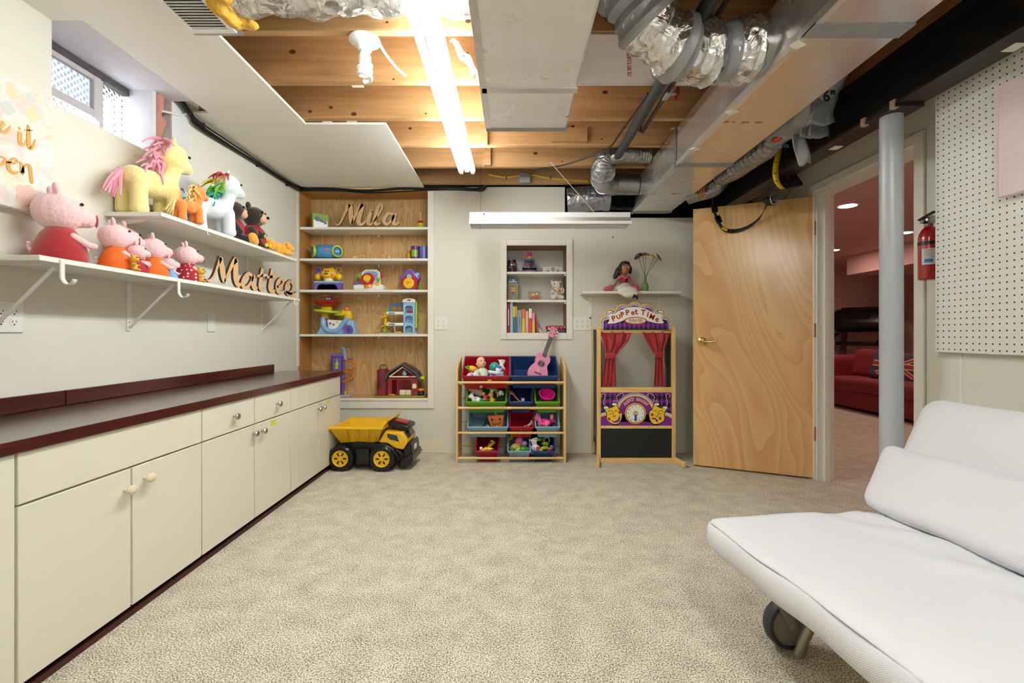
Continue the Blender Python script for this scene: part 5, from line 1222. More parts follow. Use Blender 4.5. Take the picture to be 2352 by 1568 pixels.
def pig(label, loc, rot, h, dress, trim=None, lean=0):
    t_ = thing('plush_pig', label, 'plush toy', loc, (0, R(lean), R(rot)), group='plush pigs on the lower shelf')
    def sc_(mb): mb.v = [p_ * h for p_ in mb.v]; return mb
    mb = MB(); mb.ell((-.02, 0, .72), (.29, .275, .27)); mb.ell((.20, 0, .68), (.14, .15, .14)); capsule(mb, (.22, 0, .67), (.28, 0, .67), .12, .12)
    for sy in (-1, 1): mb.ell((-.07, sy*.14, 1.01), (.045, .06, .10), (sy*-.25, -.15, 0))
    hd_ = fused('head', sc_(mb), plush('pink', '#eec6ca'), t_, .014*h, 4)
    obj('snout_disc', sc_(MB().at((.395, 0, .67), (0, R(90), 0)).lathe([(0, .012), (.08, .01), (.095, 0), (.0, -.01)], 20)), mat('pink_felt', '#e79aa8', .8), hd_)
    for sy in (-1, 1):
        obj('nostril', sc_(MB().ell((.409, sy*.032, .675), (.006, .014, .02), n=8, m=6)), mat('dark_pink', '#a84a60', .7), hd_)
        obj('eye', sc_(MB().ell((.195, sy*.165, .85), .024, n=10, m=8)), BEAD, hd_)
    obj('dress', sc_(MB().lathe([(0, .02), (.29, .0), (.315, .05), (.29, .22), (.22, .40), (.13, .52), (0, .55)], 28)), dress, t_, smooth=50)
    am = MB()
    for sy in (-1, 1):
        capsule(am, (.10, sy*.19, .38), (.27, sy*.19, .27), .05, .045)
        am.ell((.31, sy*.19, .27), (.06, .045, .045)); am.ell((.30, sy*.15, .24), (.035, .03, .03))
    fused('arms', sc_(am), plush('pink', '#eec6ca'), t_, .012*h, 3)
    obj('tail', sc_(MB().tube([(-.29 - .03*k/8, .03*cos(k), .13 + .012*k + .03*sin(k)) for k in range(9)], .018, 8)), plush('pink', '#eec6ca'), t_)
    return t_
VEL = mat('red_velour', '#a01820', .9, sheen=.5, bump=.2, bscale=60); ORA = mat('orange_cotton', '#ea6a22', .85, bump=.2, bscale=100)
pig('largest plush pig, in a plain red dress', (-1.755, 1.825, ZL), 55, .275, VEL)
pig('plush pig in an orange dress next to the largest pig', (-1.72, 2.04, ZL), 50, .205, ORA)
pig('plush pig in a teal outfit behind the first orange one', (-1.80, 2.19, ZL), 55, .225, mat('teal_cotton', '#4fb0aa', .85))
pig('plush pig in an orange dress above the small red one', (-1.74, 2.285, ZL), 50, .195, ORA)
pig('small plush pig in a dark red dress at the shelf edge', (-1.665, 2.09, ZL), 45, .125, mat('crimson_cotton', '#b02a3c', .85))
pig('small plush pig in blue between two larger ones', (-1.70, 2.335, ZL), 45, .105, mat('blue_cotton', '#7aa6d8', .85))
POL = bpy.data.materials.new('red_polka_cotton'); nt, b = nodes_of(POL); N = nt.nodes.new; L = nt.links
tc = N('ShaderNodeTexCoord'); vo = N('ShaderNodeTexVoronoi'); vo.inputs['Scale'].default_value = 55; vo.inputs['Randomness'].default_value = .35; L.new(tc.outputs['Object'], vo.inputs['Vector'])
rp = N('ShaderNodeValToRGB'); rp.color_ramp.elements[0].position = .26; rp.color_ramp.elements[1].position = .30; rp.color_ramp.elements[0].color = lin('#eeeae6'); rp.color_ramp.elements[1].color = lin('#a31c2c'); L.new(vo.outputs['Distance'], rp.inputs['Fac']); L.new(rp.outputs['Color'], b.inputs['Base Color']); b.inputs['Roughness'].default_value = .85
pig('plush pig in a red dress with white dots', (-1.70, 2.46, ZL), 50, .19, POL)
HON = plush('honey', '#d9a420', 200); FELTY = mat('yellow_felt', '#e6c832', .8)
for lab, loc, h in (('tiny honey teddy leaning on the pig in the dotted dress', (-1.645, 2.475, ZL), .085), ('tiny honey teddy leaning on the small pig in dark red', (-1.638, 2.035, ZL), .075)):
    t_ = thing('tiny_teddy', lab, 'plush toy', loc, R(10), group='tiny honey teddies')
    mb = MB().ell((0, 0, .26), (.16, .18, .24)).ell((.02, 0, .68), (.22, .24, .22)).ell((.2, 0, .62), (.1, .12, .09))
    for sy in (-1, 1): mb.ell((0, sy*.2, .88), .08); mb.ell((.1, sy*.2, .35), (.14, .06, .06)); mb.ell((.16, sy*.12, .08), (.16, .08, .08))
    mb.v = [p_*h for p_ in mb.v]; fused('body', mb, HON, t_, .03*h, 2)
    mb = MB().ell((.30, 0, .66), (.03, .05, .04), n=8, m=6); mb.v = [p_*h for p_ in mb.v]; obj('nose', mb, BEAD, t_)
    for sy in (-1, 1):
        mb = MB().ell((.21, sy*.09, .78), .035, n=8, m=6); mb.v = [p_*h for p_ in mb.v]; obj('eye', mb, BEAD, t_)

# ---------------------------------------------------------------- wooden names
MDF = mat('mdf', '#d0a87c', .7, bump=.1, bscale=150, var=.06, vscale=20)
MDFE = mat('burnt_edge', '#4a2f1c', .8)
def lettering_board(name, label, loc, rot, strokes, thick):
    t_ = thing(name, label, 'wooden name', loc, rot)
    mb = MB(); mb.at((0, 0, 0), (R(90), 0, 0))
    for s_ in strokes: mb.stroke(s_, 0, thick, 7)
    mb2 = MB(); mb2.at((0, .0, 0), (R(90), 0, 0))
    for s_ in strokes: mb2.stroke([(x, y, w_*1.03) for x, y, w_ in s_], -thick*.6, thick*.97, 7)
    obj('letter_face', mb, MDF, t_, smooth=0); obj('burnt_edge', mb2, MDFE, t_, smooth=0); return t_
XM = -1.672
def zm(zx, zy):
    px, py = zx/3.136, 400 + zy/3.136; Y = XM*F/(px - CX); return (Y - 3.08, CH + (CY - py)/F*Y - ZL)
def mm(*pts): return [(*zm(a, b_), w_/900) for a, b_, w_ in pts]
MATTEO = [mm((1475, 762, 6), (1500, 772, 14), (1530, 740, 14), (1560, 660, 16), (1582, 604, 26)), mm((1580, 602, 30), (1590, 680, 42), (1598, 740, 40), (1606, 782, 22)), mm((1606, 784, 14), (1635, 720, 20), (1665, 650, 26), (1692, 616, 36)), mm((1694, 616, 36), (1688, 690, 44), (1690, 760, 44), (1705, 800, 30), (1725, 795, 14)),
 mm((1815, 740, 18), (1780, 722, 22), (1748, 760, 30), (1738, 800, 30), (1760, 825, 22), (1795, 790, 20), (1815, 740, 18)), mm((1822, 728, 28), (1812, 790, 34), (1822, 825, 26), (1845, 820, 14)),
 mm((1882, 682, 26), (1872, 750, 34), (1864, 815, 34), (1880, 835, 24), (1900, 828, 14)), mm((1845, 738, 14), (1880, 732, 18), (1918, 730, 14)), mm((1952, 690, 26), (1942, 760, 34), (1934, 825, 34), (1950, 848, 24), (1972, 840, 14)), mm((1915, 748, 14), (1950, 742, 18), (1985, 742, 14)),
 mm((1985, 815, 14), (2020, 805, 20), (2034, 775, 20), (2015, 758, 22), (1990, 790, 32), (1988, 835, 32), (2010, 858, 26), (2040, 845, 14)), mm((2085, 772, 24), (2058, 800, 30), (2052, 840, 32), (2072, 866, 28), (2098, 845, 30), (2104, 800, 28), (2085, 772, 24)), mm((2050, 850, 16), (2078, 862, 20), (2110, 868, 18), (2128, 852, 8))]
lettering_board('wooden_name', 'wooden script name reading Matteo on the lower shelf', (XM, 3.08, ZL + .004), R(90), MATTEO, .009)
def zi(zx, zy): q = P(660 + zx/5.6, 420 + zy/5.6, 4.2); return (q.x + 1.27, q.z - 1.985)
def mi(*pts): return [(*zi(a, b_), w_*.00069) for a, b_, w_ in pts]
MILA = [mi((640, 520, 14), (648, 548, 22), (680, 552, 22), (720, 500, 26), (770, 390, 34), (822, 292, 44)), mi((828, 288, 50), (836, 360, 60), (840, 450, 60), (846, 545, 40)), mi((846, 552, 24), (880, 470, 34), (930, 360, 44), (990, 290, 54)), mi((995, 288, 56), (965, 380, 62), (940, 470, 60), (945, 535, 52), (985, 548, 30), (1030, 500, 16)),
 mi((1095, 362, 44), (1088, 378, 40)), mi((1092, 400, 40), (1066, 470, 52), (1060, 530, 46), (1090, 550, 30), (1130, 520, 16)), mi((1130, 515, 18), (1190, 430, 26), (1238, 330, 30), (1222, 290, 32), (1190, 320, 36), (1160, 420, 48), (1142, 500, 50), (1165, 548, 36), (1215, 535, 18)),
 mi((1385, 430, 26), (1330, 410, 34), (1280, 450, 44), (1262, 515, 46), (1300, 548, 36), (1355, 500, 32), (1390, 430, 26)), mi((1410, 405, 42), (1385, 470, 54), (1385, 530, 46), (1420, 550, 30), (1462, 515, 14))]
lettering_board('wooden_name', 'wooden script name reading Mila on the top bookcase shelf', (-1.27, 4.165, 1.985 + .001), 0, MILA, .009)
# ---------------------------------------------------------------- toys in the tall bookcase
def pl(name, col, rough=.3): return mat('toy_' + name, col, rough, coat=.2)
TY = pl('yellow', '#efc11c'); TR = pl('red', '#b51f26'); TG = pl('green', '#7cb52c'); TB = pl('blue', '#3f6fb8'); TP = pl('purple', '#7358b4'); TO = pl('orange', '#e8842c'); TW = pl('white', '#f1f0ee'); TLB = pl('light_blue', '#8fbde0'); TPK = pl('pink', '#e66aa0'); TT = pl('teal', '#2f9a94'); TLG = pl('lime', '#b6cf34'); TGR = pl('grey', '#b4b4ba'); TN = pl('navy', '#26346e'); TBK = pl('black', '#141416'); TBR = pl('brown', '#7a4a2c'); TLIL = pl('lilac', '#c7a9dc'); TMAG = pl('magenta', '#d4248c'); TSK = mat('doll_skin', '#e6b491', .6); TCR = pl('cream', '#ece0b8')
CLR = mat('clear_plastic', '#f4f8fa', .08, trans=1.); CLRR = mat('clear_red_plastic', '#c85a6c', .15, trans=.75)
YK = 4.25
def b4(zx, zy, Y=YK): return P(660 + zx/5.6, 420 + zy/5.6, Y)
def b5(zx, zy, Y=YK): return P(660 + zx/3.733, 660 + zy/3.733, Y)
Z1, Z2, Z3, Z4, Z5 = 1.985, 1.709, 1.434, 1.044, .482
# picture block: cube with printed faces
q = b4(370, 555, 4.19); k = thing('picture_block', 'green picture cube with a red arch on one side', 'toy block', (q.x, 4.25, Z1), R(38))
obj('cube', MB().bb(-.072, .072, -.055, .055, 0, .135), mat('block_green', '#7fa32c', .5), k, bevel=.003)
obj('red_arch', MB().at((-.0725, 0, .01), (R(90), 0, R(-90))).prism([(-.04, 0)] + [(x, y) for x, y in arc(0, .05, .04, 180, 0, 10, .045)] + [(.04, 0)], 0, .0008), TR, k)
obj('white_picture', MB().bb(-.06, .06, -.0562, -.055, .008, .075), TW, k)
obj('tractor_print', MB().at((0, -.0565, 0), (R(90), 0, 0)).prism(arc(-.03, .085, .022, 0, 360, 16), 0, .0006).prism(arc(.04, .06, .015, 0, 360, 16), 0, .0006).prism([(-.03, .07), (.04, .05), (.045, .065), (0, .09)], 0, .0005), TN, k)
# stacking rings
q = b4(1712, 555); k = thing('ring_stacker', 'wooden ring stacker with green, yellow and red rings', 'toy', (q.x, YK, Z1))
obj('dowel', MB().cyl((0, 0, .0), (0, 0, .165), .006, n=12), PINEV, k)
for i, (r, m_) in enumerate(((.036, TG), (.031, TLG), (.028, TY), (.024, TR))): obj('ring', MB().lathe([(.008, .02*i), (r, .02*i + .001), (r + .003, .02*i + .01), (r, .02*i + .019), (.008, .02*i + .019)], 20), m_, k)
# roller drum
q = b4(510, 965); k = thing('drum_toy', 'blue sea-themed roller drum toy with yellow rings', 'toy', (q.x, YK, Z2))
obj('drum', MB().at((0, 0, .072), (0, R(90), 0)).lathe([(.04, -.125), (.058, -.10), (.07, -.05), (.07, .05), (.058, .10), (.04, .125)], 28), mat('drum_blue', '#4f93c8', .25, var=.3, vscale=14), k)
for sx in (-1, 1):
    e = obj('end_ring', MB().at((sx*.098, -.036, .075), (R(90), 0, R(sx*52))).lathe([(.040, 0), (.052, 0), (.052, .02), (.040, .02)], 24, cap=False), TLG, k)
    obj('end_window', MB().at((sx*.098, -.036, .075), (R(90), 0, R(sx*52))).lathe([(0, 0), (.042, 0), (.042, .012), (0, .012)], 24), TT if sx < 0 else TB, e)
obj('octopus_print', MB().ell((.02, -.062, .085), (.022, .012, .015)), TPK, k)
obj('base', MB().rbox((-.11, -.05, 0), (.11, .05, .022), .008, (6, 4, 2)), TN, k)
# little train carrying letters
q = b4(1105, 965); k = thing('letter_train', 'tiny wooden train carrying letters with red wheels', 'toy train', (q.x, YK - .02, Z2))
for i, ch in enumerate(('', 'M', 'I', 'L', 'A', '')):
    x = -.155 + i*.062
    c_ = obj('carriage', MB().bb(x - .024, x + .024, -.014, .014, .008, .018), PINE, k, bevel=.002)
    obj('wheel', MB().cyl((x - .014, -.017, .008), (x - .014, .017, .008), .008, n=12).cyl((x + .014, -.017, .008), (x + .014, .017, .008), .008, n=12), TR, c_)
    if ch: obj('letter', MB().at((x, 0, .034), (R(90), 0, 0)).text(ch, .042, .004, bold=.001), PINE, c_)
    else: obj('cab', MB().bb(x - .016, x + .008, -.011, .011, .018, .036).cyl((x + .014, 0, .018), (x + .014, 0, .03), .005, n=10), PINE, c_)
# cans of toy food
for (lab, zx, m_, pr, h, r, Y) in (('yellow can partly hidden behind the purple can', 1568, TO, TY, .10, .020, 4.30), ('purple cylinder tin with a green cabbage picture', 1645, mat('tin_purple', '#6e2a7a', .3), TG, .118, .037, 4.21), ('blue cylinder tin at the bookcase side', 1755, mat('tin_blue', '#5674b4', .3), TP, .118, .037, 4.21)):
    q = b4(zx, 960, Y); k = thing('toy_tin', lab, 'toy tin', (q.x, Y, Z2), group='toy tins on the second shelf')
    obj('tin', MB().lathe([(0, 0), (r, 0), (r, h), (0, h)], 24), m_, k, bevel=.002); obj('lid', MB().lathe([(r + .001, h - .012), (r + .001, h + .001), (0, h + .001)], 24, cap=False), m_, k)
    obj('picture', MB().sheet(lambda u, v: ((r + .0006)*cos(R(225 + 90*u)), (r + .0006)*sin(R(225 + 90*u)), h*.2 + h*.5*v), 10, 2), pr, k)
# lion toy
q = b4(535, 1370); k = thing('lion_toy', 'yellow lion activity toy on a purple arched base', 'toy', (q.x, YK, Z3))
bs = MB().at((0, 0, 0), (R(90), 0, 0)).prism([(-.118, 0), (-.09, 0)] + arc(-.058, 0, .034, 180, 0, 10, .055) + arc(.058, 0, .034, 180, 0, 10, .055) + [(.09, 0), (.118, 0), (.118, .07), (-.118, .07)], -.04, .04)
obj('base', bs, TP, k, bevel=.004); obj('base_top', MB().rbox((-.122, -.045, .066), (.122, .045, .086), .009, (10, 4, 2)), TLB, k)
obj('neck', MB().cyl((0, 0, .08), (0, 0, .11), .045, .04, 20), TCR, k)
hd_ = fused('head', MB().ell((0, 0, .15), (.075, .05, .052)).ell((-.035, 0, .19), .018).ell((.035, 0, .19), .018), TY, k, .005, 3)
obj('mane', MB().at((0, .016, .15), (R(90), 0, 0)).prism([((.088 + .010*cos(j*pi))*cos(j*pi/9), (.062 + .008*cos(j*pi))*sin(j*pi/9)) for j in range(18)], -.015, .015), TO, k, bevel=.004)
obj('muzzle', MB().ell((0, -.045, .138), (.04, .02, .022)), TY, hd_); obj('nose', MB().ell((0, -.062, .148), (.017, .008, .010)), TBR, hd_)
for sx in (-1, 1):
    obj('eye', MB().ell((sx*.010, -.047, .172), (.006, .005, .008)), TBK, hd_); obj('cheek', MB().ell((sx*.045, -.042, .14), (.013, .008, .013)), TPK, hd_)
    obj('paw', MB().ell((sx*.095, -.01, .125), (.028, .025, .032)), TY, k)
    rt = obj('rattle', MB().at((sx*.092, 0, .19), (R(90), 0, 0)).lathe([(.018, -.006), (.026, -.006), (.026, .006), (.018, .006)], 20, cap=False), TP if sx < 0 else TG, k); obj('rattle_window', MB().at((sx*.092, 0, .19), (R(90), 0, 0)).lathe([(0, -.004), (.018, -.004), (.018, .004), (0, .004)], 20), TN if sx < 0 else TR, rt)
    obj('stalk', MB().cyl((sx*.085, 0, .14), (sx*.09, 0, .172), .006, n=10), TLIL, k)
# steering wheel dashboard
q = b4(1065, 1370); k = thing('dashboard_toy', 'white toy dashboard with a red steering wheel', 'toy', (q.x, YK, Z3))
obj('base', MB().rbox((-.138, -.06, 0), (.138, .05, .055), .02, (10, 6, 4)), TW, k)
obj('windscreen', MB().at((0, .03, .05), (R(90), 0, 0)).prism([(-.09, 0), (.09, 0), (.085, .12), (.05, .148), (-.05, .148), (-.085, .12)], -.012, .012), TW, k, bevel=.006)
obj('screen_print', MB().at((0, .0165, .05), (R(90), 0, 0)).prism([(-.066, .05), (.066, .05), (.062, .115), (.03, .128), (-.03, .128), (-.062, .115)], -.0005, .001), TLB, k)
for j in range(5): obj('print_shape', MB().at((-.045 + .0225*j, .0155, .14 + .004*(j % 2)), (R(90), 0, 0)).prism(arc(0, 0, .009, 0, 360, 10), 0, .001), (TP, TG, TR, TY, TPK)[j], k)
wl = obj('steering_wheel', MB().at((-.01, -.045, .10), (R(65), 0, 0)).lathe([(.034, -.014), (.058, -.012), (.062, 0), (.058, .012), (.034, .014), (0, .014), (0, -.01)], 28), TR, k)
obj('wheel_hub', MB().at((-.01, -.058, .107), (R(65), 0, 0)).lathe([(0, 0), (.034, 0), (.03, .01), (0, .012)], 24), TY, wl)
obj('column', MB().cyl((0, -.03, .03), (-.008, -.04, .085), .05, .035, 20), TO, k)
for sx, m_ in ((-1, TG), (1, TR)): obj('mirror', MB().at((sx*.108, .02, .145), (R(90), 0, R(sx*10))).prism([(-sx*.02, -.03), (sx*.025, .0), (-sx*.02, .03)], -.006, .006), m_, k, bevel=.004)
obj('purple_button', MB().ell((-.11, -.045, .062), (.02, .02, .018)), TP, k); obj('gear_lever', MB().cyl((.085, -.03, .05), (.085, -.035, .09), .006, n=8).ell((.085, -.036, .10), .017), TG, k); obj('key', MB().ell((.085, -.058, .055), (.02, .008, .012)), TY, k)
# toy house clock
q = b4(1583, 1365); k = thing('house_clock_toy', 'red toy house clock with a purple roof', 'toy', (q.x, YK, Z3))
obj('house', MB().at((0, 0, 0), (R(90), 0, 0)).prism([(-.065, .012), (.065, .012), (.075, .10), (0, .165), (-.075, .10)], -.04, .04), TR, k, bevel=.008)
rf = MB()
for sx in (-1, 1): rf.at((0, 0, 0)).tube([(sx*.0, 0, .172), (sx*.03, 0, .15), (sx*.06, 0, .118), (sx*.085, 0, .10)], [.034, .034, .032, .024], 10, 5)
fused('roof', rf.bb(-.05, .05, -.04, .04, .11, .13) if False else rf, TP, k, .006, 3)
obj('chimney', MB().cyl((0, 0, .17), (0, 0, .194), .02, .024, 14), TG, k)
f_ = obj('clock_dial', MB().at((-.005, -.0415, .066), (R(90), 0, 0)).lathe([(.04, -.002), (.048, 0), (.048, .006), (.04, .008)], 28), TY, k); obj('dial_face', MB().at((-.005, -.043, .066), (R(90), 0, 0)).lathe([(0, 0), (.041, 0), (.041, .004), (0, .004)], 28), TCR, f_); obj('hands', MB().at((-.005, -.049, .066), (R(90), 0, 0)).prism([(-.02, -.015), (.004, -.004), (.024, .02), (.004, .008), (-.01, .02)], 0, .002), TO, f_)
obj('window', MB().at((0, -.0405, .128), (R(90), 0, 0)).prism([(-.022, -.02), (.022, -.02), (.02, .01), (0, .022), (-.02, .01)], 0, .003), TLB, k)
obj('foot', MB().rbox((-.058, -.045, 0), (.058, .04, .018), .008, (6, 4, 2)), TB, k); obj('knob', MB().cyl((.075, 0, .04), (.095, 0, .04), .012, n=12).ell((.095, -.01, .025), .014).ell((.095, -.01, .055), .014), TG, k); obj('moon', MB().ell((.065, -.01, .145), .02), TLB, k)
# ball popper
q = b5(430, 392); k = thing('ball_popper', 'blue ball popper toy with red and green trays', 'toy', (q.x, YK, Z4))
obj('base', MB().at((0, 0, 0), (R(90), 0, 0)).prism([(-.175, 0), (.178, 0), (.155, .12), (.105, .125), (.09, .06), (-.02, .03), (-.08, .06), (-.10, .15), (-.135, .15), (-.14, .06)], -.05, .05), TLB, k, bevel=.008)
obj('slide', MB().tube([(-.115, -.03, .15), (-.11, -.045, .08), (-.06, -.05, .03), (.02, -.05, .035), (.07, -.045, .10), (.11, -.03, .14)], .022, 14, 6), mat('toy_slide_blue', '#7fa8d4', .2, coat=.4), k)
obj('print', MB().at((0, -.052, .03), (R(90), 0, 0)).prism([(-.06, .02), (.0, .0), (.05, .03), (.075, .09), (-.07, .10)], 0, .002), TW, k)
for j, (x, z, m_) in enumerate(((-.045, .075, TR), (-.015, .065, TB), (.02, .085, TY))): obj('print_splash', MB().at((x, -.0545, z + .02), (R(90), 0, 0)).prism([((.014 if i % 2 else .007)*cos(i*pi/7), (.014 if i % 2 else .007)*sin(i*pi/7)) for i in range(14)], 0, .0008), m_, k)
sk = obj('purple_wheel', MB().at((.115, -.055, .035), (R(90), 0, 0)).lathe([(0, .006), (.03, .006), (.044, .012), (.046, 0), (0, 0)], 28), TP, k)
for j in range(8): obj('spoke', MB().at((.115, -.062, .035), (R(90), 0, j*pi/4)).at((.115 + .018*cos(j*pi/4), -.062, .035 + .018*sin(j*pi/4)), (0, -j*pi/4, 0)).bb(-.014, .014, -.001, .001, -.002, .002), TN, sk)
obj('green_tray', MB().at((-.09, 0, .185), (0, R(5), 0)).lathe([(0, 0), (.09, .002), (.12, .012), (.122, .03), (.11, .03), (.105, .016), (0, .014)], 28), TLG, k); obj('green_ramp', MB().bb(-.02, .075, -.03, .03, .165, .19), TLG, k, bevel=.006)
obj('yellow_joint', MB().cyl((-.11, 0, .14), (-.11, 0, .185), .035, .03, 18).tube([(.09, 0, .13), (.10, 0, .165), (.09, 0, .185), (.05, 0, .185)], .034, 16, 4), TY, k)
obj('yellow_block', MB().rbox((-.14, -.03, .205), (-.05, .03, .252), .012, (6, 4, 4)), TY, k)
obj('red_tray', MB().at((-.09, 0, .25)).lathe([(0, 0), (.05, .0), (.10, .022), (.122, .05), (.112, .05), (.09, .028), (0, .012)], 28), TR, k)
fr_ = obj('bug', MB().ell((-.075, 0, .312), .026), TB, k)
for sx in (-1, 1): obj('eye', MB().ell((-.075 + sx*.011, -.022, .318), .009, n=10, m=8), TW, fr_)
obj('antenna', MB().tube([(-.08, 0, .33), (-.09, 0, .35), (-.105, 0, .352)], .005, 8).ell((-.108, 0, .352), .01), TY, fr_)
obj('duck', MB().ell((.088, -.01, .225), (.022, .02, .018)).ell((.088, -.03, .222), (.008, .012, .004)), TO, k)
# garage tower
q = b5(960, 385); k = thing('garage_tower_toy', 'light blue toy garage tower with yellow spiral ramps', 'toy', (q.x, YK, Z4))
tw = MB().at((.075 - .0, 0, 0), (R(90), 0, 0)); obj('tower', MB().bb(.045, .15, .0, .06, .0, .285).bb(.045, .06, -.045, .0, 0, .285).bb(.135, .15, -.045, 0, 0, .285).bb(.06, .135, -.045, 0, .0, .012).bb(.06, .135, -.045, 0, .08, .10).bb(.06, .135, -.045, 0, .17, .19).bb(.06, .135, -.045, 0, .26, .285), TLB, k, bevel=.003)
obj('roof', MB().at((0, 0, 0), (R(90), 0, 0)).prism([(.04, .285), (.156, .285), (.156, .30)] + arc(.098, .298, .058, 0, 180, 10, .022) + [(.04, .30)], -.062, .05), TW, k)
obj('red_label', MB().ell((.098, -.052, .303), (.018, .003, .006)), TR, k)
for z in (.012, .10, .19): obj('bay_arch', MB().at((.0975, -.046, z), (R(90), 0, 0)).prism([(-.04, 0), (-.034, 0)] + arc(0, .045, .034, 180, 0, 10, .02) + [(.034, 0), (.04, 0), (.04, .07), (-.04, .07)], 0, .003), mat('toy_pale_blue', '#a9cde6', .3), k)
obj('side_rail', MB().bb(.152, .165, -.03, .05, .06, .29), TLG, k); obj('grip', MB().bb(.15, .176, -.01, .01, .12, .135), TR, k)
for z in (.175, .075):
    obj('deck', MB().bb(-.105, .045, -.045, .05, z, z + .025), TW, k, bevel=.004)
    obj('deck_print', MB().bb(-.085, -.03, -.0462, -.045, z + .006, z + .018), TT, k)
sp_ = MB()
for j in range(40):
    a0, a1 = j*.33, (j + 1)*.33
    z0_, z1_ = .012 + j*.0042, .012 + (j + 1)*.0042
    p4 = [(-.125 + r*cos(a), .0 + r*sin(a), z) for (a, z) in ((a0, z0_), (a1, z1_)) for r in (.018, .05)]
    v8 = p4 + [(x, y, z + .008) for x, y, z in p4]
    sp_.add(v8, [(0, 1, 3, 2), (4, 6, 7, 5), (1, 5, 7, 3), (0, 2, 6, 4)])
obj('spiral_ramp', sp_, TY, k, smooth=0); obj('ramp_post', MB().cyl((-.125, 0, 0), (-.125, 0, .2), .014, n=12), TY, k)
obj('arch_arm', MB().tube([(-.08, 0, .20), (-.08, 0, .245), (-.05, 0, .262), (.045, 0, .262)], .012, 10, 5), TB, k); obj('foot_plate', MB().bb(-.17, .17, -.055, .06, 0, .012), TGR, k, bevel=.003); obj('lift_post', MB().cyl((-.03, -.05, .012), (-.03, -.05, .08), .006, n=8), TGR, k)
obj('green_car', MB().rbox((-.135, -.05, .014), (-.105, -.02, .045), .007, (3, 3, 3)), TG, k); obj('ramp_tongue', MB().bb(-.02, .035, -.06, -.04, .012, .022), TY, k); obj('red_car', MB().rbox((.07, -.03, .192), (.12, .0, .216), .008, (4, 3, 3)), TR, k)
obj('small_leaf', MB().ell((-.105, .0, .215), (.012, .008, .026), (0, .4, 0)), TG, k)
# purple tower with orange ramps
q = b5(440, 945); k = thing('ramp_tower_toy', 'purple toy tower with curling orange ramps', 'toy', (q.x, YK, Z5))
obj('tower', MB().bb(-.055, .045, -.03, -.024, .235, .365).bb(-.055, .045, .03, .036, .0, .365).bb(-.055, -.045, -.03, .036, .0, .365).bb(.035, .045, -.03, .036, 0, .365), TP, k, bevel=.003); obj('tower_top', MB().rbox((-.065, -.04, .355), (.055, .045, .385), .01, (6, 4, 3)), TP, k)
obj('lift_print', MB().at((-.005, -.032, .25), (R(90), 0, 0)).prism([(-.02, 0), (-.008, .03), (-.02, .05), (-.004, .055), (.0, .10), (.012, .05), (.022, .045), (.008, .03), (.014, 0)], 0, .003), TLG, k)
fused('blue_figure', MB().ell((.05, 0, .40), (.014, .012, .035)).ell((.045, 0, .43), .016).ell((.03, 0, .44), (.012, .008, .01)).ell((.055, 0, .36), (.014, .012, .04)), TLB, k, .004, 2)
obj('upper_ramp', MB().sheet(lambda u, v: (.05 + .13*sin(u*2.6), (-.02 + .045*v) - .09*(1 - cos(u*2.6))*.4, .325 - .085*u + .012*abs(2*v - 1)), 24, 6), TO, k, solid=.006)
obj('lower_ramp', MB().sheet(lambda u, v: (.04 + .10*sin(u*3.0), (.0 + .05*v) - .09*(1 - cos(u*3.0))*.4, .225 - .10*u + .012*abs(2*v - 1)), 24, 6), TO, k, solid=.006)
obj('purple_car', MB().rbox((.085, -.02, .325), (.125, .01, .345), .006, (4, 3, 3)), TP, k); obj('foot_plate', MB().rbox((-.07, -.06, 0), (.12, .06, .018), .006, (6, 4, 2)), TGR, k); obj('peg', MB().cyl((.07, -.03, .018), (.07, -.03, .05), .008, n=10), TY, k)
# barn with silo
q = b5(985, 945); k = thing('toy_barn', 'red toy barn with a grey roof and clear red silo', 'toy', (q.x, YK - .02, Z5))
obj('base', MB().at((0, 0, 0)).prism([(-.225, -.08), (.21, -.08), (.225, -.05), (.225, .10), (-.225, .10), (-.235, .0)], 0, .016), mat('toy_olive', '#8c8a3c', .5), k, bevel=.004)
BRN_ = pl('barn_red', '#8e1626')
br_ = MB().at((0, 0, 0), (R(90), 0, 0))
obj('wall', MB().bb(-.115, -.075, -.05, .07, .016, .165).bb(-.03, -.015, -.05, -.035, .016, .165).bb(.095, .155, -.05, .07, .016, .165).bb(-.075, .095, .062, .07, .016, .165), BRN_, k, bevel=.002)
obj('beam', MB().bb(-.115, .155, -.052, -.04, .155, .168), BRN_, k)
gb = MB().at((.02, -.045, 0), (R(90), 0, 0)); gb.prism([(-.135, .168), (.135, .168), (.115, .215), (0, .295), (-.115, .215)], -.004, .004)
obj('gable', MB().at((.02, .05, 0), (R(90), 0, 0)).prism([(-.135, .168), (.135, .168), (.115, .215), (0, .295), (-.115, .215)], -.004, .004), BRN_, k)
obj('gable_frame', MB().tube([(-.10, -.048, .182), (.02, -.048, .268), (.14, -.048, .182), (-.10, -.048, .182)], .007, 8), TCR, k)
GRF = pl('slate', '#4a4650', .5)
rfm = MB()
for sx in (-1, 1):
    rfm.at((.02, 0, 0)).add([(0, -.075, .305), (0, .08, .305), (sx*.13, .08, .225), (sx*.13, -.075, .225), (sx*.165, -.075, .145), (sx*.165, .08, .145)] + [(0, -.075, .288), (0, .08, .288), (sx*.118, .08, .212), (sx*.118, -.075, .212), (sx*.15, -.075, .14), (sx*.15, .08, .14)],
        [(0, 1, 2, 3), (3, 2, 5, 4), (6, 9, 8, 7), (9, 10, 11, 8), (0, 3, 9, 6), (3, 4, 10, 9), (1, 7, 8, 2), (2, 8, 11, 5), (4, 5, 11, 10)])
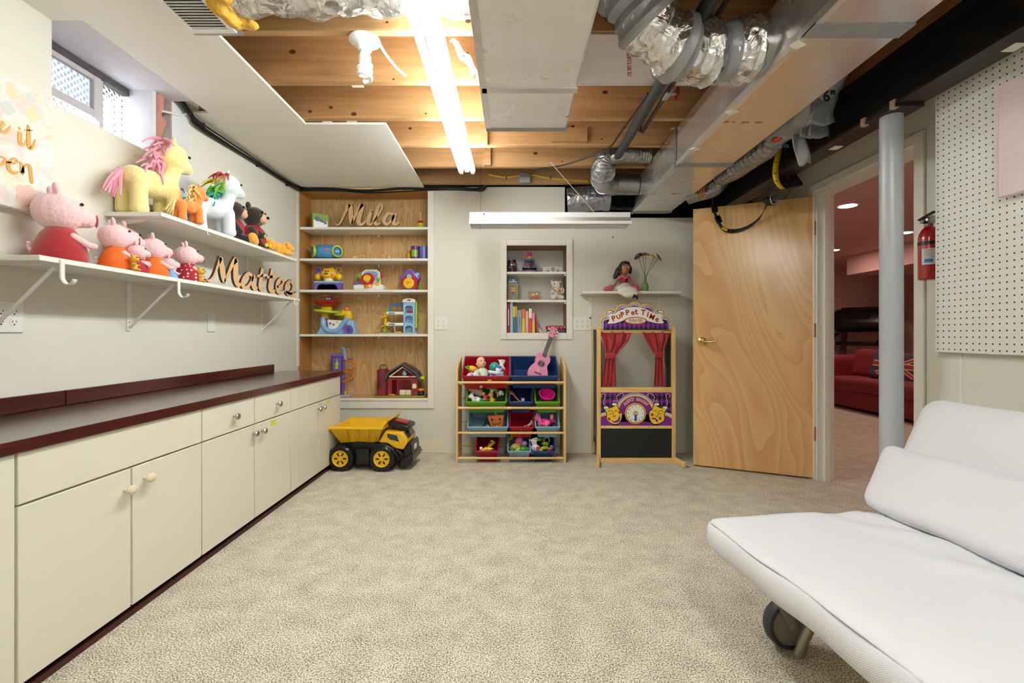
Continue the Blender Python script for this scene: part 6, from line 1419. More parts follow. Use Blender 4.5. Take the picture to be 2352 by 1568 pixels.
obj('roof', rfm, GRF, k, smooth=0); obj('roof_patch', MB().at((.10, -.03, .272), (0, R(31), 0)).bb(-.04, .04, -.03, .04, 0, .006), TBR, k)
obj('window', MB().at((.125, -.052, .10), (R(90), 0, 0)).prism([(-.018, -.02), (.018, -.02), (.018, .005)] + arc(0, .005, .018, 0, 180, 8) , 0, .004), TCR, k)
obj('hay_bale', MB().bb(-.015, .04, -.03, .02, .016, .062).bb(.042, .095, -.03, .02, .016, .062), TCR, k, bevel=.006)
obj('hen', MB().ell((.03, -.02, .205), (.022, .015, .018)).ell((.03, -.025, .225), .01), TLB, k); obj('pig_shape', MB().ell((.09, -.055, .182), (.018, .008, .008)), TPK, k)
si = obj('silo', MB().lathe([(.055, .016), (.056, .24), (.053, .24), (.052, .018)], 28, (-.165, 0, 0), cap=False), CLRR, k); obj('silo_dome', MB().lathe([(.04, .24), (.038, .262), (.024, .285), (0, .292)], 24, (-.165, 0, 0), cap=False), CLR, si); obj('silo_door', MB().at((-.165, -.054, .018), (R(90), 0, 0)).prism([(-.03, 0), (.03, 0), (.03, .045)] + arc(0, .045, .03, 0, 180, 10, .022), 0, .004), BRN_, si)
obj('trough', MB().rbox((-.10, -.075, .016), (-.045, -.05, .032), .006, (5, 3, 2)), TO, k); obj('flower_pot', MB().rbox((.17, -.03, .155), (.215, .02, .185), .006, (4, 4, 3)), TLG, k); obj('farmer', MB().ell((.185, -.05, .045), (.024, .022, .03)).ell((.185, -.05, .03), (.026, .024, .016)), TBK, k); obj('farmer_hat', MB().ell((.185, -.05, .068), (.03, .028, .014)), TO, k)

# ---------------------------------------------------------------- toy dump truck
t_ = thing('toy_dump_truck', 'large yellow and black ride-on toy dump truck', 'toy truck', (-1.15, 3.75, 0), R(-2))
TRY = mat('truck_yellow', '#e6b31c', .38, var=.03); TRB = mat('truck_black', '#121213', .3)
def tz(zx, zy): return ((660 + zx/3.733 - CX)/F*3.72 + 1.15, CH + (CY - 660 - zy/3.733)/F*3.72)   # close-up px -> local x, z
def side_prism(pts, y0, y1): return MB().at((0, 0, 0), (R(90), 0, 0)).prism([tz(*p_) for p_ in pts], -y1, -y0)
obj('chassis', side_prism([(440, 1420), (450, 1330), (520, 1300), (640, 1290), (820, 1310), (900, 1330), (1000, 1370), (1030, 1400), (1030, 1450), (900, 1460), (650, 1470), (470, 1450)], -.13, .13), TRB, t_, bevel=.01)
obj('fender', side_prism([(800, 1400), (815, 1310), (860, 1300), (950, 1340), (990, 1400), (1000, 1440), (960, 1400), (900, 1350), (840, 1360)], -.165, .165), TRB, t_, bevel=.008)
obj('side_box', MB().at((0, 0, 0)).rbox((tz(640, 0)[0], -.17, tz(0, 1480)[1]), (tz(755, 0)[0], .17, tz(0, 1345)[1]), .012, (6, 6, 6)), TRB, t_)
# tipper: open box with sloped sides
def tip(u): return None
TA = [tz(425, 1170), tz(875, 1185), tz(800, 1290), tz(500, 1325)]; xl, xr, zt_ = TA[0][0], TA[1][0], TA[0][1]; bl_, br2, zb_ = TA[3][0], TA[2][0], tz(0, 1320)[1]
def tipper(o_): return [(xl + o_, -.20 + o_, zt_ + .0), (xr - o_, -.20 + o_, zt_ - .0), (xr - o_, .20 - o_, zt_), (xl + o_, .20 - o_, zt_), (bl_ + o_, -.12 + o_, zb_ + o_), (br2 - o_, -.12 + o_, zb_ + o_ + .015), (br2 - o_, .12 - o_, zb_ + o_ + .015), (bl_ + o_, .12 - o_, zb_ + o_)]
a8 = tipper(0) + tipper(.012); fs = []
for j in range(4):
    n_ = (j + 1) % 4; fs += [(j, n_, 4 + n_, 4 + j), (8 + j, 12 + j, 12 + n_, 8 + n_), (j, 8 + j, 8 + n_, n_)]
fs += [(4, 5, 6, 7), (12, 15, 14, 13)]
tb = obj('tipper', MB().add(a8, fs), TRY, t_, bevel=.006)
obj('tipper_lip', MB().tube([(xl, -.205, zt_), (xr, -.205, zt_), (xr + .02, 0, zt_ + .01), (xr, .205, zt_), (xl, .205, zt_)], .012, 8), TRY, tb)
obj('tipper_head', MB().add([(xr - .01, -.2, zt_ - .01), (xr + .035, -.19, zt_ + .05), (xr + .035, .19, zt_ + .05), (xr - .01, .2, zt_ - .01), (xr - .03, -.2, zt_ - .01), (xr + .015, -.19, zt_ + .055), (xr + .015, .19, zt_ + .055), (xr - .03, .2, zt_ - .01)], [(0, 1, 2, 3), (4, 7, 6, 5), (0, 4, 5, 1), (3, 2, 6, 7), (1, 5, 6, 2)]), TRY, tb)
for j in range(4): x = bl_ + .06 + j*.075; obj('tipper_rib', MB().add([(x - .012, -.125, zb_ + .02), (x + .012, -.125, zb_ + .02), (x + .012 + .012*j, -.20, zt_ - .01), (x - .012 + .012*j, -.20, zt_ - .01), (x - .012, -.14, zb_ + .03), (x + .012, -.14, zb_ + .03), (x + .012 + .012*j, -.212, zt_ - .015), (x - .012 + .012*j, -.212, zt_ - .015)], [(4, 5, 6, 7), (0, 4, 7, 3), (1, 2, 6, 5), (0, 1, 5, 4), (3, 7, 6, 2)]), TRY, tb)
cbm = side_prism([(820, 1300), (875, 1205), (1020, 1215), (1055, 1260), (1065, 1300), (1030, 1360), (960, 1350), (900, 1310)], -.14, .14); cab = obj('cab', cbm, TRY, t_, bevel=.01)
obj('side_window', side_prism([(897, 1225), (975, 1240), (995, 1292), (925, 1275), (897, 1255)], -.1425, -.138), mat('truck_glass', '#3a3c3c', .2), cab); obj('windscreen', MB().add([(*[tz(1028, 1225)[0], -.11, tz(1028, 1225)[1]],), (tz(1062, 1270)[0], -.11, tz(1062, 1270)[1]), (tz(1062, 1270)[0], .11, tz(1062, 1270)[1]), (tz(1028, 1225)[0], .11, tz(1028, 1225)[1])], [(0, 1, 2, 3)]), MATS['truck_glass'], cab, solid=.006)
obj('grille', side_prism([(1025, 1365), (1080, 1300), (1095, 1330), (1100, 1420), (1030, 1450)], -.12, .12), TRB, t_, bevel=.006); obj('bumper', side_prism([(1000, 1500), (1000, 1440), (1105, 1395), (1112, 1440), (1100, 1470), (1030, 1505)], -.15, .15), TRB, t_, bevel=.01)
obj('badge', MB().at((tz(1098, 0)[0] + .002, -.02, tz(0, 1355)[1])).bb(-.002, .004, -.03, .03, -.018, .018), TW, t_)
hx_, hz_ = tz(980, 1170); sw = obj('handlebar', MB().at((hx_, 0, hz_), (0, R(12), 0)).rbox((-.085, -.11, -.022), (.085, .11, .02), .02, (8, 8, 4)), TRB, t_); obj('handle_panel', MB().at((hx_, 0, hz_ + .02), (0, R(12), 0)).rbox((-.05, -.05, -.004), (.05, .05, .008), .004, (4, 4, 2)), TR, sw); obj('stem', MB().cyl((hx_ - .005, 0, hz_ - .06), (hx_, 0, hz_ - .01), .03, n=14), TRY, sw)
for (cx_, cy_) in ((520, 1425), (865, 1430)):
    x, z = tz(cx_, cy_); z = .098
    for sy in (-1, 1):
        wm = MB().at((x, sy*.15, z), (R(90), 0, 0)).lathe([(.055, -.04), (.085, -.042), (.096, -.03), (.097, .03), (.085, .042), (.055, .04)], 32, cap=False)
        wh = obj('wheel', wm, TRB, t_)
        for j in range(18):
            a = j*2*pi/18; obj('tread_lug', MB().at((x + .094*cos(a), sy*.15, z + .094*sin(a) + 0), (0, -a, 0)).bb(-.006, .0045, -.036, .036, -.006, .006), TRB, wh)
        rim = obj('hub', MB().at((x, sy*.182, z), (R(90), 0, 0)).lathe([(0, .014), (.012, .014), (.016, .004), (.052, .004), (.058, .012), (.062, .012), (.062, -.012), (.052, -.004), (.016, -.004), (.012, -.014), (0, -.014)], 28), TRY, t_)
        for j in range(6):
            a = j*pi/3; obj('hub_slot', MB().at((x + .034*cos(a), sy*.182 + sy*.0045, z + .034*sin(a)), (0, -a, 0)).bb(-.012, .012, -.001, .001, -.006, .006), TRB, rim)
# ---------------------------------------------------------------- things in the small niche
def b7(zx, zy, Y=4.24): return P(1060 + zx/4.356, 460 + zy/4.356, Y)
NA, NB, NC = 1.592, 1.345, 1.055
q = b7(505, 705); k = thing('patterned_tin', 'round tin with a busy red and dark pattern', 'tin', (q.x, 4.24, NA))
TIN = bpy.data.materials.new('busy_tin'); nt, b = nodes_of(TIN); N = nt.nodes.new; L = nt.links
tc = N('ShaderNodeTexCoord'); vo = N('ShaderNodeTexVoronoi'); vo.inputs['Scale'].default_value = 70; L.new(tc.outputs['Object'], vo.inputs['Vector'])
rp = N('ShaderNodeValToRGB'); rp.color_ramp.interpolation = 'CONSTANT'; e = rp.color_ramp.elements; e[0].color = lin('#2a2226'); e[1].position = .3; e[1].color = lin('#c9b8ae'); x = e.new(.5); x.color = lin('#7d2226'); x = e.new(.75); x.color = lin('#2b3350')
sp2 = N('ShaderNodeSeparateColor'); L.new(vo.outputs['Color'], sp2.inputs[0]); L.new(sp2.outputs[0], rp.inputs['Fac']); L.new(rp.outputs['Color'], b.inputs['Base Color']); b.inputs['Roughness'].default_value = .3
obj('tin_body', MB().lathe([(0, 0), (.040, 0), (.043, .01), (.043, .085), (.036, .098), (0, .098)], 28), TIN, k); obj('tin_lid', MB().lathe([(.036, .098), (.038, .10), (.038, .116), (.03, .12), (0, .12)], 28), TIN, k)
q = b7(680, 705); k = thing('ball_tower_toy', 'clear dome toy with coloured balls and a pink knob', 'toy', (q.x, 4.24, NA))
obj('base', MB().lathe([(0, 0), (.076, 0), (.078, .008), (.07, .014), (0, .014)], 32), TO, k); obj('base_ring', MB().lathe([(.07, .014), (.072, .022), (.066, .026), (0, .026)], 32, cap=False), TB, k)
obj('dome', MB().lathe([(.064, .026), (.064, .05), (.056, .075), (.046, .095), (.04, .108)], 32, cap=False), CLR, k, solid=.0015)
for j, (r, a, z, m_) in enumerate(((.036, 20, .044, TO), (.036, 140, .044, TP), (.036, 260, .044, TG), (.026, 80, .076, TLG), (.026, 200, .076, TPK), (.026, 320, .076, TP))):
    obj('ball', MB().ell((r*cos(R(a)), r*sin(R(a)), z), .018), m_, k)
obj('top_ring', MB().lathe([(.04, .108), (.05, .108), (.052, .116), (.048, .122), (0, .122)], 28), TB, k); obj('top_cap', MB().lathe([(.046, .122), (.052, .126), (.05, .132), (0, .134)], 28, cap=False), TO, k)
obj('plunger', MB().cyl((0, 0, .13), (0, 0, .16), .012, n=14), TLG, k); obj('knob', MB().ell((0, 0, .168), (.024, .024, .018)), TMAG, k)
q = b7(915, 705); k = thing('white_box', 'white carton with a grey picture on the top niche shelf', 'box', (q.x, 4.25, NA))
obj('carton', MB().bb(-.092, .085, -.02, .02, 0, .058), mat('carton_white', '#d8d2d4', .5), k, bevel=.001); obj('picture', MB().at((0, -.021, .03), (R(90), 0, 0)).prism(arc(.0, .004, .016, 0, 360, 16, .02), 0, .0006).prism(arc(-.045, -.012, .012, 0, 360, 12), 0, .0006).prism(arc(.045, -.01, .014, 0, 360, 12), 0, .0006), mat('print_grey_rose', '#a58a92', .6), k); obj('end_flap', MB().bb(.085, .088, -.02, .02, 0, .058), TBK, k)
KRAFT = mat('kraft_card', '#a08562', .7)
q = b7(520, 990); k = thing('tall_kraft_box', 'tall kraft box with a blue top and a loop on it', 'box', (q.x, 4.23, NB))
obj('carton', MB().bb(-.05, .042, -.02, .02, 0, .155), KRAFT, k, bevel=.001); obj('blue_top', MB().bb(-.0505, .0425, -.0205, .0205, .155, .19), mat('carton_blue', '#3a66a4', .5), k, bevel=.001); obj('dark_side', MB().bb(-.052, -.0505, -.02, .02, .0, .19), TBK, k)
for j in range(6): obj('print_line', MB().bb(-.02, .022 - .006*(j % 3), -.0208, -.02, .025 + j*.02, .033 + j*.02), (TT, TB, TN, TY, TY, TB)[j], k)
obj('lettering_line', MB().bb(-.04, .03, -.0212, -.0205, .164, .171), TW, k); obj('ring_print', MB().at((0, -.0212, .181), (R(90), 0, 0)).prism(arc(0, 0, .008, 0, 360, 12), 0, .0004), TW, k)
single('string_loop', MB().tube([(.025*cos(j*2*pi/16), .015*sin(j*2*pi/16), .004 + .003*sin(j)) for j in range(16)], .0025, 6, closed=True), mat('string_gold', '#9a7a40', .7), 'thin gold loop lying on the tall kraft box', 'loop', loc=(b7(545, 0).x, 4.23, NB + .19))
q = b7(728, 990); k = thing('small_kraft_box', 'small kraft box with a train picture', 'box', (q.x, 4.23, NB))
obj('carton', MB().bb(-.05, .05, -.03, .03, 0, .082), KRAFT, k, bevel=.001); obj('mustard_panel', MB().bb(-.045, .045, -.0305, -.03, .005, .062), mat('print_mustard', '#b08c34', .6), k); obj('train_print', MB().at((0, -.031, 0), (R(90), 0, 0)).prism([(-.01, .012), (.04, .012), (.04, .035), (.03, .035), (.03, .045), (.022, .045), (.022, .03), (.008, .03), (.008, .04), (-.004, .04), (-.004, .03), (-.01, .03)], 0, .0005), TR, k); obj('wheel_print', MB().at((0, -.0312, 0), (R(90), 0, 0)).prism(arc(-.025, .018, .013, 0, 360, 14), 0, .0005).prism(arc(.02, .012, .008, 0, 360, 12), 0, .0005), TP, k); obj('cloud_print', MB().at((0, -.0312, 0), (R(90), 0, 0)).prism(arc(-.012, .052, .012, 0, 360, 12, .007), 0, .0004).prism(arc(.02, .058, .01, 0, 360, 12, .006), 0, .0004), TW, k)
q = b7(945, 990); k = thing('plush_unicorn', 'sitting cream plush lamb with a pastel rainbow scarf of wool', 'plush toy', (q.x, 4.23, NB), R(-80)); k.name = 'plush_lamb'
mb = MB().ell((0, 0, .06), (.05, .055, .06)).ell((.015, 0, .135), (.045, .042, .042)).ell((.05, 0, .122), (.026, .026, .022))
for sy in (-1, 1): mb.ell((.055, sy*.035, .025), (.04, .024, .022)); mb.ell((.0, sy*.04, .165), (.014, .01, .02)); mb.ell((.04, sy*.045, .075), (.03, .018, .018))
fused('body', mb, plush('cream', '#e2d3cc', 120), k, .005, 3)
hair(k, 'wool', [V((-.02 + .004*j, .035*cos(j*1.9), .10 + .005*sin(j))) for j in range(24)], [mat('wool_teal', '#7fb0c4', .8), mat('wool_lilac', '#b08cc4', .8), mat('wool_pink', '#dfa3b4', .8), mat('wool_cream', '#e6dcae', .8)], (.6, .2, .1), .06, .008, 21, 5)
for sy in (-1, 1): obj('eye', MB().ell((.045, sy*.028, .145), .006, n=8, m=6), BEAD, k)
# books: (left, right, top) in close-up pixels, spine colour
bks = [(455, 487, 1030, '#8c1f34', 'tall dark red book, first in the row', 0), (489, 513, 1018, '#a9c3e6', 'tall pale blue book next to the dark red one', 0), (515, 537, 1062, '#2f7f6a', 'green book with a yellow spine top', 0), (539, 557, 1058, '#4468ac', 'narrow blue book with a mustard top', 0), (560, 602, 1098, '#9aa0b0', 'thick pale grey book', 0), (605, 636, 1088, '#d7c22c', 'yellow-green book with an orange upper spine', 0), (639, 671, 1108, '#e6a0a0', 'salmon pink book in mid-row', 0), (674, 704, 1082, '#d43c40', 'book with red lower spine and cream top', 0), (707, 734, 1128, '#e8c634', 'yellow book with a pink upper spine', 0), (737, 752, 1130, '#22364a', 'thin dark navy book', -3), (755, 770, 1142, '#cc3a44', 'thin red book leaning against the navy one', -6)]
tops = {2: '#d8c24a', 3: '#c9a43c', 5: '#e2703a', 7: '#ece2c4', 8: '#e78aa8'}
random.seed(9)
for i, (l, r, tz_, c, lab, ln_) in enumerate(bks):
    a, b_ = b7(l, 0, 4.17).x, b7(r, 0, 4.17).x; h = b7(0, tz_, 4.17).z - NC; w_ = b_ - a - .0008; D = random.uniform(.13, .18)
    k = thing('book', lab, 'book', (a + w_/2, 4.155, NC), (0, R(ln_), 0), group='books standing in the niche')
    cm = mat('book_' + str(i), c, .5)
    obj('cover', MB().bb(-w_/2, -w_/2 + .0015, 0, D, 0, h).bb(w_/2 - .0015, w_/2, 0, D, 0, h).bb(-w_/2, w_/2, -.0015, 0.0, 0, h), cm, k)
    obj('pages', MB().bb(-w_/2 + .0016, w_/2 - .0016, .001, D - .004, .003, h - .004), mat('paper', '#e8e2d2', .8), k)
    if i in tops: obj('spine_band', MB().bb(-w_/2 - .0002, w_/2 + .0002, -.0019, -.0012, h*.6, h), mat('book_top_' + str(i), tops[i], .5), k)
    elif w_ > .02: obj('spine_print', MB().bb(-w_*.18, w_*.18, -.0019, -.0012, h*.25, h*.8), mat('spine_print', '#d9c0a0', .6) if i != 4 else mat('spine_print_grey', '#7a8092', .6), k)
k = thing('book', 'cream book leaning low at the end of the row', 'book', (b7(800, 0, 4.2).x, 4.2, NC), (0, R(-38), 0), group='books standing in the niche')
obj('cover', MB().bb(-.012, -.010, 0, .13, 0, .058).bb(.010, .012, 0, .13, 0, .058).bb(-.012, .012, -.0015, 0, 0, .058), mat('book_cream', '#dcd0ba', .6), k); obj('pages', MB().bb(-.0098, .0098, .001, .125, .002, .055), mat('paper', '#e8e2d2', .8), k)
q = b7(945, 1318, 4.2); k = thing('zip_case', 'flat red case with yellow dots lying in the niche', 'case', (q.x, 4.22, NC + .012), R(3)); obj('case', MB().rbox((-.088, -.05, .018), (.088, .05, .052), .012, (10, 6, 4)), mat('case_red', '#a4283a', .5, var=.2, vscale=30), k)
for j in range(6): obj('dot', MB().cyl((-.07 + .028*j, -.049, .034 + .005*(j % 2)), (-.07 + .028*j, -.0515, .034 + .005*(j % 2)), .006, n=10), TY, k)
single('picture_book', MB().bb(-.08, .08, -.05, .06, 0, .028), mat('flat_book_dark', '#59404a', .6, var=.3, vscale=30), 'dark book lying flat under the red case', 'book', loc=(q.x, 4.22, NC), bevel=.002)

# ---------------------------------------------------------------- doll and vase on the short shelf
SH = 1.408
def b1(zx, zy, Y=4.0): return P(1320 + zx/8.4, 560 + zy/8.4, Y)
q = b1(980, 910); dx_, dz_ = q.x, SH
d = thing('seated_doll', 'seated brown-haired doll in a red bodice and white skirt on the short shelf', 'doll', (dx_, 4.03, SH))
SKIN = mat('doll_brown_skin', '#a4683e', .55); HAIRM = mat('doll_black_hair', '#171312', .4); SATIN = mat('pink_satin', '#c2466c', .35, sheen=.4); BOD = mat('red_bodice', '#a3142a', .5); WSAT = mat('white_satin', '#e8e2da', .4)
def dl(zx, zy): return ((zx - 980)*.000441, (910 - zy)*.000441)
bd = MB(); bd.ell((0, 0, .125), (.03, .024, .012)); capsule(bd, (0, 0, .13), (.002, 0, .165), .012)
hx_, hz_ = dl(985, 455); hd_ = MB().ell((hx_, -.012, hz_), (.042, .040, .052)); hd_.ell((hx_, -.018, hz_ - .03), (.03, .03, .026)); hd_.ell((hx_, -.052, hz_ - .008), (.006, .008, .008)); capsule(hd_, (0, 0, .12), (hx_, -.004, hz_ - .03), .013)
for sx in (-1, 1): hd_.ell((hx_ + sx*.041, -.005, hz_ - .008), (.006, .008, .011))
hf = fused('head', hd_, SKIN, d, .004, 3)
for sx in (-1, 1):
    ey = obj('eye', MB().ell((hx_ + sx*.0185, -.048, hz_ + .002), (.0095, .005, .0085)), TW, hf); obj('pupil', MB().ell((hx_ + sx*.0175, -.0525, hz_ + .002), (.0045, .002, .0055)), mat('brown_iris', '#2a1610', .2), hf)
    obj('eyebrow', MB().tube([(hx_ + sx*.008, -.050, hz_ + .016), (hx_ + sx*.018, -.050, hz_ + .019), (hx_ + sx*.028, -.046, hz_ + .015)], .0015, 6), HAIRM, hf)
    obj('earring', MB().ell((hx_ + sx*.044, -.012, hz_ - .032), (.004, .004, .012)), BRASS, hf)
obj('mouth', MB().ell((hx_ + .002, -.050, hz_ - .028), (.011, .004, .0035)), mat('doll_lips', '#b5606a', .4), hf)
hm = MB().ell((hx_, .012, hz_ + .010), (.052, .042, .055)).ell((hx_, -.01, hz_ + .036), (.044, .038, .024)); hm.ell((hx_ - .055, .02, hz_ - .03), (.028, .03, .055), (0, .35, 0)).ell((hx_ - .075, .02, hz_ - .06), (.02, .022, .035), (0, .3, 0)).ell((hx_ + .046, .0, hz_ - .015), (.014, .022, .04)).ell((hx_ - .045, -.015, hz_ + .0), (.014, .02, .035))
fused('hair', hm, HAIRM, d, .005, 3)
fused('bodice', MB().ell((-.006, 0, .10), (.034, .026, .032)).ell((-.006, 0, .075), (.028, .024, .03)), BOD, d, .004, 3)
rf_ = MB()
for j in range(13): a = j*2*pi/13; rf_.ell((-.004 + .046*cos(a), .028*sin(a), .122 + .005*sin(j*2.4)), (.014, .012, .014))
fused('ruffle', rf_, SATIN, d, .004, 2)
am = MB()
capsule(am, (-.05, 0, .11), (-.085, -.02, .06), .011, .010); capsule(am, (-.085, -.02, .06), (-.112, -.035, .018), .010, .008); am.ell((-.12, -.04, .012), (.014, .012, .01))
capsule(am, (.045, 0, .105), (.058, -.02, .07), .011, .010); capsule(am, (.058, -.02, .07), (.06, -.035, .04), .010, .009); am.ell((.062, -.04, .03), .012)
for j in range(4): capsule(am, (-.125 + .004*j, -.045, .012), (-.138 + .006*j, -.055, .006), .003, .0025, 8)
fused('arms', am, SKIN, d, .0035, 2)
sk_ = MB().ell((0, -.01, .045), (.052, .045, .03)); sk_.ell((-.015, -.05, .022), (.075, .055, .032)).ell((.0, -.10, .0), (.085, .04, .035)).ell((.015, -.115, -.03), (.075, .026, .035)).ell((-.04, -.11, -.012), (.05, .03, .03))
fused('skirt', sk_, WSAT, d, .006, 3)
tr_ = MB().ell((-.145, -.02, .018), (.045, .05, .026)).ell((-.12, .0, .03), (.03, .04, .03)).ell((.085, -.02, .03), (.035, .04, .034), (0, .4, 0)).ell((.115, -.02, .014), (.026, .035, .014))
fused('train_skirt', tr_, SATIN, d, .006, 3)
obj('belt', MB().at((-.004, 0, .06)).lathe([(.032, -.006), (.034, 0), (.032, .006)], 20, cap=False), BRASS, d)
sh_ = MB()
for sx in (0, 1): sh_.ell((.045 + sx*.026, -.128, -.05 - .008*sx), (.011, .016, .022), (.3, .2 - .3*sx, 0))
fused('shoes', sh_, TBR if False else mat('doll_shoe', '#3a1a1c', .35), d, .004, 2)
q = b1(1372, 910); v = thing('bottle_vase', 'green glass bottle vase with five artificial flowers', 'vase', (q.x, 4.02, SH))
GG = mat('green_glass', '#9cc47c', .08, trans=.55)
obj('bottle', MB().lathe([(0, .002), (.026, .0), (.028, .006), (.028, .05), (.024, .065), (.0125, .078), (.0115, .108), (.0135, .112), (.012, .118), (.010, .118), (.0095, .08), (.022, .06), (.025, .05), (.025, .008), (0, .006)], 28, cap=False), GG, v)
PETC = {'purple': mat('petal_purple', '#5a2058', .6), 'red': mat('petal_red', '#8e1a2c', .6), 'yellow': mat('petal_yellow', '#e0c42c', .6), 'lime': mat('petal_lime', '#a9bc50', .6)}
STEM = mat('flower_stem', '#5d6b38', .7)
for (zx, zy, c, tilt) in ((1225, 245, 'purple', -50), (1310, 215, 'red', -15), (1370, 215, 'lime', 10), (1525, 265, 'yellow', 35), (1610, 265, 'red', 55)):
    p_ = b1(zx, zy, 4.02) - V((q.x, 4.02, SH)); p_.y = 0
    st_ = obj('stem', MB().tube([(.0, 0, .01), (p_.x*.04, 0, .115), (p_.x*.55, -.004, .115 + (p_.z - .115)*.55), (p_.x, -.006, p_.z)], .0022, 6, 6), STEM, v)
    fl_ = MB().at((p_.x, -.006, p_.z), (R(20), R(tilt), 0))
    for j in range(14):
        a = j*2*pi/14
        for (rr_, lift) in ((.043, .0), (.03, .008)):
            c0 = V((cos(a + lift*40)*rr_*.55, sin(a + lift*40)*rr_*.55, lift + .002)); fl_.ell(c0, (rr_*.46, .0065, .003), (0, -.2, a + lift*40), 6, 5)
    fo = obj('flower_head', fl_, PETC[c], v)
    obj('flower_centre', MB().at((p_.x, -.006, p_.z), (R(20), R(tilt), 0)).ell((0, 0, .008), (.008, .008, .005)), TY if c != 'yellow' else TBR, fo)

# ---------------------------------------------------------------- strap trainer hanging by the door
WEB = mat('black_webbing', '#17191d', .6, bump=.3, bscale=150); WEBY = mat('yellow_webbing', '#e0b81e', .6, bump=.2, bscale=150)
sm = thing('suspension_strap', 'black and yellow exercise strap hanging over the open door', 'exercise strap', (1.6, 3.2, 2.03)); base = V((1.6, 3.2, 2.03))
def web(name, pts, wdt, m_, wdir=(1, 0, 0), parent=None):
    q = [p_ - base for p_ in spline([V(p_) for p_ in pts], 8)]; wv_ = V(wdir).normalized() * (wdt/2)
    return obj(name, MB().sheet(lambda u, v: q[int(round(v*(len(q) - 1)))] + wv_*(2*u - 1), 1, len(q) - 1), m_, parent or sm, solid=.003)
yb = web('yellow_strap', [P(1796, 322, 2.86), P(1788, 352, 2.86), P(1781, 390, 2.86), P(1785, 418, 2.88), P(1798, 434, 2.9)], .034, WEBY)
for j, (px, py) in enumerate(((1788, 345), (1783, 372), (1780, 398), (1784, 416))): obj('strap_mark', MB().box(P(px, py, 2.855) - base, (.02, .002, .003)), DARK, yb)
bs_ = web('black_strap', [P(1805, 325, 2.90), P(1808, 355, 2.90), P(1810, 385, 2.92), P(1812, 412, 2.94)], .026, WEB)
obj('lettering', MB().at(P(1802, 335, 2.885) - base, (R(90), R(8), 0)).text('TRX', .03, .0006, bold=.001), TW, bs_)
obj('anchor_pad', MB().at(P(1810, 418, 2.96) - base, (R(60), R(-12), 0)).rbox((-.075, -.05, -.008), (.075, .045, .008), .006, (6, 6, 2)), WEB, sm)
web('loop_strap', [P(1640, 440, 3.60), P(1637, 470, 3.60), P(1647, 502, 3.59), P(1662, 526, 3.58), P(1690, 530, 3.57), P(1720, 520, 3.53), P(1745, 500, 3.48), P(1757, 478, 3.42), P(1768, 462, 3.36)], .030, WEB, (.35, 0, 1))
obj('buckle', MB().at(P(1641, 478, 3.585) - base, (0, R(-10), 0)).rbox((-.024, -.008, -.035), (.024, .008, .035), .006, (4, 2, 4)), BLACKP, sm); obj('buckle', MB().at(P(1650, 504, 3.575) - base, (0, R(-24), 0)).rbox((-.022, -.008, -.03), (.022, .008, .03), .006, (4, 2, 4)), BLACKP, sm)
obj('yellow_tag', MB().at(P(1664, 526, 3.565) - base, (0, R(25), 0)).bb(-.022, .022, -.003, .003, -.008, .008), WEBY, sm)
obj('carabiner', MB().tube([P(1776, 455, 3.15) - base + V((.018*cos(j*2*pi/14), 0, .04*sin(j*2*pi/14))) for j in range(14)], .005, 8, closed=True), METAL, sm)
web('carabiner_strap', [P(1798, 434, 2.9), P(1785, 445, 3.05), P(1775, 460, 3.2), P(1766, 464, 3.36)], .03, WEB); obj('knot', MB().ell(P(1768, 462, 3.33) - base, (.045, .04, .028), (0, .4, 0)), WEB, sm)
obj('cord', MB().tube([p_ - base for p_ in (P(1818, 424, 2.98), P(1812, 445, 3.1), P(1800, 456, 3.3))], .004, 6, 6), WEB, sm)

# ---------------------------------------------------------------- ukulele in the navy bin
uk = thing('ukulele', 'pink toy ukulele standing in the navy bin', 'ukulele', inbin('b1', .05, .30, .0) + V((0, -.01, .012)), (R(-22), R(22), 0), sc=1.18)
PKU = mat('ukulele_pink', '#e58fb4', .3, coat=.3); PKS = mat('ukulele_side', '#d2709c', .35)
body2 = []
def uw(t): return .062 - .018*math.exp(-((t - .118)/.03)**2)*1.3 + .0
prof = [(0, .0), (.045, .002), (.066, .02), (.072, .05), (.066, .08), (.052, .108), (.046, .122), (.05, .145), (.054, .165), (.048, .19), (.03, .205), (0, .21)]
pr_ = [V((a, b_, 0)) for a, b_ in prof]; sp3 = spline(pr_, 4)
outl = [(p_.x, p_.y) for p_ in sp3] + [(-p_.x, p_.y) for p_ in reversed(sp3[1:-1])]
obj('body', MB().at((0, 0, 0), (R(90), 0, 0)).prism(outl, -.024, .024), PKS, uk, bevel=.003)
tpx = obj('top_plate', MB().at((0, 0, 0), (R(90), 0, 0)).prism([(x*.985, y*.99 + .001) for x, y in outl], .024, .0262), PKU, uk)
obj('rosette', MB().at((0, -.0263, .125), (R(90), 0, 0)).lathe([(.021, 0), (.028, 0), (.028, .001), (.021, .001)], 28, cap=False), mat('rosette_mauve', '#a86a80', .5), tpx); obj('sound_hole', MB().at((0, -.0262, .125), (R(90), 0, 0)).lathe([(0, 0), (.021, 0), (.021, .0012), (0, .0012)], 24), mat('hole_dark', '#4a2430', .8), tpx)
obj('bridge', MB().bb(-.025, .025, -.031, -.026, .045, .055), TBR, tpx); nk = obj('neck', MB().bb(-.014, .014, -.03, -.008, .195, .345), PKS, uk, bevel=.003); obj('fretboard', MB().bb(-.0135, .0135, -.034, -.0302, .18, .342), TBK, nk)
for j in range(10): obj('fret', MB().bb(-.0135, .0135, -.0348, -.034, .195 + j*.0145, .1962 + j*.0145), METAL, nk)
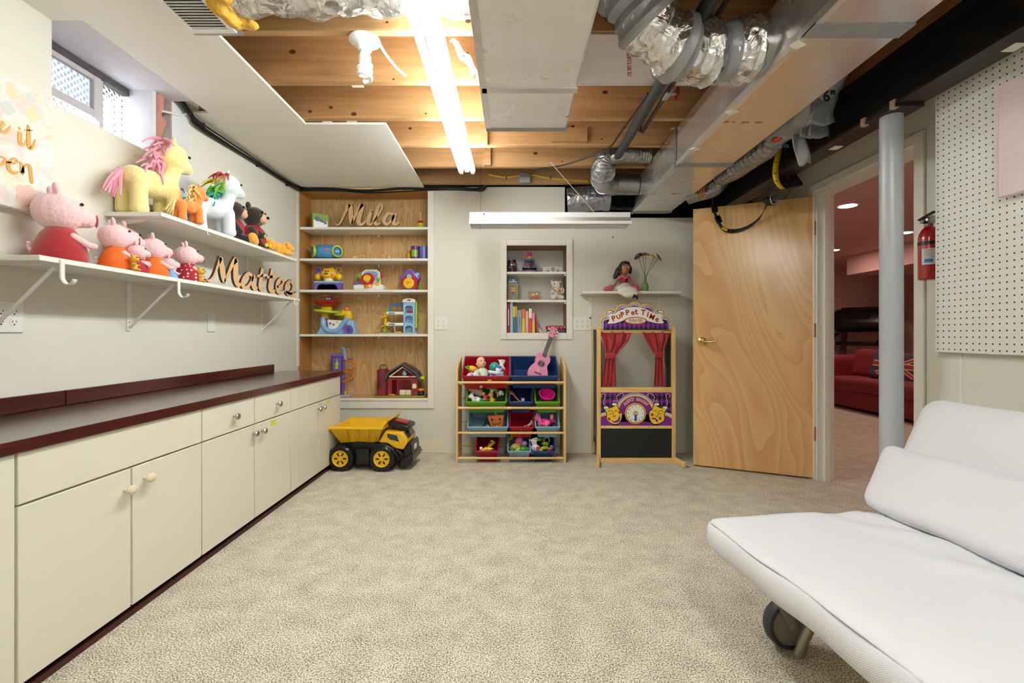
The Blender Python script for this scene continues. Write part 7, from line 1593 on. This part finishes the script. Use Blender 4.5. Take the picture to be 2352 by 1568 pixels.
hs_ = obj('headstock', MB().at((0, 0, 0), (R(90), 0, 0)).prism([(-.014, .342), (.014, .342), (.024, .36), (.026, .425), (.012, .432), (-.012, .432), (-.026, .425), (-.024, .36)], .012, .026), PKU, uk, bevel=.002)
for sx in (-1, 1):
    for z in (.375, .405): obj('tuning_peg', MB().cyl((sx*.013, -.0265, z), (sx*.013, -.034, z), .004, n=10), METAL, hs_); obj('tuning_knob', MB().ell((sx*.033, -.018, z), (.008, .004, .006)), WHITEP, hs_)
for j in range(4): obj('string', MB().cyl((-.009 + .006*j, -.0335, .05), (-.007 + .0047*j, -.0362, .40), .0005, n=5), WHITEP, uk)

# ---------------------------------------------------------------- toys in the bins
def put(o, key, fx, fy, h, rot=(0, 0, 0), grp='toys in the rack bins'):
    o.location = inbin(key, fx, fy, h + .034); o.rotation_euler = rot; o.scale = o.scale * (1. if o.name.startswith('baby') else 1.25); o['group'] = grp; return o
def T(name, label, cat='toy'): return thing(name, label, cat)
# baby doll
bd = T('baby_doll', 'bald baby doll in a pale green vest lying in the red bin', 'doll')
mb = MB().ell((0, 0, .03), (.045, .03, .032)).ell((0, .095, .05), (.042, .042, .045)).ell((0, .125, .055), (.035, .03, .035)).ell((0, .088, .095), (.007, .008, .007))
for sx in (-1, 1):
    capsule(mb, (sx*.045, .03, .035), (sx*.075, .0, .05), .015, .013); capsule(mb, (sx*.075, .0, .05), (sx*.085, .02, .085), .013, .011); mb.ell((sx*.086, .028, .098), (.014, .008, .016))
    capsule(mb, (sx*.022, -.03, .03), (sx*.04, -.085, .035), .02, .016); mb.ell((sx*.042, -.105, .045), (.014, .016, .02)); mb.ell((sx*.043, .095, .05), (.006, .01, .012))
    for j in range(4): capsule(mb, (sx*(.078 + .005*j), .03, .105), (sx*(.077 + .006*j), .034, .118), .003, .0025, 6)
fused('body', mb, TSK, bd, .0035, 3)
obj('vest', MB().at((0, 0, .031), (R(90), 0, 0)).lathe([(.036, -.052), (.05, -.03), (.051, .02), (.046, .045)], 24, cap=False), mat('vest_green', '#cfe0c8', .8), bd, solid=.003)
for sx in (-1, 1): obj('eye', MB().ell((sx*.016, .105, .091), (.006, .004, .004)), TBK, bd)
obj('mouth', MB().ell((0, .078, .094), (.009, .004, .003)), TPK, bd)
put(bd, 'r1', -.28, .42, -.005, (R(62), 0, R(28)))
def ball(label, m_, r, key, fx, fy, h):
    o = T('toy_ball', label, 'ball'); obj('ball', MB().ell((0, 0, r), r, n=20, m=14), m_, o); obj('seam', MB().tube([(r*1.002*cos(j*pi/12), r*1.002*sin(j*pi/12), r) for j in range(24)], r*.02, 5, closed=True), m_, o); return put(o, key, fx, fy, h)
def box_toy(label, m1, m2, d, key, fx, fy, h, rot):
    o = T('toy_box', label, 'toy box'); obj('carton', MB().box((0, 0, d[2]/2), d), m1, o, bevel=.003); obj('stripe', MB().box((0, 0, d[2]*.55), (d[0]*1.01, d[1]*1.01, d[2]*.35)), m2, o); return put(o, key, fx, fy, h, rot)
def car(label, m_, key, fx, fy, h, rot, s=1.):
    o = T('toy_car', label, 'toy car'); o.scale = (s, s, s); obj('body', MB().rbox((-.035, -.016, .008), (.035, .016, .024), .006, (6, 4, 3)).rbox((-.018, -.014, .02), (.016, .014, .036), .006, (5, 4, 3)), m_, o)
    for x in (-.02, .02):
        for y in (-.016, .016): obj('wheel', MB().cyl((x, y - .003, .009), (x, y + .003, .009), .009, n=14), TBK, o)
    return put(o, key, fx, fy, h, rot)
def critter(label, m1, m2, key, fx, fy, h, rot, s=1.):
    o = T('toy_animal', label, 'toy animal'); o.scale = (s, s, s)
    mb = MB().ell((0, 0, .024), (.03, .018, .018)).ell((.032, 0, .042), .016).ell((.046, 0, .038), (.010, .009, .008))
    for x in (-.018, .018):
        for y in (-.011, .011): capsule(mb, (x, y, .02), (x, y, .006), .006, .006, 8)
    for sy in (-1, 1): mb.ell((.028, sy*.012, .058), (.004, .004, .009))
    fused('body', mb, m1, o, .003, 2); obj('saddle', MB().ell((-.002, 0, .032), (.016, .0185, .012)), m2, o); obj('eye', MB().ell((.041, .011, .047), .003, n=6, m=5).ell((.041, -.011, .047), .003, n=6, m=5), TBK, o); return put(o, key, fx, fy, h, rot)
def banana(label, m_, key, fx, fy, h, rot, L_=.09):
    o = T('toy_banana', label, 'toy food'); obj('fruit', MB().tube([(L_*.5*cos(R(a)), L_*.5*sin(R(a)) - L_*.3, .014) for a in range(30, 151, 12)], [.004, .010, .013, .014, .014, .014, .014, .013, .012, .008, .004], 10), m_, o); obj('tip', MB().ell((L_*.5*cos(R(30)), L_*.5*sin(R(30)) - L_*.3, .014), .005, n=8, m=6), TBR, o); return put(o, key, fx, fy, h, rot)
def ringt(label, m_, r, key, fx, fy, h, rot):
    o = T('toy_ring', label, 'toy'); obj('ring', MB().tube([(r*cos(j*2*pi/24), r*sin(j*2*pi/24), .008) for j in range(24)], r*.28, 10, closed=True), m_, o); obj('bead', MB().ell((r, 0, .01), r*.34), TY, o); return put(o, key, fx, fy, h, rot)
def figure(label, m1, m2, skin, key, fx, fy, h, rot, s=1.):
    o = T('toy_figure', label, 'toy figure'); o.scale = (s, s, s)
    mb = MB().ell((0, 0, .035), (.017, .013, .024)); 
    for sx in (-1, 1): capsule(mb, (sx*.008, 0, .02), (sx*.010, -.004, .004), .007, .006, 8); capsule(mb, (sx*.016, 0, .046), (sx*.027, -.006, .03), .006, .005, 8)
    fused('body', mb, m1, o, .003, 2); obj('head', MB().ell((0, 0, .068), (.014, .014, .016)), skin, o); obj('hat', MB().ell((0, .002, .078), (.0155, .0155, .010)), m2, o); obj('face', MB().ell((.005, -.013, .069), .002, n=6, m=5).ell((-.005, -.013, .069), .002, n=6, m=5), TBK, o); return put(o, key, fx, fy, h, rot)
def veg(label, m1, m2, key, fx, fy, h, rot, d=(.03, .022, .022)):
    o = T('toy_vegetable', label, 'toy food'); fused('body', MB().ell((0, 0, d[2]), d).ell((d[0]*.5, 0, d[2]), (d[0]*.6, d[1]*.8, d[2]*.8)), m1, o, .004, 2)
    lf = MB()
    for j in range(5): lf.ell((-d[0]*1.1, d[1]*.4*cos(j*1.26), d[2] + d[1]*.4*sin(j*1.26)), (.014, .004, .006), (0, 0, j), 8, 5)
    obj('leaves', lf, m2, o); return put(o, key, fx, fy, h, rot)
def slice_(label, m1, m2, key, fx, fy, h, rot, r=.045):
    o = T('toy_pizza', label, 'toy food'); obj('crust', MB().prism([(0, 0)] + arc(0, 0, r, -28, 28, 8), 0, .008), m1, o, bevel=.002)
    for (x, y) in ((r*.4, 0), (r*.7, r*.2), (r*.72, -r*.18)): obj('topping', MB().cyl((x, y, .008), (x, y, .0105), r*.12, n=10), m2, o)
    return put(o, key, fx, fy, h, rot)
ball('teal ball among the toys in the red bin', TT, .034, 'r1', .38, .45, .035)
box_toy('white and violet toy carton in front of the teal ball', TW, TP, (.065, .03, .038), 'r1', .32, .12, .045, (R(20), R(8), R(15)))
box_toy('blue and cream toy carton in the corner of the red bin', TLB, TCR, (.05, .03, .05), 'r1', .72, .06, .03, (R(15), R(-8), R(-10)))
critter('white toy animal with blue on top at the end of the red bin', TW, TB, 'r1', .75, .35, .055, (0, R(-35), R(40)), 1.2)
veg('yellow rubber toy by the doll head in the red bin', TY, TG, 'r1', -.72, .32, .05, (0, R(20), R(30)), (.04, .026, .024))
critter('white and lilac toy in the front corner of the red bin', TW, TLIL, 'r1', -.72, .05, .03, (R(10), 0, R(20)), 1.1); car('small red car in the red bin', TR, 'r1', .48, .03, .03, (0, 0, R(10)), .9); ringt('yellow ring between the doll feet and the cars', TY, .02, 'r1', .18, .03, .035, (R(30), 0, 0)); figure('toy figure in blue lying by the cartons', TB, TN, TSK, 'r1', .52, .02, .05, (R(70), 0, R(-60)), .8); veg('pale mint toy near the doll arm', mat('toy_mint', '#bfe0d6', .4), TG, 'r1', -.52, .05, .045, (0, 0, R(-20)), (.028, .02, .014))
# large green bin
o = T('toy_rocket', 'pale cone-shaped toy lying in the large green bin'); obj('cone', MB().lathe([(0, 0), (.03, 0), (.028, .04), (.012, .09), (0, .098)], 20), mat('toy_sand', '#c9a184', .5), o); obj('ring', MB().lathe([(.0305, .004), (.032, .01), (.0305, .018)], 20, cap=False), TGR, o); put(o, 'g1', -.35, .6, .05, (R(10), R(-70), 0))
o = T('yarn_doll', 'toy with a bushy straw-coloured hair tuft in the large green bin'); obj('head', MB().ell((0, 0, .02), .018), TSK, o); hair(o, 'straw_hair', [V((.008*cos(j), .008*sin(j), .03)) for j in range(22)], [mat('straw_tuft', '#d8cf98', .8)], (0, -.1, .9), .07, .004, 31, 5); put(o, 'g1', .2, .35, .04, (R(-10), R(10), 0))
critter('white and lilac toy dog in the large green bin', TW, TLIL, 'g1', -.62, .08, .03, (0, 0, R(160)), 1.1); figure('green toy figure in the large green bin', pl('leaf', '#2f8a3c'), TR, TSK, 'g1', -.2, .06, .025, (R(40), 0, R(20)), .9); ringt('red ring with a yellow bead in the large green bin', TR, .026, 'g1', .12, .10, .025, (R(50), 0, 0)); banana('yellow toy banana in the large green bin', TY, 'g1', .42, .06, .03, (R(20), 0, R(60)), .07); car('black and white toy car in the large green bin', TBK, 'g1', .74, .12, .03, (0, R(-12), R(30)), 1.); car('red toy car at the back of the large green bin', TR, 'g1', .62, .72, .04, (0, 0, R(-15)), 1.2); critter('spotted white toy cow in the large green bin', TW, TBK, 'g1', .82, .45, .04, (0, R(20), R(120)), 1.); slice_('orange toy wedge in the large green bin', TO, TR, 'g1', -.02, .45, .045, (R(30), 0, R(30))); ball('small yellow ball in the large green bin', TY, .014, 'g1', -.22, .4, .05); ball('small red ball in the large green bin', TR, .016, 'g1', -.05, .2, .045); veg('teal toy gem in the large green bin', TT, TG, 'g1', -.35, .12, .04, (0, 0, R(40)), (.018, .014, .014)); ball('small lime ball in the large green bin', TLG, .013, 'g1', .3, .2, .04)
# small navy, spoon
o = T('wooden_spoon', 'brown wooden spoon in the small navy bin'); obj('handle', MB().tube([(0, 0, 0), (0, .05, .006), (0, .085, .012)], [.006, .005, .006], 8, 4), TBR if False else mat('spoon_wood', '#a8683c', .5), o); obj('bowl', MB().ell((0, .108, .014), (.018, .026, .008)), MATS['spoon_wood'], o); put(o, 'b2', .15, .05, .03, (R(30), 0, R(50)))
o = T('toy_wedge', 'cream toy wedge in the small navy bin'); obj('wedge', MB().prism([(-.03, -.01), (.035, -.006), (.03, .006), (-.02, .022)], 0, .016), TCR, o, bevel=.003); obj('slot', MB().bb(-.01, .015, -.002, .002, .016, .0165), TBR, o); put(o, 'b2', -.45, .06, .02, (R(15), 0, R(-10)))
critter('lilac toy mouse in the small navy bin', TLIL, TP, 'b2', .05, .04, .015, (0, 0, R(60)), .8)
# pink bucket
o = T('pink_bucket', 'bright pink toy bucket in the small green bin', 'bucket'); obj('pail', MB().lathe([(0, 0), (.038, 0), (.048, .055), (.052, .056), (.052, .062), (.046, .062), (.037, .004), (0, .004)], 28, cap=False), TMAG, o); obj('handle', MB().tube([(.052*cos(R(a)), .052*sin(R(a)), .058 + .0*a) for a in range(0, 181, 15)], .003, 6), TPK, o); put(o, 'g2', -.1, .28, .03, (R(38), R(6), 0))
# flowerpot
o = T('flowerpot_toy', 'orange smiling flowerpot toy in the light blue bin'); obj('pot', MB().taper((-.04, .04, -.02, .02), (-.055, .055, -.024, .024), 0, .075), mat('toy_terracotta', '#c8692c', .5), o, bevel=.004); obj('smile', MB().tube([(-.03, -.0225, .03), (-.012, -.0225, .02), (.012, -.0225, .02), (.032, -.0225, .032)], .0025, 6, 4), TBK, o); obj('stem', MB().cyl((0, 0, .075), (0, 0, .10), .008, n=10), TG, o)
for sx in (-1, 1): obj('eye', MB().at((sx*.026, -.0235, .05), (R(90), 0, 0)).lathe([(0, 0), (.008, 0), (.008, .002), (0, .002)], 14), TBK, o)
put(o, 's1', .5, .25, .02, (R(2), R(-4), 0))
o = T('folded_frame', 'black folding frame toy lying in the light blue bin'); obj('frame', MB().tube([(-.04, 0, 0), (-.01, 0, .07), (0, .0, .07), (.02, 0, .0)], .005, 6).tube([(-.04, 0, 0), (.06, -.02, .004)], .005, 6), TBK, o); put(o, 's1', .0, .12, .01)
box_toy('dark red flat toy book in the light blue bin', TR, TW, (.09, .03, .012), 's1', .55, .02, .012, (R(10), 0, R(4))); box_toy('white flat card toy in the light blue bin', TW, TLB, (.08, .05, .01), 's1', .3, .3, .008, (0, 0, R(-20)))
# red bin, trumpet
o = T('toy_trumpet', 'pale grey toy trumpet in the small red bin'); obj('pipe', MB().tube([(0, 0, 0), (.03, 0, .008), (.055, 0, .015)], [.005, .006, .009], 10), TGR, o); obj('bell', MB().at((.055, 0, .015), (0, R(70), 0)).lathe([(.009, 0), (.013, .012), (.022, .022), (.024, .024), (.02, .022), (.008, .004)], 22, cap=False), mat('trumpet_rose', '#b49a9c', .35), o); put(o, 'r2', .1, .06, .025, (R(5), R(-15), R(12)))
figure('pink toy figure in the small red bin', TPK, TR, TSK, 'r2', -.4, .04, .02, (R(65), 0, R(70)), .8); ringt('magenta toy ring in the small red bin', TMAG, .016, 'r2', -.7, .03, .015, (R(20), 0, 0))
# light blue small
critter('pink toy pig in the small light blue bin', TPK, TMAG, 's2', -.35, .08, .03, (0, 0, R(150)), 1.5); car('red toy car in the small light blue bin', TR, 's2', .1, .2, .035, (0, 0, R(20)), 1.1); ball('black and white ball in the small light blue bin', TBK, .017, 's2', .35, .04, .022); ball('second dark ball, next to the bin wall', TN, .017, 's2', .85, .04, .022); figure('magenta toy figure in the small light blue bin', TMAG, TPK, TSK, 's2', .55, .25, .03, (R(20), 0, 0), .9); ball('lime ball in the corner of the small light blue bin', TLG, .014, 's2', -.85, .2, .035)
# bottom red: toy food
slice_('toy pizza slice with dark topping, upper', TY, TR, 'r3', .1, .45, .045, (R(28), 0, R(-60)), .055); slice_('toy pizza slice with dark topping, lower', TO, TR, 'r3', -.4, .25, .04, (R(32), 0, R(20)), .05); banana('yellow toy banana in the bottom red bin', TY, 'r3', .05, .03, .035, (R(25), 0, R(8)), .10); figure('white toy figure with a cream hat in the bottom red bin', TW, TCR, TSK, 'r3', -.75, .02, .02, (R(30), 0, 0), .7); car('blue toy car in the bottom red bin', TN, 'r3', .72, .03, .03, (0, 0, R(10)), .8); veg('dark toy plum at the back of the bottom red bin', TP, TG, 'r3', -.1, .8, .05, (0, 0, 0)); veg('orange toy carrot in the bottom red bin', TO, TG, 'r3', .7, .4, .05, (0, R(20), R(70)), (.034, .012, .012)); ball('small dark red toy plum at the back of the bottom red bin', mat('toy_plum', '#5a1f2c', .4), .016, 'r3', .35, .85, .05)
# bottom light blue: vegetables
veg('tan toy bread roll in the bottom light blue bin', mat('toy_bread', '#d2a05c', .5), TG, 's3', -.5, .15, .045, (R(20), 0, R(60)), (.05, .024, .022)); veg('yellow toy corn standing in the bottom light blue bin', TY, TG, 's3', -.65, .75, .045, (0, R(-50), 0), (.036, .016, .016)); veg('green toy pepper in the bottom light blue bin', pl('leaf', '#2f8a3c'), TG, 's3', .55, .05, .03, (0, 0, 0), (.036, .024, .022)); veg('pink toy radish in the bottom light blue bin', TPK, TG, 's3', .35, .5, .045, (R(30), R(-60), 0), (.032, .026, .026)); veg('pale green toy pear in the bottom light blue bin', TLG, TG, 's3', -.05, .06, .035, (0, R(-30), R(50)), (.026, .02, .02)); veg('lilac toy turnip in the bottom light blue bin', TLIL, TG, 's3', .8, .35, .04, (0, R(-30), 0), (.02, .018, .018)); ball('small violet toy grape in the bottom light blue bin', TP, .012, 's3', -.02, .75, .05)
# bottom navy: mix
critter('white and lilac toy horse in the bottom navy bin', TW, TLIL, 'b3', -.65, .15, .035, (0, R(-60), R(30)), 1.3); veg('green toy broccoli in the bottom navy bin', pl('leaf', '#2f8a3c'), TLG, 'b3', -.15, .55, .045, (0, 0, R(40)), (.026, .02, .02)); banana('lime toy pea pod in the bottom navy bin', TLG, 'b3', .25, .12, .035, (R(20), 0, R(30)), .07); figure('magenta toy figure in the bottom navy bin', TMAG, TP, TSK, 'b3', .75, .05, .03, (R(40), 0, R(20)), .8); figure('cream toy figure in the bottom navy bin', TCR, TR, TSK, 'b3', -.2, .05, .03, (R(50), 0, R(-30)), .8); ringt('pale grey ring upright in the bottom navy bin', TGR, .02, 'b3', .5, .6, .05, (R(80), 0, R(20))); car('olive toy car in the bottom navy bin', TLG, 'b3', .3, .35, .04, (0, 0, R(-40)), .8)

# ---------------------------------------------------------------- red room: sofa, cushions, treadmill
RV = mat('red_velvet', '#7c0510', .75, sheen=.15, bump=.2, bscale=8, var=.15, vscale=5)
rs = thing('red_sofa', 'long red velvet sofa in the room beyond the doorway', 'sofa', (4.62, 5.9, 0))
obj('base', MB().rbox((.0, -1.9, .04), (.95, 1.18, .27), .03, (6, 16, 4)), RV, rs); obj('seat_cushion', MB().rbox((-.03, -1.75, .25), (.72, -.35, .45), .07, (8, 14, 6), lambda p_: (0, 0, .012*sin(p_.y*9) + .008*sin(p_.x*14 + p_.y*5))), RV, rs); obj('seat_cushion', MB().rbox((-.03, -.34, .25), (.72, .98, .45), .07, (8, 14, 6), lambda p_: (0, 0, .010*sin(p_.y*7))), RV, rs)
obj('backrest', MB().rbox((.70, -1.9, .2), (.98, 1.18, .78), .08, (6, 20, 8)), RV, rs); obj('armrest', MB().rbox((-.02, .96, .1), (.95, 1.2, .74), .08, (8, 5, 8)), RV, rs); obj('armrest', MB().rbox((-.02, -1.98, .1), (.95, -1.72, .60), .08, (8, 5, 8)), RV, rs)
for (x, y) in ((.08, -1.85), (.85, -1.85), (.08, 1.2), (.85, 1.2)): obj('foot', MB().cyl((x, y, 0), (x, y, .05), .025, n=10), DARK, rs)
cu = thing('red_cushion', 'plain red cushion on the red sofa', 'cushion', (5.08, 6.62, .42), (0, R(18), R(25))); obj('cushion', MB().rbox((-.07, -.30, 0), (.09, .28, .42), .06, (5, 8, 8), lambda p_: (0, .0, .01*sin(p_.y*12))), RV, cu)
UJ = thing('flag_cushion', 'cushion with a faded blue, red and cream flag pattern', 'cushion', (4.93, 6.08, .43), (R(8), R(24), R(42)))
obj('cushion', MB().rbox((-.06, -.28, 0), (.06, .28, .40), .05, (5, 10, 8)), mat('flag_blue', '#4a3c50', .85), UJ)
FW, FR = mat('flag_cream', '#d9a88c', .85), mat('flag_red', '#93342c', .85)
def fband(m_, pts, y0): obj('flag_stripe', MB().at((-.0605 - y0, 0, 0), (R(90), 0, R(-90))).prism(pts, 0, .0015), m_, UJ)
for (m_, w_, dep) in ((FW, .05, .0), (FR, .022, .002)):
    for s_ in (-1, 1):
        a = math.atan2(.30, .44)*s_; L2 = .24; dx2, dy2 = cos(a), sin(a); nx, ny = -dy2*w_/2, dx2*w_/2
        fband(m_, [(-dx2*L2 + nx, .2 - dy2*L2 + ny), (-dx2*L2 - nx, .2 - dy2*L2 - ny), (dx2*L2 - nx, .2 + dy2*L2 - ny), (dx2*L2 + nx, .2 + dy2*L2 + ny)], dep)
for (m_, w_, dep) in ((FW, .085, .004), (FR, .05, .006)):
    fband(m_, [(-.25, .2 - w_/2), (.25, .2 - w_/2), (.25, .2 + w_/2), (-.25, .2 + w_/2)], dep); fband(m_, [(-w_/2, .03), (w_/2, .03), (w_/2, .37), (-w_/2, .37)], dep)
tm = thing('treadmill', 'black treadmill standing behind the red sofa', 'treadmill', (5.80, 7.98, .0), R(-50))
obj('deck', MB().rbox((-.4, -.72, .05), (.4, .72, .2), .03, (6, 10, 4)), BLACKP, tm); obj('belt', MB().bb(-.26, .26, -.68, .4, .2, .205), DARK, tm)
GRB = mat('treadmill_grey', '#6d5a58', .4, .3)
for sx in (-1, 1): obj('upright', MB().at((sx*.34, .55, .2), (R(-14), 0, 0)).bb(-.035, .035, -.06, .06, 0, 1.05), GRB, tm, bevel=.01)
cn = obj('console', MB().at((0, .40, 1.32), (R(-22), 0, 0)).rbox((-.43, -.14, -.24), (.43, .14, .17), .12, (10, 6, 6)), BLACKP, tm); obj('console_top', MB().at((0, .47, 1.46), (R(-12), 0, 0)).rbox((-.30, -.10, -.04), (.30, .12, .05), .03, (8, 4, 3)), BLACKP, tm); obj('screen', MB().at((0, .262, 1.37), (R(-22), 0, 0)).bb(-.15, .15, -.004, .0, -.06, .06), mat('screen_dark', '#141820', .15), cn)
obj('cross_bar', MB().rbox((-.40, .42, .84), (.40, .54, .92), .02, (8, 3, 3)), BLACKP, tm)
for sx in (-1, 1): obj('handrail', MB().tube([(sx*.36, .45, 1.05), (sx*.38, .2, 1.0), (sx*.38, -.15, .95), (sx*.38, -.3, .9)], .03, 10, 5), BLACKP, tm)
